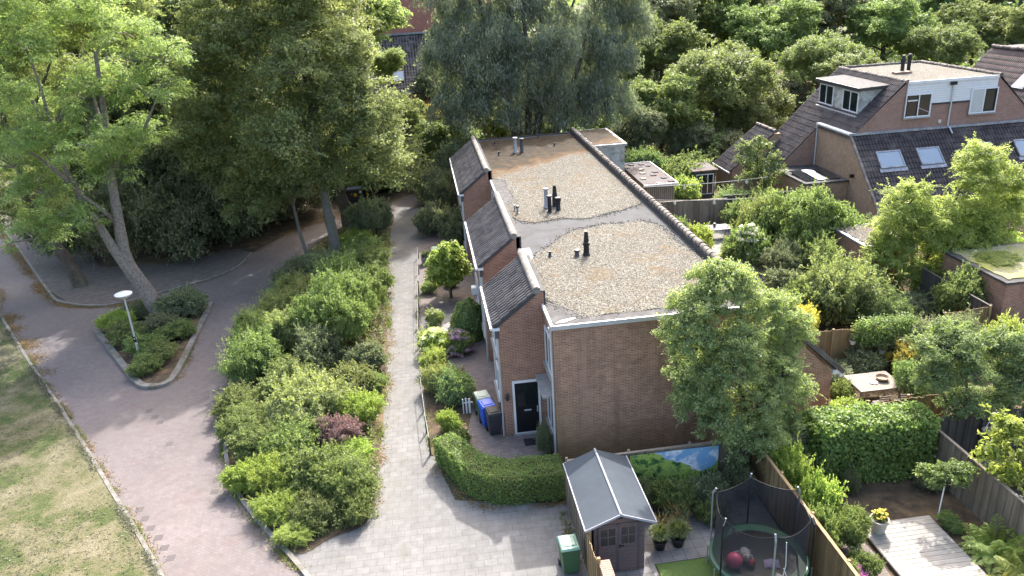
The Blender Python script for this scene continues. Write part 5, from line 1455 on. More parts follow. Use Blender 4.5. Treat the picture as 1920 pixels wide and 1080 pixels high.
# ================================================================ SHRUBS OF THE PLANTING BED
BEDS = [
    (-9.0, 30.6, 0.9, 1.0, 'a', 'leaf_olive', 'olive shrub at the outer kerb bend of the shrub bed'),
    (-8.7, 33.6, 1.2, 1.9, 'd', 'leaf_mid', 'feathery green shrub overhanging the red paving at the widest part of the bed'),
    (-9.0, 36.2, 1.1, 2.0, 'c', 'leaf_mid', 'upright spiky green shrub on the road side below the low cascading shrub'),
    (-8.3, 38.8, 1.3, 1.9, 'c', 'leaf_olive', 'yellow-green arching shrub on the road side of the bed'),
    (-7.3, 36.2, 1.3, 2.0, 'b', 'leaf_grey', 'grey-green shrub in the middle of the bed beside the tall glossy shrub'),
    (-7.2, 40.4, 1.6, 2.0, 'c', 'leaf_olive', 'wide cascading yellow-green shrub left of the tall glossy shrub'),
    (-8.4, 42.6, 1.1, 1.4, 'c', 'leaf_mid', 'low mid green shrub behind the cascading shrub at the road edge'),
    (-8.4, 45.4, 1.2, 1.4, 'b', 'leaf_dark', 'dark rounded shrub at the shaded road edge of the bed'),
    (-4.9, 36.0, 1.75, 3.2, 'f', 'leaf_mid', 'tallest shrub of the bed, dark glossy green, bulging over the path'),
    (-4.2, 38.9, 1.3, 2.3, 'f', 'leaf_mid', 'glossy shrub just behind the tallest shrub on the path side'),
    (-5.9, 33.6, 1.1, 2.0, 'b', 'leaf_dark', 'dark green shrub at the foot of the tallest shrub'),
    (-3.7, 33.4, 0.8, 1.2, 'a', 'leaf_dark', 'dark leafy shrub at the path edge under the tallest shrub'),
    (-6.9, 31.4, 1.2, 1.5, 'a', 'leaf_olive', 'olive shrub in the middle of the bed with loose sunlit twigs'),
    (-8.2, 28.4, 0.95, 1.2, 'e', 'leaf_olive', 'small leaved olive shrub beside the bed kerb'),
    (-7.3, 26.6, 1.0, 1.3, 'b', 'leaf_olive', 'yellowish shrub leaning over the bed kerb'),
    (-5.8, 28.9, 1.35, 1.9, 'd', 'leaf_grey', 'blue-green feathery shrub in the centre of the lower bed'),
    (-4.4, 30.6, 1.1, 1.4, 'a', 'leaf_olive', 'bright olive shrub near the path above the purple shrub'),
    (-3.7, 28.6, 0.85, 1.2, 'e', 'leaf_lime', 'lime shrub at the path edge right of the purple shrub'),
    (-4.4, 26.75, 0.80, 1.25, 'e', 'leaf_purple', 'reddish purple barberry shrub near the path'),
    (-3.75, 25.6, 0.7, 0.85, 'a', 'leaf_lime', 'low lime shrub at the path edge below the purple shrub'),
    (-5.9, 26.3, 1.1, 1.5, 'b', 'leaf_mid', 'green shrub left of the purple shrub'),
    (-6.3, 24.6, 0.9, 1.2, 'e', 'leaf_lime', 'yellow-tipped shrub at the lower left of the bed'),
    (-5.0, 24.3, 1.05, 1.5, 'a', 'leaf_mid', 'broad leaved green shrub in the lower middle of the bed'),
    (-3.9, 23.6, 0.95, 1.4, 'c', 'leaf_mid', 'upright green shrub at the lower right corner of the bed'),
    (-4.9, 22.5, 0.7, 0.9, 'c', 'leaf_olive', 'low grassy shrub at the bottom tip of the bed'),
    (-6.1, 22.9, 0.75, 0.8, 'd', 'leaf_lime', 'low yellow-green weedy shrub beside the kerb at the bottom of the bed'),
    (-5.5, 21.7, 0.55, 0.5, 'c', 'leaf_gold', 'yellowish grass clump at the very bottom corner of the bed'),
    (-3.5, 22.4, 0.6, 0.8, 'b', 'leaf_mid', 'small green shrub spilling onto the paving at the lower right of the bed'),
    (-7.6, 24.9, 0.7, 0.9, 'b', 'leaf_lime', 'bright lime shrub overhanging the bed kerb, halfway along its curve'),
    (-3.3, 30.9, 0.6, 0.9, 'e', 'leaf_mid', 'small green shrub at the path edge between the lime and the dark leafy shrub'),
    (-5.6, 43.4, 1.4, 1.9, 'd', 'leaf_mid', 'feathery shrub in half shade behind the tallest shrub'),
    (-3.9, 43.0, 1.1, 1.5, 'a', 'leaf_mid', 'leafy shrub on the path side in half shade'),
    (-6.9, 46.4, 1.4, 1.6, 'b', 'leaf_dark', 'dark spreading shrub before the smooth grey trunk'),
    (-4.2, 46.6, 1.2, 1.5, 'd', 'leaf_mid', 'bright feathery shrub on the path side below the upper trees'),
    (-4.7, 49.8, 1.1, 1.2, 'a', 'leaf_mid', 'low leafy shrub right of the smooth grey trunk'),
    (-4.2, 54.4, 1.35, 2.5, 'b', 'leaf_dark', 'upright dark shrub at the narrow top of the bed beside the path'),
    (-5.3, 52.6, 0.9, 0.9, 'a', 'leaf_lime', 'low sunlit lime shrub between the two big trunks'),
]
for x, y, r_, h_, k_, mt_, lb in BEDS:
    shrub(x, y, r_ * 1.25, h_ * 1.22, k_, mt_, lb, 'shrub', 'shrubs of the planting bed')

ISLS = [
    (-17.5, 41.3, 0.8, 0.95, 'a', 'leaf_lime', 'light green rose bush at the left tip of the island'),
    (-16.5, 39.6, 0.85, 0.95, 'a', 'leaf_olive', 'rose bush beside the left island kerb'),
    (-15.1, 40.2, 0.9, 0.9, 'b', 'leaf_dark', 'dark rose bush at the foot of the leaning tree'),
    (-14.4, 42.6, 1.1, 1.3, 'b', 'leaf_dark', 'largest dark bush of the island, behind the leaning tree'),
    (-15.1, 37.9, 0.8, 0.85, 'a', 'leaf_mid', 'rose bush left of the lamp post'),
    (-13.9, 39.4, 0.75, 0.8, 'a', 'leaf_mid', 'green rose bush beside the right island kerb'),
    (-14.0, 36.9, 0.75, 0.8, 'a', 'leaf_olive', 'rose bush with cream buds right of the lamp post'),
    (-14.35, 35.6, 0.7, 0.75, 'a', 'leaf_mid', 'rose bush at the lower tip of the island'),
    (-16.9, 42.9, 0.75, 0.8, 'b', 'leaf_dark', 'dark bush at the upper left of the island'),
]
for x, y, r_, h_, k_, mt_, lb in ISLS:
    shrub(x, y, r_ * 1.3, h_ * 1.2, k_, mt_, lb, 'rose bush', 'rose bushes of the kerbed island', 'rose_bush', z=0.05)

# ================================================================ LAMP, CONTAINER, CAR
L0 = thing('street_lamp', 'slim white street lamp with round dish head on the kerbed island', 'street lamp', (-15.15, 37.19, 0))
MB().tube([(-15.15, 37.19, 0), (-15.15, 37.19, 1.2), (-15.15, 37.19, 1.21), (-15.15, 37.19, 3.36)], [0.062, 0.058, 0.045, 0.038], 14).obj('pole', 'alu', L0, smooth=True)
hd = MB().lathe([(0.05, 3.28), (0.07, 3.34), (0.33, 3.50), (0.40, 3.56), (0.405, 3.585), (0.395, 3.60)], (-15.15, 37.19, 0), 30).obj('lamp_bowl', 'cream', L0, smooth=True)
MB().lathe([(0.41, 3.60), (0.41, 3.62), (0.30, 3.665), (0.12, 3.69), (0.02, 3.695)], (-15.15, 37.19, 0), 30).obj('lamp_cap', 'white', L0, smooth=True)
MB().box(-15.22, 37.125, 1.02, -15.08, 37.15, 1.32).obj('access_door', 'black', L0)
MB().lathe([(0.075, 1.18), (0.075, 1.24), (0.05, 1.26)], (-15.15, 37.19, 0), 14).obj('collar', 'alu', L0)

K0 = thing('waste_container', 'black square waste container with round yellow sign beside the road bend', 'container', (-6.0, 64.4, 0))
MB().taper(-6.0, 64.6, 0.0, 1.05, 1.45, 1.2, 1.35, 1.1).obj('body', 'black', K0, bevel=0.03)
ld = MB().box(-6.75, 63.95, 1.053, -5.25, 65.25, 1.17).obj('lid', 'darkgrey', K0, bevel=0.03)
MB().box(-6.6, 64.1, 1.173, -5.4, 65.1, 1.20).obj('lid_panel', 'metal', ld)
MB().tube([(-5.95, 64.02, 0.68), (-5.95, 63.98, 0.68)], 0.15, 18).obj('round_sign', 'yellow', K0)
MB().box(-5.6, 63.99, 0.82, -5.42, 64.03, 1.0).obj('notice', 'white', K0)
MB().extr([(-6.3, 64.0, 0.72), (-6.18, 64.0, 0.72), (-6.24, 64.0, 0.86)], (0, -0.02, 0)).obj('triangle_sign', 'yellow', K0)
P0 = thing('bollard', 'short yellow bollard right of the black container', 'bollard', (-5.0, 64.3, 0))
MB().lathe([(0.07, 0), (0.07, 0.65), (0.05, 0.7)], (-5.0, 64.3, 0), 12).obj('post', 'yellow', P0)
MB().lathe([(0.075, 0.48), (0.075, 0.56)], (-5.0, 64.3, 0), 12).obj('band', 'black', P0)

def car(x, y, rz):
    c = thing('parked_car', 'silver parked car half hidden by leaves beside the dark pavement', 'car', (0, 0, 0), local=True)
    def loft(sections):
        vs, fs = [], []
        n = len(sections[0])
        for s_ in sections:
            vs += s_
        for i in range(len(sections) - 1):
            for k in range(n):
                fs.append((i * n + k, i * n + (k + 1) % n, (i + 1) * n + (k + 1) % n, (i + 1) * n + k))
        fs.append(tuple(range(n - 1, -1, -1)))
        fs.append(tuple((len(sections) - 1) * n + k for k in range(n)))
        return MB().add(vs, fs)
    def sec(yy, zb, zt, wb, wt):
        return [(-wb, yy, zb), (wb, yy, zb), (wb * 1.02, yy, (zb + zt) / 2), (wt, yy, zt), (-wt, yy, zt), (-wb * 1.02, yy, (zb + zt) / 2)]
    body = loft([sec(-2.1, .35, .62, .68, .62), sec(-1.95, .22, .78, .8, .72), (sec(-1.0, .2, .92, .86, .8)), sec(0, .2, .94, .87, .82), sec(1.3, .2, .94, .87, .81), sec(1.95, .25, .9, .82, .74), sec(2.1, .38, .72, .72, .66)])
    body.obj('body', 'carpaint', c, smooth=True, bevel=0.03)
    g = loft([[(-.8, -1.0, .92), (.8, -1.0, .92), (.8, -1.0, .93), (-.8, -1.0, .93)], [(-.8, -.3, .92), (.8, -.3, .92), (.62, -.3, 1.40), (-.62, -.3, 1.40)], [(-.8, 1.0, .92), (.8, 1.0, .92), (.62, 1.0, 1.42), (-.62, 1.0, 1.42)], [(-.78, 1.8, .9), (.78, 1.8, .9), (.72, 1.8, .95), (-.72, 1.8, .95)]])
    cab = g.obj('windows', 'glass', c)
    loft([[(-.63, -.35, 1.38), (.63, -.35, 1.38), (.58, -.35, 1.41), (-.58, -.35, 1.41)], [(-.64, .3, 1.41), (.64, .3, 1.41), (.57, .3, 1.47), (-.57, .3, 1.47)], [(-.63, 1.1, 1.40), (.63, 1.1, 1.40), (.56, 1.1, 1.44), (-.56, 1.1, 1.44)]]).obj('roof', 'carpaint', c, smooth=True)
    for sx in (-1, 1):
        for yy in (-1.3, 1.3):
            wh = MB().tube([(sx * 0.66, yy, 0.31), (sx * 0.89, yy, 0.31)], 0.31, 20).obj('wheel', 'black', c)
            MB().tube([(sx * 0.89, yy, 0.31), (sx * 0.90, yy, 0.31)], 0.19, 14).obj('rim', 'alu', wh)
        MB().box(sx * 0.62 - 0.14, -2.1, 0.55, sx * 0.62 + 0.14, -1.98, 0.68).obj('headlight', 'skyglass', c)
        MB().box(sx * 0.62 - 0.12, 2.0, 0.62, sx * 0.62 + 0.12, 2.1, 0.78).obj('tail_light', 'red', c)
        MB().box(sx * 0.9 - 0.07, -0.75, 0.9, sx * 0.9 + 0.07, -0.6, 1.02).obj('mirror', 'carpaint', c)
    c.location = (x, y, 0.06)
    c.rotation_euler = (0, 0, rz)
car(-28.2, 60.2, math.atan2(11.2, -6.8) - math.pi / 2)

# ================================================================ FRONT GARDENS
def hedge(name, outline, z0, z1, mt, n, L, W, seed, label, cat='hedge', jit=0.05, loc=None, inner='leaf_dark'):
    """clipped hedge: leaf covered faces of a prism (outline runs counter-clockwise)"""
    rng = np.random.default_rng(seed)
    pl = np.array(outline, float)
    segs = []
    for i in range(len(pl)):
        a, b_ = pl[i], pl[(i + 1) % len(pl)]
        d = b_ - a
        segs.append((a, d, np.linalg.norm(d), np.array([d[1], -d[0], 0]) / max(np.linalg.norm(d), 1e-6)))
    per = sum(s_[2] for s_ in segs)
    side_area = per * (z1 - z0)
    x0, y0 = pl.min(0)
    x1, y1 = pl.max(0)
    def inside(p):
        c = np.zeros(len(p), bool)
        for i in range(len(pl)):
            a, b_ = pl[i], pl[(i + 1) % len(pl)]
            cond = ((a[1] > p[:, 1]) != (b_[1] > p[:, 1]))
            xs = (b_[0] - a[0]) * (p[:, 1] - a[1]) / (b_[1] - a[1] + 1e-9) + a[0]
            c ^= cond & (p[:, 0] < xs)
        return c
    q = np.stack([rng.uniform(x0, x1, n * 4), rng.uniform(y0, y1, n * 4)], 1)
    q = q[inside(q)]
    area = (x1 - x0) * (y1 - y0) * len(q) / (n * 4)
    nt_ = int(n * area / (area + side_area))
    q = q[:nt_] if len(q) > nt_ else q
    Cs = [np.column_stack([q, np.full(len(q), z1)])]
    Ns = [np.tile([0, 0, 1.0], (len(q), 1))]
    for a, d, ln, nn in segs:
        k = int(n * ln * (z1 - z0) / (area + side_area))
        t_ = rng.uniform(0, 1, k)[:, None]
        p = a + d * t_
        Cs.append(np.column_stack([p, rng.uniform(z0, z1, k)]))
        Ns.append(np.tile(nn, (k, 1)))
    C, Nn = np.concatenate(Cs), np.concatenate(Ns)
    wv = 0.035 * np.sin(C[:, 0] * 5.1 + C[:, 1] * 3.3) + 0.03 * np.sin(C[:, 1] * 7.7 - C[:, 2] * 6)
    C = C + Nn * (wv[:, None] + rng.normal(size=(len(C), 1)) * jit)
    A = rng.normal(size=(len(C), 3))
    Nq = unit(Nn * 0.8 + rng.normal(size=(len(C), 3)) * 0.6 + np.array([0, 0, 0.3]))
    ns_ = len(C) // 120
    w_ = rng.choice(len(C), ns_)
    tt = np.tile(np.linspace(0, 1, 8), ns_)
    ii = np.repeat(w_, 8)
    C = np.concatenate([C, C[ii] + (Nn[ii] + np.array([0, 0, 0.6])) * (tt * rng.uniform(.04, .2, len(ii)))[:, None] + rng.normal(size=(len(ii), 3)) * .015])
    Nq = np.concatenate([Nq, unit(rng.normal(size=(len(ii), 3)) + np.array([0, 0, .5]))])
    A = np.concatenate([A, rng.normal(size=(len(ii), 3))])
    V = leaf_quads(rng, C, Nq, unit(A), L, W)
    t_ = rng.uniform(0.05, 1.0, len(V))
    o_ = np.array([pl[0][0], pl[0][1], 0.0])
    h = put_mesh(name, quads(name, V - o_, t_, mt), None, tuple(o_))
    tag(h, label, cat)
    cb = MB().extr([(p[0] * 0.96 + pl[:, 0].mean() * 0.04, p[1] * 0.96 + pl[:, 1].mean() * 0.04, z0) for p in outline], (0, 0, z1 - z0 - 0.08))
    ORI[h.name] = Vector(o_)
    return h

hp = [(3.66, 21.95), (1.45, 22.05), (0.45, 22.75), (-0.72, 25.15), (0.05, 25.35), (0.95, 23.75), (1.9, 23.2), (3.66, 23.1)][::-1]
hd = hedge('hedge', hp, 0.03, 1.1, 'leaf_hedge', 26000, 0.062, 0.038, 5, 'clipped green hedge bending round the corner of the front garden', jit=0.03)
MB().extr([(3.6, 22.05, 0.0), (3.6, 22.98, 0.0), (1.85, 23.08, 0.0), (0.86, 23.66, 0.0), (0.0, 25.2, 0.0), (-0.6, 25.1, 0.0), (0.5, 22.86, 0.0), (1.48, 22.15, 0.0)], (0, 0, 1.0)).obj('branch_core', 'soil', hd)

FG = [
    (-0.05, 27.1, 0.62, 1.0, 'b', 'leaf_lime', 'round light green bush just behind the clipped corner hedge'),
    (0.25, 26.2, 0.5, 0.6, 'a', 'leaf_mid', 'low leafy plant between the corner hedge and the light green bush'),
    (0.35, 29.6, 1.0, 1.5, 'a', 'leaf_pale', 'large pale leafed bush left of the blue bin'),
    (-0.45, 30.6, 0.75, 1.4, 'c', 'leaf_grey', 'feathery grey-green bush beside the path rail'),
    (-0.45, 32.6, 0.62, 1.1, 'd', 'leaf_gold', 'bright yellow-green bush beside the path below the white hydrangea'),
    (1.4, 28.9, 0.45, 0.6, 'b', 'leaf_orange', 'small dry orange plant behind the bins'),
    (0.8, 43.0, 0.5, 0.5, 'a', 'leaf_mid', 'low green plant under the fresh green maple-like tree'),
    (-0.45, 42.4, 0.55, 0.8, 'c', 'leaf_grey', 'silvery grass tuft beside the path rail'),
    (0.9, 37.4, 0.45, 0.6, 'c', 'leaf_olive', 'low olive plant left of the dark green dome conifer'),
    (3.45, 24.75, 0.33, 1.5, 'c', 'leaf_dark', 'dark climbing shrub at the foot of the white downpipe by the gable corner'),
    (1.5, 50.5, 1.6, 2.8, 'b', 'leaf_dark', 'dark bush before the farthest porch'),
    (0.3, 53.8, 1.5, 2.4, 'a', 'leaf_dark', 'dark leafy bush beside the shaded path'),
    (1.2, 57.6, 1.9, 3.6, 'f', 'leaf_dark', 'tall dark shrub at the far end of the front gardens'),
    (0.2, 61.8, 1.8, 3.0, 'e', 'leaf_dark', 'dark shrub right of the path end'),
    (2.4, 62.8, 2.2, 5.0, 'f', 'leaf_dark', 'tallest dark shrub at the far corner of the terraced block'),
]
for x, y, r_, h_, k_, mt_, lb in FG:
    shrub(x, y, r_, h_, k_, mt_, lb, 'bush', 'bushes of the front gardens', 'bush')

def flower_shrub(x, y, r, h, leaf, flower, n, fs, label, cat='hydrangea', name='hydrangea', seed=3):
    o = shrub(x, y, r, h, 'a', leaf, label, cat, None, name)
    o.rotation_euler = (0, 0, 0)
    rng = np.random.default_rng(seed)
    d = unit(rng.normal(size=(n, 3)) + np.array([0, -0.15, 0.7]))
    d[:, 2] = np.abs(d[:, 2])
    C = d * np.array([0.92, 0.92, 0.98]) * rng.uniform(0.88, 1.04, (n, 1))
    sc = np.array([r, r, h])
    V, t_ = clump_leaves(rng, C * sc, np.full(n, fs), d, 46, fs * 0.62, fs * 0.5, 'broad')
    V = V / sc
    f = put_mesh('flowers', quads('flowers', V, t_, flower), o)
    f['kind'] = 'stuff'
    return o
flower_shrub(-0.40, 34.4, 0.9, 1.25, 'leaf_lime', 'flower_cream', 60, 0.17, 'white hydrangea with cream flower heads beside the path', seed=4)
flower_shrub(0.75, 34.3, 0.78, 1.15, 'leaf_mid', 'flower_mauve', 60, 0.15, 'hydrangea with mauve pink flower heads left of the dome conifer', seed=5)
lil = flower_shrub(-0.3, 37.6, 0.55, 1.0, 'leaf_grey', 'flower_white', 26, 0.07, 'loose grey twiggy bush with small white blossoms at the pale gravel patch', 'bush', 'bush', seed=6)

# dome conifer
def dome(x, y, r, h, mt, label, seed):
    rng = np.random.default_rng(seed)
    n = 7000
    d = unit(rng.normal(size=(n, 3)))
    d[:, 2] = np.abs(d[:, 2])
    rr_ = 1 + 0.05 * np.sin(d[:, 0] * 9) * np.sin(d[:, 1] * 8 + d[:, 2] * 7) + rng.normal(size=n) * 0.025
    prof = np.sqrt(np.clip(1 - d[:, 2] ** 3, 0, 1))
    C = np.column_stack([d[:, 0] / np.maximum(np.hypot(d[:, 0], d[:, 1]), 1e-6) * prof * r * rr_, d[:, 1] / np.maximum(np.hypot(d[:, 0], d[:, 1]), 1e-6) * prof * r * rr_, d[:, 2] * h * rr_])
    A = np.array([0, 0, 1.0]) + d * 0.4 + rng.normal(size=(n, 3)) * 0.3
    Nn = unit(d + rng.normal(size=(n, 3)) * 0.5)
    V = leaf_quads(rng, C, Nn, unit(A), 0.15, 0.06)
    o = put_mesh('conifer', quads('conifer', V, rng.uniform(0, 1, n), mt), None, (x, y, 0.02))
    return tag(o, label, 'conifer')
dome(1.42, 35.9, 0.80, 1.95, 'leaf_mid', 'dark green egg shaped conifer against the near end of the middle porch', 8)
ct = thing('maple_tree', 'small fresh green tree in the front garden before the middle porch', 'tree', (0.75, 41.3, 0))
trunk_mb(None, [(0.75, 41.3, -0.05), (0.75, 41.3, 1.2), (0.8, 41.3, 2.8)], [0.09, 0.07, 0.03], [([(0.75, 41.3, 1.2), (0.2, 41.1, 2.4)], [0.04, 0.015]), ([(0.75, 41.3, 1.2), (1.3, 41.4, 2.4)], [0.04, 0.015])]).obj('trunk', 'bark_brown', ct, smooth=True)
mm = crown_mesh('maple_crown', 'leaf_lime', [(0, 0, 2.2, 0.95, 0.95, 0.9), (-0.55, -0.2, 1.6, 0.7, 0.7, 0.6), (0.55, 0, 1.7, 0.65, 0.7, 0.6), (0.1, -0.4, 3.0, 0.55, 0.55, 0.55), (-0.2, 0.4, 1.3, 0.8, 0.7, 0.5), (0.2, -0.6, 1.5, 0.6, 0.5, 0.5)], 190, 42, 0.19, 0.10, 'pinnate', 0.33, 88)
put_mesh('crown', mm, ct)

# path-side rails
def rail(pts, h, label, mt='alu'):
    t = thing('garden_rail', label, 'rail', pts[0] + (0,) if len(pts[0]) == 2 else pts[0])
    P3 = [(p[0], p[1], h) for p in pts]
    MB().tube(P3, 0.014, 8).obj('rail', 'concrete', t)
    for i, p in enumerate(pts):
        MB().box(p[0] - 0.035, p[1] - 0.035, -0.03, p[0] + 0.035, p[1] + 0.035, h - 0.026).obj('post', 'fence_dark', t)
    return t
rail([(-0.88, 25.7), (-0.98, 27.3), (-1.06, 29.0), (-1.12, 30.6)], 0.8, 'low pale rail on dark posts along the path below the grey-green bush')
rail([(-1.16, 35.2), (-1.14, 37.6), (-1.1, 40.0), (-1.08, 42.2)], 0.75, 'low pale rail on dark posts along the path below the small fresh green tree')
rail([(-1.06, 42.6), (-1.02, 45.6), (-1.0, 48.6)], 0.75, 'low pale rail on dark posts before the pot and green bin')

# wheelie bins
def bin_proto():
    t = thing('wheelie_bin', 'dark grey wheelie bin with black lid beside the front door', 'bin', (0, 0, 0), local=True)
    MB().taper(0, 0, 0.06, 0.95, 0.46, 0.52, 0.57, 0.68).obj('body', 'darkgrey', t, bevel=0.025)
    rim = MB().taper(0, 0, 0.935, 0.985, 0.60, 0.71, 0.61, 0.72).obj('rim', 'darkgrey', t, bevel=0.01)
    lid = MB()
    lid.taper(0, -0.01, 0.988, 1.05, 0.60, 0.74, 0.52, 0.62)
    lid.taper(0, -0.02, 1.053, 1.075, 0.42, 0.44, 0.36, 0.38)
    lid = lid.obj('lid', 'black', t, bevel=0.015)
    MB().tube([(-0.22, 0.385, 0.97), (0.22, 0.385, 0.97)], 0.018, 8).obj('handle', 'black', t)
    for sx in (-1, 1):
        MB().tube([(sx * 0.22, 0.26, 0.1), (sx * 0.285, 0.26, 0.1)], 0.1, 14).obj('wheel', 'black', t)
    return t
b0 = bin_proto()
def recolor(t, body, lid):
    for ch in t.children:
        n = ch.name.split('.')[0]
        if n in ('body', 'rim'):
            ch.material_slots[0].link = 'OBJECT'
            ch.material_slots[0].material = M[body]
        if n == 'lid':
            ch.material_slots[0].link = 'OBJECT'
            ch.material_slots[0].material = M[lid]
b0.location = (1.72, 26.72, 0.012)
b0.rotation_euler = (0, 0, R(8))
GB = 'wheelie bins by the houses'
b0['group'] = GB
b1 = dup(b0, (1.52, 27.35, 0.012), R(12), 'bright blue wheelie bin between the dark grey and the pale lidded one', GB)
recolor(b1, 'bin_blue', 'bin_blue')
b2 = dup(b0, (1.40, 28.05, 0.012), R(10), 'wheelie bin with pale green lid behind the blue bin', GB)
recolor(b2, 'bin_green', 'lid_pale')
b3 = dup(b0, (3.17, 18.62, 0.012), R(2), 'green wheelie bin with mint lid left of the grey roofed garden shed', GB)
recolor(b3, 'bin_green', 'lid_green')
b4 = dup(b0, (0.15, 47.3, 0.012), R(-5), 'dark green wheelie bin in the shade behind the fresh green tree', GB)
recolor(b4, 'bin_green', 'bin_green')
pt = thing('plant_pot', 'grey square plant pot with a few twigs by the shaded path rail', 'plant pot', (-0.55, 47.4, 0))
MB().taper(-0.55, 47.4, 0.012, 0.5, 0.42, 0.42, 0.58, 0.58).obj('pot', 'metal', pt)
put_mesh('plant', SHR['c'], pt, (0, 0, 0.45), 0.3, (0.3, 0.3, 0.45), 'leaf_dark')
gt = thing('garden_gate', 'small white garden gate left of the blue bin', 'gate', (0.75, 28.4, 0))
for k in range(3):
    MB().box(0.62 + 0.14 * k, 28.38, 0.02, 0.57 + 0.12 * k, 28.41, 0.72 + 0.04 * (k % 2)).obj('slat', 'white', gt)
MB().box(0.58, 28.412, 0.5, 1.0, 28.43, 0.56).obj('rail', 'white', gt)

# ================================================================ GARDEN IN FRONT OF THE GABLE
def board_fence(name, p0, p1, h, mt, label, bw=0.15, z0=0.02, group=None, cap=True, seed=1, wav=0.02, post=1.85, side=1):
    """vertical overlapped boards with posts and a capping rail"""
    rg_ = random.Random(seed)
    p0, p1 = Vector((p0[0], p0[1], 0)), Vector((p1[0], p1[1], 0))
    L_ = (p1 - p0).length
    d = (p1 - p0) / L_
    nn = Vector((-d.y, d.x, 0))
    t = thing(name, label, 'fence', (p0.x, p0.y, 0), group)
    b = MB()
    k = int(L_ / bw)
    for i in range(k):
        off = 0.018 * (i % 2)
        hh = h + rg_.uniform(-wav, wav) - (0.0 if cap else 0.02)
        b.obox(p0 + d * (L_ * i / k - 0.012) + nn * off + Vector((0, 0, z0)), d * (L_ / k + 0.02), nn * 0.017, Vector((0, 0, hh - z0)), rg_.uniform(0.35, 1.0))
    b.obj('boards', mt, t)
    npst = max(1, int(round(L_ / post)))
    for i in range(npst + 1):
        c = p0 + d * (L_ * i / npst)
        MB().obox(c - d * 0.045 - nn * 0.09 * side - (nn * 0.0), d * 0.09, nn * 0.085, Vector((0, 0, h + 0.08))).obj('post', mt, t)
    if cap:
        MB().obox(p0 - nn * 0.03 + Vector((0, 0, h + wav + 0.003)), d * L_, nn * 0.10, Vector((0, 0, 0.035))).obj('capping', mt, t)
    return t
board_fence('board_fence', (3.74, 21.62), (10.15, 21.68), 1.78, 'fence_old', 'weathered board fence behind the shed and the printed landscape', seed=2, side=-1)
board_fence('board_fence', (3.70, 18.25), (3.70, 21.58), 1.75, 'fence_old', 'narrow weathered board fence along the left side of the grey roofed shed', seed=12, side=1)
# printed landscape hung on the fence
ml = MB().box(5.86, 21.572, 0.42, 8.96, 21.588, 1.74)
tag(ml.obj('garden_poster', 'mural', loc=(7.4, 21.58, 0.42)), 'printed landscape canvas of blue sky and trees hung on the weathered fence', 'poster')

# shed
SH0 = thing('garden_shed', 'small brown plastic garden shed with grey-blue gable roof and double doors', 'shed', (4.62, 19.8, 0))
w = MB()
w.extr([(3.86, 18.22, 0.03), (5.40, 18.22, 0.03), (5.40, 18.22, 1.90), (4.63, 18.22, 2.20), (3.86, 18.22, 1.90)], (0, 3.02, 0))
w.obj('wall', 'shedwood', SH0)
b = MB()
for k in range(11):
    for x0, x1 in ((3.87, 3.97), (5.22, 5.395)):
        b.box(x0, 18.205, 0.1 + k * 0.165, x1, 18.217, 0.108 + k * 0.165)
    b.box(3.845, 18.25, 0.1 + k * 0.165, 3.857, 21.2, 0.108 + k * 0.165)
    b.box(5.403, 18.25, 0.1 + k * 0.165, 5.415, 21.2, 0.108 + k * 0.165)
b.obj('panel_ridge', 'shedtrim', SH0)
r_ = MB()
r_.extr([(3.60, 18.02, 1.83), (4.63, 18.02, 2.245), (4.63, 18.02, 2.29), (3.58, 18.02, 1.87)], (0, 3.4, 0))
r_.extr([(5.66, 18.02, 1.83), (5.68, 18.02, 1.87), (4.631, 18.02, 2.29), (4.631, 18.02, 2.245)], (0, 3.4, 0))
rf = r_.obj('roof', 'shedroof', SH0)
MB().tube([(4.63, 18.0, 2.30), (4.63, 21.43, 2.30)], 0.035, 8).obj('ridge_cap', 'shedfascia', rf)
b = MB()
b.obox((3.57, 17.985, 1.815), (1.06, 0, 0.425), (0, 0.03, 0), (0, 0, 0.075))
b.obox((5.69, 17.985, 1.815), (-1.06, 0, 0.425), (0, 0.03, 0), (0, 0, 0.075))
b.box(3.545, 17.985, 1.83, 3.578, 21.43, 1.895)
b.box(5.682, 17.985, 1.83, 5.715, 21.43, 1.895)
b.obj('barge_board', 'shedfascia', rf)
for x0, x1, wx0, wx1 in ((3.98, 4.575, 4.06, 4.50), (4.60, 5.195, 4.68, 5.10)):
    dd = MB().box(x0, 18.185, 0.06, x1, 18.212, 1.82).obj('door', 'shedwood', SH0)
    q = MB()
    for k in range(7):
        q.box(x0 + 0.01, 18.176, 0.14 + k * 0.135, x1 - 0.01, 18.184, 0.147 + k * 0.135)
    q.box(x0, 18.17, 0.06, x0 + 0.025, 18.184, 1.82)
    q.box(x1 - 0.025, 18.17, 0.06, x1, 18.184, 1.82)
    q.obj('door_groove', 'shedtrim', dd)
    wf = MB()
    wf.box(wx0 - 0.05, 18.165, 1.05, wx1 + 0.05, 18.184, 1.10)
    wf.box(wx0 - 0.05, 18.165, 1.70, wx1 + 0.05, 18.184, 1.75)
    wf.box(wx0 - 0.05, 18.165, 1.101, wx0, 18.184, 1.699)
    wf.box(wx1, 18.165, 1.101, wx1 + 0.05, 18.184, 1.699)
    wf.box((wx0 + wx1) / 2 - 0.015, 18.166, 1.101, (wx0 + wx1) / 2 + 0.015, 18.183, 1.699)
    wf.box(wx0, 18.167, 1.385, wx1, 18.1825, 1.415)
    wf.obj('window_frame', 'shedwood', dd)
    MB().box(wx0, 18.174, 1.10, wx1, 18.182, 1.70).obj('pane', 'glass', dd)
MB().box(4.575, 18.16, 0.06, 4.60, 18.21, 1.84).obj('door_post', 'shedtrim', SH0)
b = MB().box(4.62, 18.15, 0.97, 4.65, 18.183, 1.08).box(4.625, 18.12, 1.04, 4.76, 18.15, 1.065)
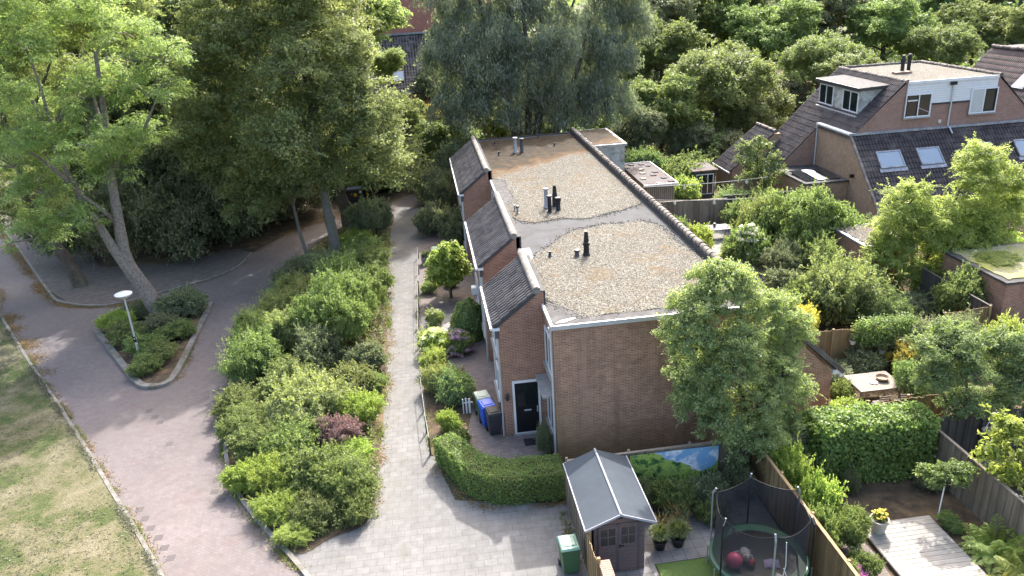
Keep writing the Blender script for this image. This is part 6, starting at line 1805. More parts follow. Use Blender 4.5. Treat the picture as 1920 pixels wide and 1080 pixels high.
b.obj('handle', 'black', SH0)
MB().box(4.53, 18.19, 1.99, 4.73, 18.217, 2.07).obj('gable_vent', 'black', SH0)
MB().box(5.205, 18.17, 0.06, 5.235, 18.217, 1.85).obj('corner_post', 'shedtrim', SH0)

# small tan fence and brick pier beside the shed
board_fence('board_fence', (3.66, 16.9), (3.66, 18.1), 1.75, 'fence_new', 'short tan board fence panel between the green bin and the shed doors', cap=False, wav=0.05, seed=6, post=1.2)
pr = thing('brick_pier', 'low brick pier with rounded brick coping before the shed', 'pier', (3.86, 16.5, 0))
MB().box(3.74, 14.4, 0.0, 3.98, 16.95, 1.62).obj('wall', 'brick', pr)
b = MB()
for k in range(31):
    b.box(3.70, 14.42 + k * 0.0815, 1.623, 4.02, 14.42 + k * 0.0815 + 0.068, 1.70, 0.5)
b.obj('coping', 'terracotta', pr)
MB().box(3.99, 14.4, 1.52, 4.05, 16.95, 1.575).obj('edge_rail', 'white', pr)

# two pots with fountain grass
def grass_pot(x, y, label, seed, s_=1.0):
    t = thing('grass_pot', label, 'plant pot', (x, y, 0), 'fountain grass pots beside the shed')
    MB().lathe([(0.15 * s_, 0.02), (0.2 * s_, 0.3), (0.235 * s_, 0.34), (0.22 * s_, 0.36), (0.18 * s_, 0.34)], (x, y, 0), 18).obj('pot', 'black', t, smooth=True)
    rng = np.random.default_rng(seed)
    n = 900
    a = rng.uniform(0, 6.28, n)
    e = rng.uniform(0.1, 1.0, n) ** 0.7
    base = np.stack([np.cos(a) * 0.06, np.sin(a) * 0.06, np.full(n, 0.34)], 1)
    tip = np.stack([np.cos(a) * 0.42 * e * s_, np.sin(a) * 0.42 * e * s_, 0.34 + (0.62 - 0.3 * e * e) * s_ * rng.uniform(.6, 1, n)], 1)
    mid = base * 0.35 + tip * 0.65 + np.array([0, 0, 0.12])
    sd = np.stack([-np.sin(a), np.cos(a), np.zeros(n)], 1) * 0.008
    V = np.concatenate([np.stack([base - sd, base + sd, mid + sd, mid - sd], 1), np.stack([mid - sd, mid + sd, tip + sd * .2, tip - sd * .2], 1)])
    put_mesh('grass', quads('pot_grass', V, rng.uniform(0, 1, len(V)), 'leaf_grey'), t)
    n = 46
    a = rng.uniform(0, 6.28, n)
    e = rng.uniform(0.05, 1, n)
    tip = np.stack([np.cos(a) * 0.46 * e * s_, np.sin(a) * 0.46 * e * s_, 0.5 + rng.uniform(.42, .78, n) * s_], 1)
    dn = unit(np.stack([np.cos(a) * .5, np.sin(a) * .5, np.ones(n)], 1))
    sd = np.stack([-np.sin(a), np.cos(a), np.zeros(n)], 1) * 0.016
    V = np.stack([tip - sd, tip + sd, tip + dn * .15 + sd * .3, tip + dn * .15 - sd * .3], 1)
    sd2 = np.stack([np.cos(a), np.sin(a), np.zeros(n)], 1) * 0.016
    V2 = np.stack([tip - sd2, tip + sd2, tip + dn * .15 + sd2 * .3, tip + dn * .15 - sd2 * .3], 1)
    sh_ = put_mesh('seed_heads', quads('seed_heads', np.concatenate([V, V2]), rng.uniform(0, 1, 2 * n), 'leaf_orange'), t)
    sh_['kind'] = 'stuff'
grass_pot(6.12, 18.98, 'black pot of bluish fountain grass nearer to the shed, the left one of two', 3)
grass_pot(6.72, 19.02, 'black pot of bluish fountain grass nearer to the trampoline, the right one of two', 4, 1.1)
for x, y, r_, h_, k_, mt_, lb in ((7.0, 20.6, 0.75, 1.35, 'a', 'leaf_mid', 'round leafed shrub before the printed landscape'),
                                  (6.05, 20.9, 0.5, 1.35, 'c', 'leaf_dark', 'dark narrow shrub at the left edge of the printed landscape'),
                                  (8.3, 20.7, 0.75, 1.25, 'a', 'leaf_dark', 'dark leafy shrub under the bushy gable tree'),
                                  (6.9, 19.9, 0.6, 0.7, 'b', 'leaf_dark', 'low dark plant behind the two grass pots'),
                                  (8.1, 19.9, 0.55, 0.8, 'a', 'leaf_mid', 'low green shrub behind the trampoline net'),
                                  (9.5, 21.0, 0.6, 1.5, 'b', 'leaf_dark', 'dark shrub in the fence corner beneath the bushy gable tree')):
    shrub(x, y, r_, h_, k_, mt_, lb, 'shrub', 'shrubs of the gable garden')

# trampoline
TX, TY, TR = 8.60, 17.35, 1.42
T0 = thing('trampoline', 'round garden trampoline with green pad and tall black safety net', 'trampoline', (TX, TY, 0))
MB().lathe([(TR - 0.32, 0.715), (TR - 0.33, 0.705), (0.6, 0.69), (0.02, 0.685)], (TX, TY, 0), 40).obj('jump_mat', 'black', T0)
MB().lathe([(TR - 0.33, 0.735), (TR - 0.32, 0.76), (TR - 0.05, 0.775), (TR, 0.75), (TR, 0.69), (TR - 0.03, 0.69)], (TX, TY, 0), 48, caps=False).obj('pad', 'greenpad', T0)
a_ = MB()
for k in range(40):
    t0, t1 = k * math.pi / 20, (k + 1) * math.pi / 20
    a_.tube([(TX + (TR - .02) * math.cos(t0), TY + (TR - .02) * math.sin(t0), 0.68), (TX + (TR - .02) * math.cos(t1), TY + (TR - .02) * math.sin(t1), 0.68)], 0.022, 6)
a_.obj('frame_ring', 'metal', T0)
for k in range(6):
    t0 = k * math.pi / 3 + 0.35
    cx, cy = TX + (TR + 0.03) * math.cos(t0), TY + (TR + 0.03) * math.sin(t0)
    p = MB().tube([(cx, cy, 0.03), (cx, cy, 2.45), (TX + (TR - .05) * math.cos(t0), TY + (TR - .05) * math.sin(t0), 2.62)], 0.026, 8).obj('net_pole', 'black' if k % 2 else 'metal', T0)
    MB().tube([(cx, cy, 2.42), (TX + (TR - .06) * math.cos(t0), TY + (TR - .06) * math.sin(t0), 2.63)], 0.03, 8).obj('sleeve', 'metal', p)
    MB().tube([(cx - 0.25 * math.sin(t0), cy + 0.25 * math.cos(t0), 0.69), (cx - 0.25 * math.sin(t0), cy + 0.25 * math.cos(t0), 0.06), (cx + 0.25 * math.sin(t0), cy - 0.25 * math.cos(t0), 0.06), (cx + 0.25 * math.sin(t0), cy - 0.25 * math.cos(t0), 0.69)], 0.02, 6).obj('leg', 'metal', T0)
nb = MB()
n_ = 72
vs, fs = [], []
for j, z in enumerate((0.76, 1.3, 1.9, 2.5)):
    for k in range(n_):
        ph = 2 * math.pi * k / n_
        loc_ = (ph - 0.35) % (math.pi / 3) / (math.pi / 3)
        sag = (0.10 if j == 3 else 0.0) * 4 * loc_ * (1 - loc_)
        rr2 = TR - 0.09 - (0.10 * 4 * loc_ * (1 - loc_) if j in (1, 2, 3) else 0.0)
        vs.append((TX + rr2 * math.cos(ph), TY + rr2 * math.sin(ph), z - sag * 1.6))
for j in range(3):
    for k in range(n_):
        fs.append((j * n_ + k, j * n_ + (k + 1) % n_, (j + 1) * n_ + (k + 1) % n_, (j + 1) * n_ + k))
nb.add(vs, fs)
net = nb.obj('safety_net', 'net', T0, smooth=True)
hem = MB()
for k in range(n_):
    hem.tube([vs[3 * n_ + k], vs[3 * n_ + (k + 1) % n_]], 0.013, 5)
hem.obj('hem', 'black', net)
MB().tube([(8.62, 15.98, 0.8), (8.75, 16.02, 1.5), (8.70, 16.0, 2.3)], 0.012, 5).tube([(8.70, 16.02, 1.4), (8.9, 16.04, 0.8)], 0.012, 5).obj('zip', 'white', net)
def ball(name, x, y, r, mt, label, z=0.70):
    prof = [(max(0.001, r * math.sin(math.pi * k / 16)), r - r * math.cos(math.pi * k / 16)) for k in range(17)]
    o = MB().lathe(prof, (x, y, z), 28).obj(name, mt, smooth=True, loc=(x, y, z))
    return tag(o, label, 'ball')
ball('play_ball', 7.72, 17.05, 0.235, 'pink', 'large pink ball on the trampoline mat')
ball('play_ball', 8.22, 17.0, 0.125, 'red', 'small red ball on the trampoline mat beside the white plush toy')
tb = thing('plush_toy', 'white plush toy animal lying on the trampoline mat', 'toy', (8.15, 17.3, 0.7))
b = MB()
for (dx, dy, dz, r1) in ((0, 0, .15, .17), (0.05, .15, .12, .15), (-.02, -.18, .2, .12)):
    b.lathe([(max(0.001, r1 * math.sin(math.pi * k / 10)), -r1 * math.cos(math.pi * k / 10)) for k in range(11)], (8.15 + dx, 17.3 + dy, .7 + dz), 14)
b.obj('body', 'fur', tb, smooth=True)
for dx, dy, dz in ((-.08, -.24, .32), (.08, -.24, .32)):
    MB().lathe([(0.01, -.06), (.05, 0), (.01, .06)], (8.15 + dx, 17.3 + dy, .7 + dz), 8).obj('ear', 'fur', tb, smooth=True)
for dx, dy in ((-.15, -.1), (.15, -.1), (-.15, .2), (.17, .2)):
    MB().tube([(8.15 + dx * .6, 17.3 + dy, .8), (8.15 + dx * 1.5, 17.3 + dy * 1.2, .75)], [.06, .05], 8).obj('leg', 'fur', tb, smooth=True)
cu = MB()
vs, fs = [], []
for j in range(7):
    for i in range(7):
        u_, v_ = i / 6 - .5, j / 6 - .5
        hgt = 0.09 * (1 - (2 * abs(u_)) ** 3) * (1 - (2 * abs(v_)) ** 3)
        vs.append((8.82 + u_ * .42 + v_ * .1, 16.95 + v_ * .34 - u_ * .1, .73 + hgt + 0.02 * math.sin(9 * u_ + 5 * v_)))
for j in range(6):
    for i in range(6):
        fs.append((j * 7 + i, j * 7 + i + 1, (j + 1) * 7 + i + 1, (j + 1) * 7 + i))
m_ = len(vs)
vs += [(x, y, 0.70) for x, y, z in vs]
fs += [(m_ + (j + 1) * 7 + i, m_ + (j + 1) * 7 + i + 1, m_ + j * 7 + i + 1, m_ + j * 7 + i) for j in range(6) for i in range(6)]
ed = [i for i in range(7)] + [6 + 7 * j for j in range(1, 7)] + [42 + i for i in range(5, -1, -1)] + [7 * j for j in range(5, 0, -1)]
fs += [(ed[(k + 1) % len(ed)], ed[k], m_ + ed[k], m_ + ed[(k + 1) % len(ed)]) for k in range(len(ed))]
cu.add(vs, fs)
tag(cu.obj('cushion', 'lilac', smooth=True, loc=(8.82, 16.95, .7)), 'crumpled lilac cushion on the right side of the trampoline mat', 'cushion')

# ================================================================ DECK GARDEN
board_fence('board_fence', (10.22, 13.5), (10.22, 21.6), 1.78, 'fence_new', 'long tan board fence between the trampoline and the deck garden', seed=4, side=1)
# slatted screen
sc_ = thing('slatted_screen', 'brown screen of horizontal slats in the corner beside the bushy gable tree', 'fence', (11.2, 21.7, 0))
b = MB()
for k in range(13):
    b.box(10.45, 21.66, 0.12 + k * 0.13, 12.2, 21.69, 0.23 + k * 0.13, RND.uniform(.5, 1))
b.obj('slats', 'fence_slat', sc_)
for x in (10.38, 12.22):
    MB().box(x - .04, 21.63, 0, x + .04, 21.71, 1.95).obj('post', 'fence_new', sc_)
ivy = [(12.3, 21.0), (16.3, 20.75), (16.3, 21.9), (12.3, 22.3)]
iv = hedge('ivy_hedge', ivy, 0.03, 2.25, 'leaf_hedge', 19000, 0.115, 0.085, 15, 'tall glossy ivy hedge closing off the back of the deck garden', 'hedge', jit=0.09)
MB().extr([(12.45, 21.2, 0), (16.2, 20.95, 0), (16.2, 21.75, 0), (12.45, 22.1, 0)], (0, 0, 2.1)).obj('branch_core', 'soil', iv)
for x, y, r_, h_, k_, mt_, lb in ((10.9, 20.3, 0.85, 2.3, 'a', 'leaf_lime', 'tall light green climber beside the slatted screen'),
                                  (11.2, 19.0, 0.8, 2.0, 'a', 'leaf_lime', 'leafy light green shrub against the long tan fence, second from the screen'),
                                  (11.7, 17.9, 0.7, 1.5, 'e', 'leaf_mid', 'small leafed green shrub between the long tan fence and the flower pot'),
                                  (10.75, 17.7, 0.6, 1.9, 'b', 'leaf_mid', 'climbing plant hanging over the middle of the long tan fence'),
                                  (11.6, 16.8, 0.5, 0.8, 'a', 'leaf_mid', 'low shrub at the left edge of the wooden deck'),
                                  (10.7, 16.4, 0.45, 1.0, 'c', 'leaf_olive', 'thin olive plant at the foot of the long tan fence'),
                                  (15.3, 18.2, 0.5, 0.4, 'b', 'leaf_mid', 'low ground plant at the right corner of the deck'),
                                  (16.0, 20.2, 0.6, 0.6, 'b', 'leaf_dark', 'dark low plant at the foot of the old grey fence'),
                                  (13.2, 20.5, 0.35, 0.9, 'c', 'leaf_dark', 'thin dark plant before the ivy hedge')):
    shrub(x, y, r_, h_, k_, mt_, lb, 'shrub', 'plants of the deck garden')
dk = thing('wooden_deck', 'bleached wooden deck of wide boards in the lower right garden', 'deck', (12.9, 14.0, 0))
b = MB()
y = 13.0
while y < 18.75:
    b.box(12.55 + 0.003 * RND.random(), y, 0.06, 14.95, y + 0.178, 0.10, RND.uniform(0.75, 1.0))
    y += 0.192
b.obj('boards', 'deck', dk)
MB().box(12.6, 13.0, 0.0, 14.9, 18.72, 0.055).obj('joists', 'fence_dark', dk)
MB().box(12.50, 13.0, 0.0, 12.545, 18.75, 0.14).obj('edge_board', 'fence_dark', dk)
fp = thing('flower_pot', 'cream round pot with yellow flowers on the deck corner', 'plant pot', (12.98, 18.35, 0.1))
MB().lathe([(0.19, 0.101), (0.26, 0.52), (0.295, 0.53), (0.295, 0.585), (0.25, 0.585), (0.24, 0.5)], (12.98, 18.35, 0), 26).obj('pot', 'pot', fp, smooth=True)
put_mesh('plant', SHR['f'], fp, (0, 0, 0.38), 0.4, (0.25, 0.25, 0.32), 'leaf_mid')
rng = np.random.default_rng(9)
cc = np.stack([rng.uniform(-.2, .2, 40), rng.uniform(-.2, .2, 40), rng.uniform(.56, .78, 40)], 1)
V, t_ = clump_leaves(rng, cc, np.full(40, 0.035), np.tile([0, 0, 1.0], (40, 1)), 18, 0.04, 0.03, 'broad')
put_mesh('flowers', quads('pot_flowers', V, t_, 'flower_yellow'), fp)
mf = shrub(11.15, 16.5, 0.42, 0.6, 'a', 'flower_magenta', 'clump of magenta phlox flowers at the foot of the long tan fence', 'flowers', None, 'phlox')

# big golden fern-like plant
def fern(x, y, label, mt, seed, n=26, ln=1.25):
    rng = np.random.default_rng(seed)
    Cs, As, Ns, Ls = [], [], [], []
    for k in range(n):
        a = k * 2.399 + rng.uniform(-.2, .2)
        el = rng.uniform(0.25, 1.25)
        ll = ln * rng.uniform(0.7, 1.15)
        m_ = 30
        s_ = np.linspace(0.12, 1, m_)
        hx = s_ * ll * np.cos(el) * 1.0 + 0.12 * s_ ** 2
        hz = s_ * ll * np.sin(el) * 0.95 - 0.42 * ll * s_ ** 2 * np.cos(el)
        ca, sa = np.cos(a), np.sin(a)
        for sd in (-1, 1):
            fr = np.stack([hx * ca, hx * sa, hz], 1)
            sv_ = np.array([-sa, ca, 0]) * sd
            wl = 0.28 * np.sin(np.pi * np.clip(s_ * 0.93 + 0.05, 0, 1)) ** 0.8 * ll
            dirv = unit(sv_ * 1.0 + np.array([ca, sa, 0]) * 0.55 + np.array([0, 0, -0.15]) + rng.normal(size=(m_, 3)) * 0.10)
            Cs.append(fr + dirv * (wl * 0.5)[:, None])
            As.append(dirv)
            Ns.append(unit(np.array([0, 0, 1.0]) + np.array([ca, sa, 0]) * 0.35 + rng.normal(size=(m_, 3)) * 0.12))
            Ls.append(wl)
    C, A, Nn, Lg = np.concatenate(Cs), np.concatenate(As), np.concatenate(Ns), np.concatenate(Ls)
    A = unit(A - Nn * np.sum(A * Nn, 1, keepdims=True))
    B = np.cross(Nn, A)
    a, b_ = A * Lg[:, None] * .5, B * 0.028
    V = np.stack([C - a, C + b_, C + a, C - b_], 1)
    o = put_mesh('fern', quads('fern', V, rng.uniform(0.2, 1, len(V)), mt), None, (x, y, 0.05))
    return tag(o, label, 'fern')
fern(15.9, 16.9, 'big yellow-green fern fanning out right of the deck, the upper one', 'leaf_gold', 3, 30, 1.15)
fern(16.0, 15.6, 'yellow-green fern at the lower right frame edge beside the deck', 'leaf_gold', 4, 32, 1.25)
fern(14.95, 15.3, 'smaller golden fern overhanging the right edge of the deck', 'leaf_yellow', 5, 18, 0.7)
board_fence('board_fence', (16.45, 13.2), (16.45, 21.0), 1.75, 'fence_old', 'old grey board fence right of the deck garden', seed=7, side=1)
sb = thing('standard_shrub', 'shrub with glossy round crown held by a white pole beside the old grey fence', 'shrub', (15.15, 18.6, 0))
MB().tube([(15.15, 18.6, 0), (15.2, 18.6, 1.5)], 0.022, 8).obj('support_pole', 'white', sb)
MB().tube([(15.22, 18.65, 0), (15.25, 18.7, 1.6)], 0.02, 6).obj('stem', 'bark_brown', sb)
me = crown_mesh('standard_crown', 'leaf_mid', [(0.05, 0, 1.75, 0.55, 0.5, 0.32), (-0.5, 0.1, 1.7, 0.42, 0.4, 0.28), (0.55, 0.1, 1.65, 0.45, 0.4, 0.3)], 80, 36, 0.11, 0.06, 'broad', 0.17, 91)
put_mesh('crown', me, sb)
# basket on the fence side
hb = thing('hanging_basket', 'pale wicker basket with dry soil hanging on the dark fence at the right', 'basket', (18.4, 20.9, 1.3))
MB().lathe([(0.12, 1.25), (0.22, 1.42), (0.25, 1.48), (0.22, 1.47), (0.18, 1.42)], (18.4, 20.9, 0), 18).obj('bowl', 'terracotta', hb, smooth=True)
MB().tube([(18.16, 20.9, 1.48), (18.4, 20.93, 1.95), (18.64, 20.9, 1.48)], 0.012, 6).obj('hanger', 'white', hb)
board_fence('board_fence', (16.6, 21.35), (22.0, 21.2), 1.85, 'fence_dark', 'dark board fence in shade under the pale grey-green tree', seed=9)
shrub(17.9, 18.3, 0.45, 0.5, 'c', 'leaf_orange', 'dry orange plant beyond the old grey fence', 'shrub')
shrub(18.9, 19.7, 0.8, 1.2, 'b', 'leaf_dark', 'dark shrub under the thin tree at the right frame edge', 'shrub')

# ================================================================ TABLE GARDEN
board_fence('board_fence', (13.6, 22.85), (18.4, 23.1), 1.75, 'fence_new', 'tan board fence above the tall ivy hedge', seed=21, side=-1, cap=False, wav=0.035)
board_fence('board_fence', (15.2, 28.9), (20.3, 28.8), 1.8, 'fence_new', 'tan board fence with flower pots behind the wooden garden table', seed=22, cap=False, wav=0.02)
board_fence('board_fence', (22.4, 29.3), (24.7, 29.5), 1.8, 'fence_new', 'tan board fence section left of the moss roofed brick shed', seed=23, cap=False, wav=0.03)
board_fence('board_fence', (24.75, 29.55), (24.75, 34.5), 1.8, 'fence_dark', 'dark side fence running back along the moss roofed brick shed', seed=24)
tr = thing('trellis', 'pale wooden trellis between the two tan fence sections', 'trellis', (20.4, 29.0, 0))
b = MB()
for k in range(6):
    b.box(20.35, 28.98, 0.75 + k * 0.2, 22.35, 29.0, 0.775 + k * 0.2, 1.0)
for k in range(11):
    b.box(20.38 + k * 0.195, 29.003, 0.70, 20.405 + k * 0.195, 29.02, 1.8, 1.0)
b.obj('lattice', 'fence_slat', tr)
MB().box(20.32, 29.03, 0, 22.4, 29.06, 0.68).obj('boards', 'fence_dark', tr)
tbl = thing('garden_table', 'weathered wooden garden table with a bowl behind the tan fence', 'table', (17.3, 26.0, 0))
b = MB()
for k in range(9):
    b.box(16.35, 25.38 + k * 0.155, 0.71, 18.2, 25.38 + k * 0.155 + 0.148, 0.75, RND.uniform(.7, 1))
b.obj('tabletop', 'tablewood', tbl)
MB().box(16.5, 25.5, 0.62, 18.05, 26.65, 0.705).obj('apron', 'tablewood', tbl)
for x, y in ((16.45, 25.47), (18.1, 25.47), (16.45, 26.67), (18.1, 26.67)):
    MB().box(x - .04, y - .04, 0, x + .04, y + .04, 0.705).obj('leg', 'tablewood', tbl)
bw_ = MB().lathe([(0.10, 0.752), (0.22, 0.80), (0.27, 0.90), (0.25, 0.90), (0.2, 0.81), (0.02, 0.79)], (17.65, 26.1, 0), 24)
tag(bw_.obj('bowl', 'terracotta', smooth=True, loc=(17.65, 26.1, .75)), 'round wicker bowl on the weathered garden table', 'bowl')
pl_ = MB().lathe([(0.08, 0.752), (0.16, 0.77), (0.17, 0.785), (0.15, 0.785), (0.02, 0.765)], (17.2, 25.95, 0), 20)
tag(pl_.obj('plate', 'white', smooth=True, loc=(17.2, 25.95, .75)), 'white plate beside the wicker bowl on the garden table', 'plate')
def chair(x, y, rz, label):
    t = thing('garden_chair', label, 'chair', (0, 0, 0), 'metal chairs at the garden table', local=True)
    for sx in (-1, 1):
        MB().tube([(sx * .2, -.2, 0), (sx * .2, -.2, .44), (sx * .2, .2, .44), (sx * .2, .24, .9)], 0.012, 6).obj('frame', 'metal', t)
        MB().tube([(sx * .2, .2, .44), (sx * .2, .26, 0)], 0.012, 6).obj('leg', 'metal', t)
    b = MB()
    for k in range(6):
        b.box(-.2, -.2 + k * .07, .445, .2, -.15 + k * .07, .46, .8)
    b.obj('seat', 'tablewood', t)
    b = MB()
    for k in range(3):
        b.box(-.2, .225 + k * .008, .62 + k * .1, .2, .24 + k * .008, .69 + k * .1, .8)
    b.obj('backrest', 'tablewood', t)
    t.location = (x, y, 0)
    t.rotation_euler = (0, 0, rz)
chair(16.9, 24.9, R(180), 'thin framed garden chair at the near left side of the weathered table')
chair(17.8, 24.85, R(170), 'thin framed garden chair at the near side of the weathered table, beside the fence post')
TG = [(18.75, 25.4, 0.85, 1.6, 'e', 'leaf_pale', 'rounded pale green bush right of the weathered garden table'),
      (19.5, 27.4, 0.7, 1.5, 'b', 'leaf_yellow', 'yellow-tipped bush behind the rounded pale green bush'),
      (20.3, 26.4, 0.7, 1.2, 'b', 'leaf_dark', 'dark bush right of the yellow-tipped bush'),
      (15.4, 24.5, 0.7, 0.9, 'a', 'leaf_lime', 'light green plant between the brick gable end and the tan fence'),
      (16.6, 27.7, 0.9, 0.7, 'b', 'leaf_dark', 'dark low plants behind the weathered garden table'),
      (18.0, 28.1, 0.8, 1.0, 'a', 'leaf_dark', 'dark plant under the yellow flower pot'),
      (20.6, 28.2, 1.1, 1.9, 'd', 'leaf_dark', 'dark feathery conifer before the trellis'),
      (22.3, 28.0, 1.0, 2.2, 'c', 'leaf_dark', 'dark spiky shrub right of the trellis'),
      (24.3, 27.8, 0.85, 1.9, 'b', 'leaf_gold', 'yellow-green conical shrub below the moss roofed brick shed'),
      (24.9, 27.0, 0.7, 1.2, 'a', 'leaf_pale', 'pale leafy shrub at the foot of the yellow-green conical shrub'),
      (15.9, 26.0, 0.45, 0.9, 'a', 'leaf_mid', 'green plant between the brick gable end and the weathered table')]
for x, y, r_, h_, k_, mt_, lb in TG:
    shrub(x, y, r_ * 1.15, h_ * 1.1, k_, mt_, lb, 'bush', 'bushes of the table garden', 'bush')
cl_ = hedge('climbing_plant', [(17.9, 28.35), (20.4, 28.3), (20.4, 28.75), (17.9, 28.8)], 1.1, 2.15, 'leaf_mid', 5200, 0.10, 0.06, 25, 'mass of green climber spilling over the tan fence with flower pots', 'climber', jit=0.12)
def wall_pot(x, y, z, mt, leaf, label):
    t = thing('wall_pot', label, 'plant pot', (x, y, z))
    MB().lathe([(0.10, z), (0.17, z + .2), (0.18, z + .22), (0.15, z + .2)], (x, y, 0), 16).obj('pot', mt, t, smooth=True)
    put_mesh('plant', SHR['f'], t, (0, 0, .15), 0.3, (0.22, 0.22, 0.3), leaf)
wall_pot(17.75, 28.62, 1.15, 'white', 'leaf_dark', 'white bowl pot hanging on the tan fence, left of the climber')
wall_pot(18.9, 28.2, 0.75, 'cream', 'leaf_grey', 'cream pot hanging low on the tan fence below the climber')
wall_pot(19.2, 28.2, 0.35, 'yellow', 'flower_yellow', 'pot with yellow flowers near the ground below the climber')

# moss-roofed brick shed
BS = thing('brick_shed', 'flat roofed brown brick shed with yellow-green moss growing on its gravel roof', 'shed', (25.8, 30.1, 0))
MB().box(25.85, 30.1, -0.05, 32, 34.6, 2.5).obj('wall', 'brick', BS)
MB().box(25.78, 30.03, 2.503, 32.1, 34.7, 2.62).obj('roof_edge', 'bitumen', BS)
gravel_part('roof_gravel', [(26.1, 30.35), (31.9, 30.35), (31.9, 34.4), (26.1, 34.4)], 'mossroof', BS, 41, z=2.623, th=0.04)
put_mesh('roof_moss', SHR['c'], BS, (1.6, 2.6, 2.55), 0.4, (1.2, 1.1, 0.35), 'leaf_gold')
wl_ = MB().box(26.9, 29.85, 2.1, 27.2, 30.09, 2.25).obj('wall_lamp', 'cream', BS)
cb_ = thing('garden_box', 'dark grey storage box at the right frame edge under the brick shed', 'box', (25.8, 28.6, 0))
MB().box(25.3, 28.2, 0, 27.5, 29.0, 0.9).obj('body', 'darkgrey', cb_)
MB().box(25.25, 28.15, 0.903, 27.55, 29.05, 0.98).obj('lid', 'lead', cb_)

# second flat garage roof with pale gravel, half hidden
FS = thing('flat_roof_shed', 'low brick shed with pale gravel roof half hidden between the big shrubs', 'shed', (23.9, 37.5, 0))
MB().box(23.0, 36.9, -0.05, 25.3, 40.3, 2.3).obj('wall', 'brick', FS)
MB().box(22.9, 36.8, 2.303, 25.4, 40.4, 2.40).obj('roof_edge', 'metal', FS)
gravel_part('roof_gravel', [(23.1, 37.0), (25.2, 37.0), (25.2, 40.2), (23.1, 40.2)], 'gravel_b', FS, 43, z=2.403, th=0.04)

# ================================================================ MIDDLE GARDENS
MG = [(21.5, 42.0, 2.2, 4.0, 'f', 'leaf_mid', 'largest dark leafed garden bush left of the golden feathery tree'),
      (23.3, 41.2, 1.6, 3.2, 'a', 'leaf_mid', 'leafy bush between the largest bush and the golden feathery tree'),
      (20.4, 44.0, 1.4, 3.4, 'c', 'leaf_olive', 'olive spiky bush behind the largest garden bush'),
      (17.6, 41.4, 0.9, 1.9, 'a', 'leaf_mid', 'green bush at the left foot of the white flowering elder'),
      (19.6, 39.0, 1.15, 2.0, 'f', 'leaf_dark', 'dense dark round bush below the white flowering elder'),
      (18.6, 37.2, 0.9, 1.3, 'a', 'leaf_dark', 'dark leafy bush right of the folded parasol'),
      (21.3, 38.2, 1.0, 2.2, 'd', 'leaf_olive', 'olive feathery bush beside the dense dark round one'),
      (19.6, 33.2, 1.7, 2.9, 'd', 'leaf_olive', 'broad butterfly bush with arching grey-green shoots right of the bushy gable tree'),
      (17.9, 33.4, 1.3, 2.2, 'b', 'leaf_mid', 'green bush between the flat roof corner and the butterfly bush'),
      (21.2, 32.0, 1.1, 1.8, 'c', 'leaf_pale', 'pale arching bush at the right side of the butterfly bush'),
      (16.3, 30.6, 0.9, 2.2, 'b', 'leaf_yellow', 'bright yellow shrub right of the bushy gable tree'),
      (15.9, 31.6, 1.0, 2.0, 'd', 'leaf_mid', 'feathery bush behind the bright yellow shrub'),
      (15.7, 47.0, 0.8, 1.6, 'b', 'leaf_mid', 'bush beside the tiled garden slope, left of the white table'),
      (19.0, 55.0, 1.1, 2.0, 'a', 'leaf_gold', 'yellow-green bush right of the flat shed with loose slabs'),
      (19.6, 57.4, 1.5, 2.6, 'a', 'leaf_mid', 'big leafed green bush behind the flat shed with loose slabs'),
      (17.9, 61.6, 1.6, 2.9, 'b', 'leaf_pale', 'pale flowering bush at the back corner of the flat shed'),
      (21.5, 60.5, 1.8, 2.4, 'a', 'leaf_mid', 'sunlit broad bush before the dark wood behind the gardens'),
      (21.6, 51.8, 1.3, 1.7, 'd', 'leaf_pale', 'pale feathery bush before the small glazed shed'),
      (23.2, 50.6, 1.2, 2.0, 'b', 'leaf_olive', 'olive bush at the foot of the slender blossom tree'),
      (25.0, 47.8, 1.3, 2.3, 'b', 'leaf_olive', 'bush under the brown house wall, right of the string of lights'),
      (29.5, 38.6, 2.2, 3.2, 'a', 'leaf_gold', 'yellow-green bush behind the golden feathery tree at the right frame edge'),
      (30.5, 36.8, 1.6, 2.3, 'a', 'leaf_lime', 'leafy lime shrub behind the moss roofed brick shed'),
      (27.3, 43.5, 1.3, 1.6, 'b', 'leaf_dark', 'dark bush against the ochre side wall of the brown house'),
      (16.6, 44.6, 0.9, 1.7, 'b', 'leaf_lime', 'light green bush below the white table beside the garden roof slope'),
      (20.9, 48.6, 1.0, 1.8, 'a', 'leaf_pale', 'pale bush at the right end of the white table'),
      (24.4, 44.6, 1.3, 2.4, 'b', 'leaf_mid', 'green bush between the olive spiky bush and the ochre side wall'),
      (25.4, 31.9, 1.1, 2.5, 'a', 'leaf_olive', 'leafy bush in the corner where the dark side fence meets the brick shed'),
      (21.4, 34.9, 1.2, 2.2, 'b', 'leaf_pale', 'pale bush left of the stem of the golden feathery tree'),
      (23.6, 33.4, 0.9, 0.9, 'c', 'leaf_dark', 'low dark plant in shade under the golden feathery tree')]
for x, y, r_, h_, k_, mt_, lb in MG:
    shrub(x, y, r_ * 1.22, h_ * 1.12, k_, mt_, lb, 'bush', 'bushes of the middle gardens', 'bush')
flower_shrub(18.3, 41.2, 1.25, 2.7, 'leaf_mid', 'flower_white', 70, 0.17, 'elder bush covered in white flower heads beside the white table', 'elder bush', 'elder_bush', seed=8)

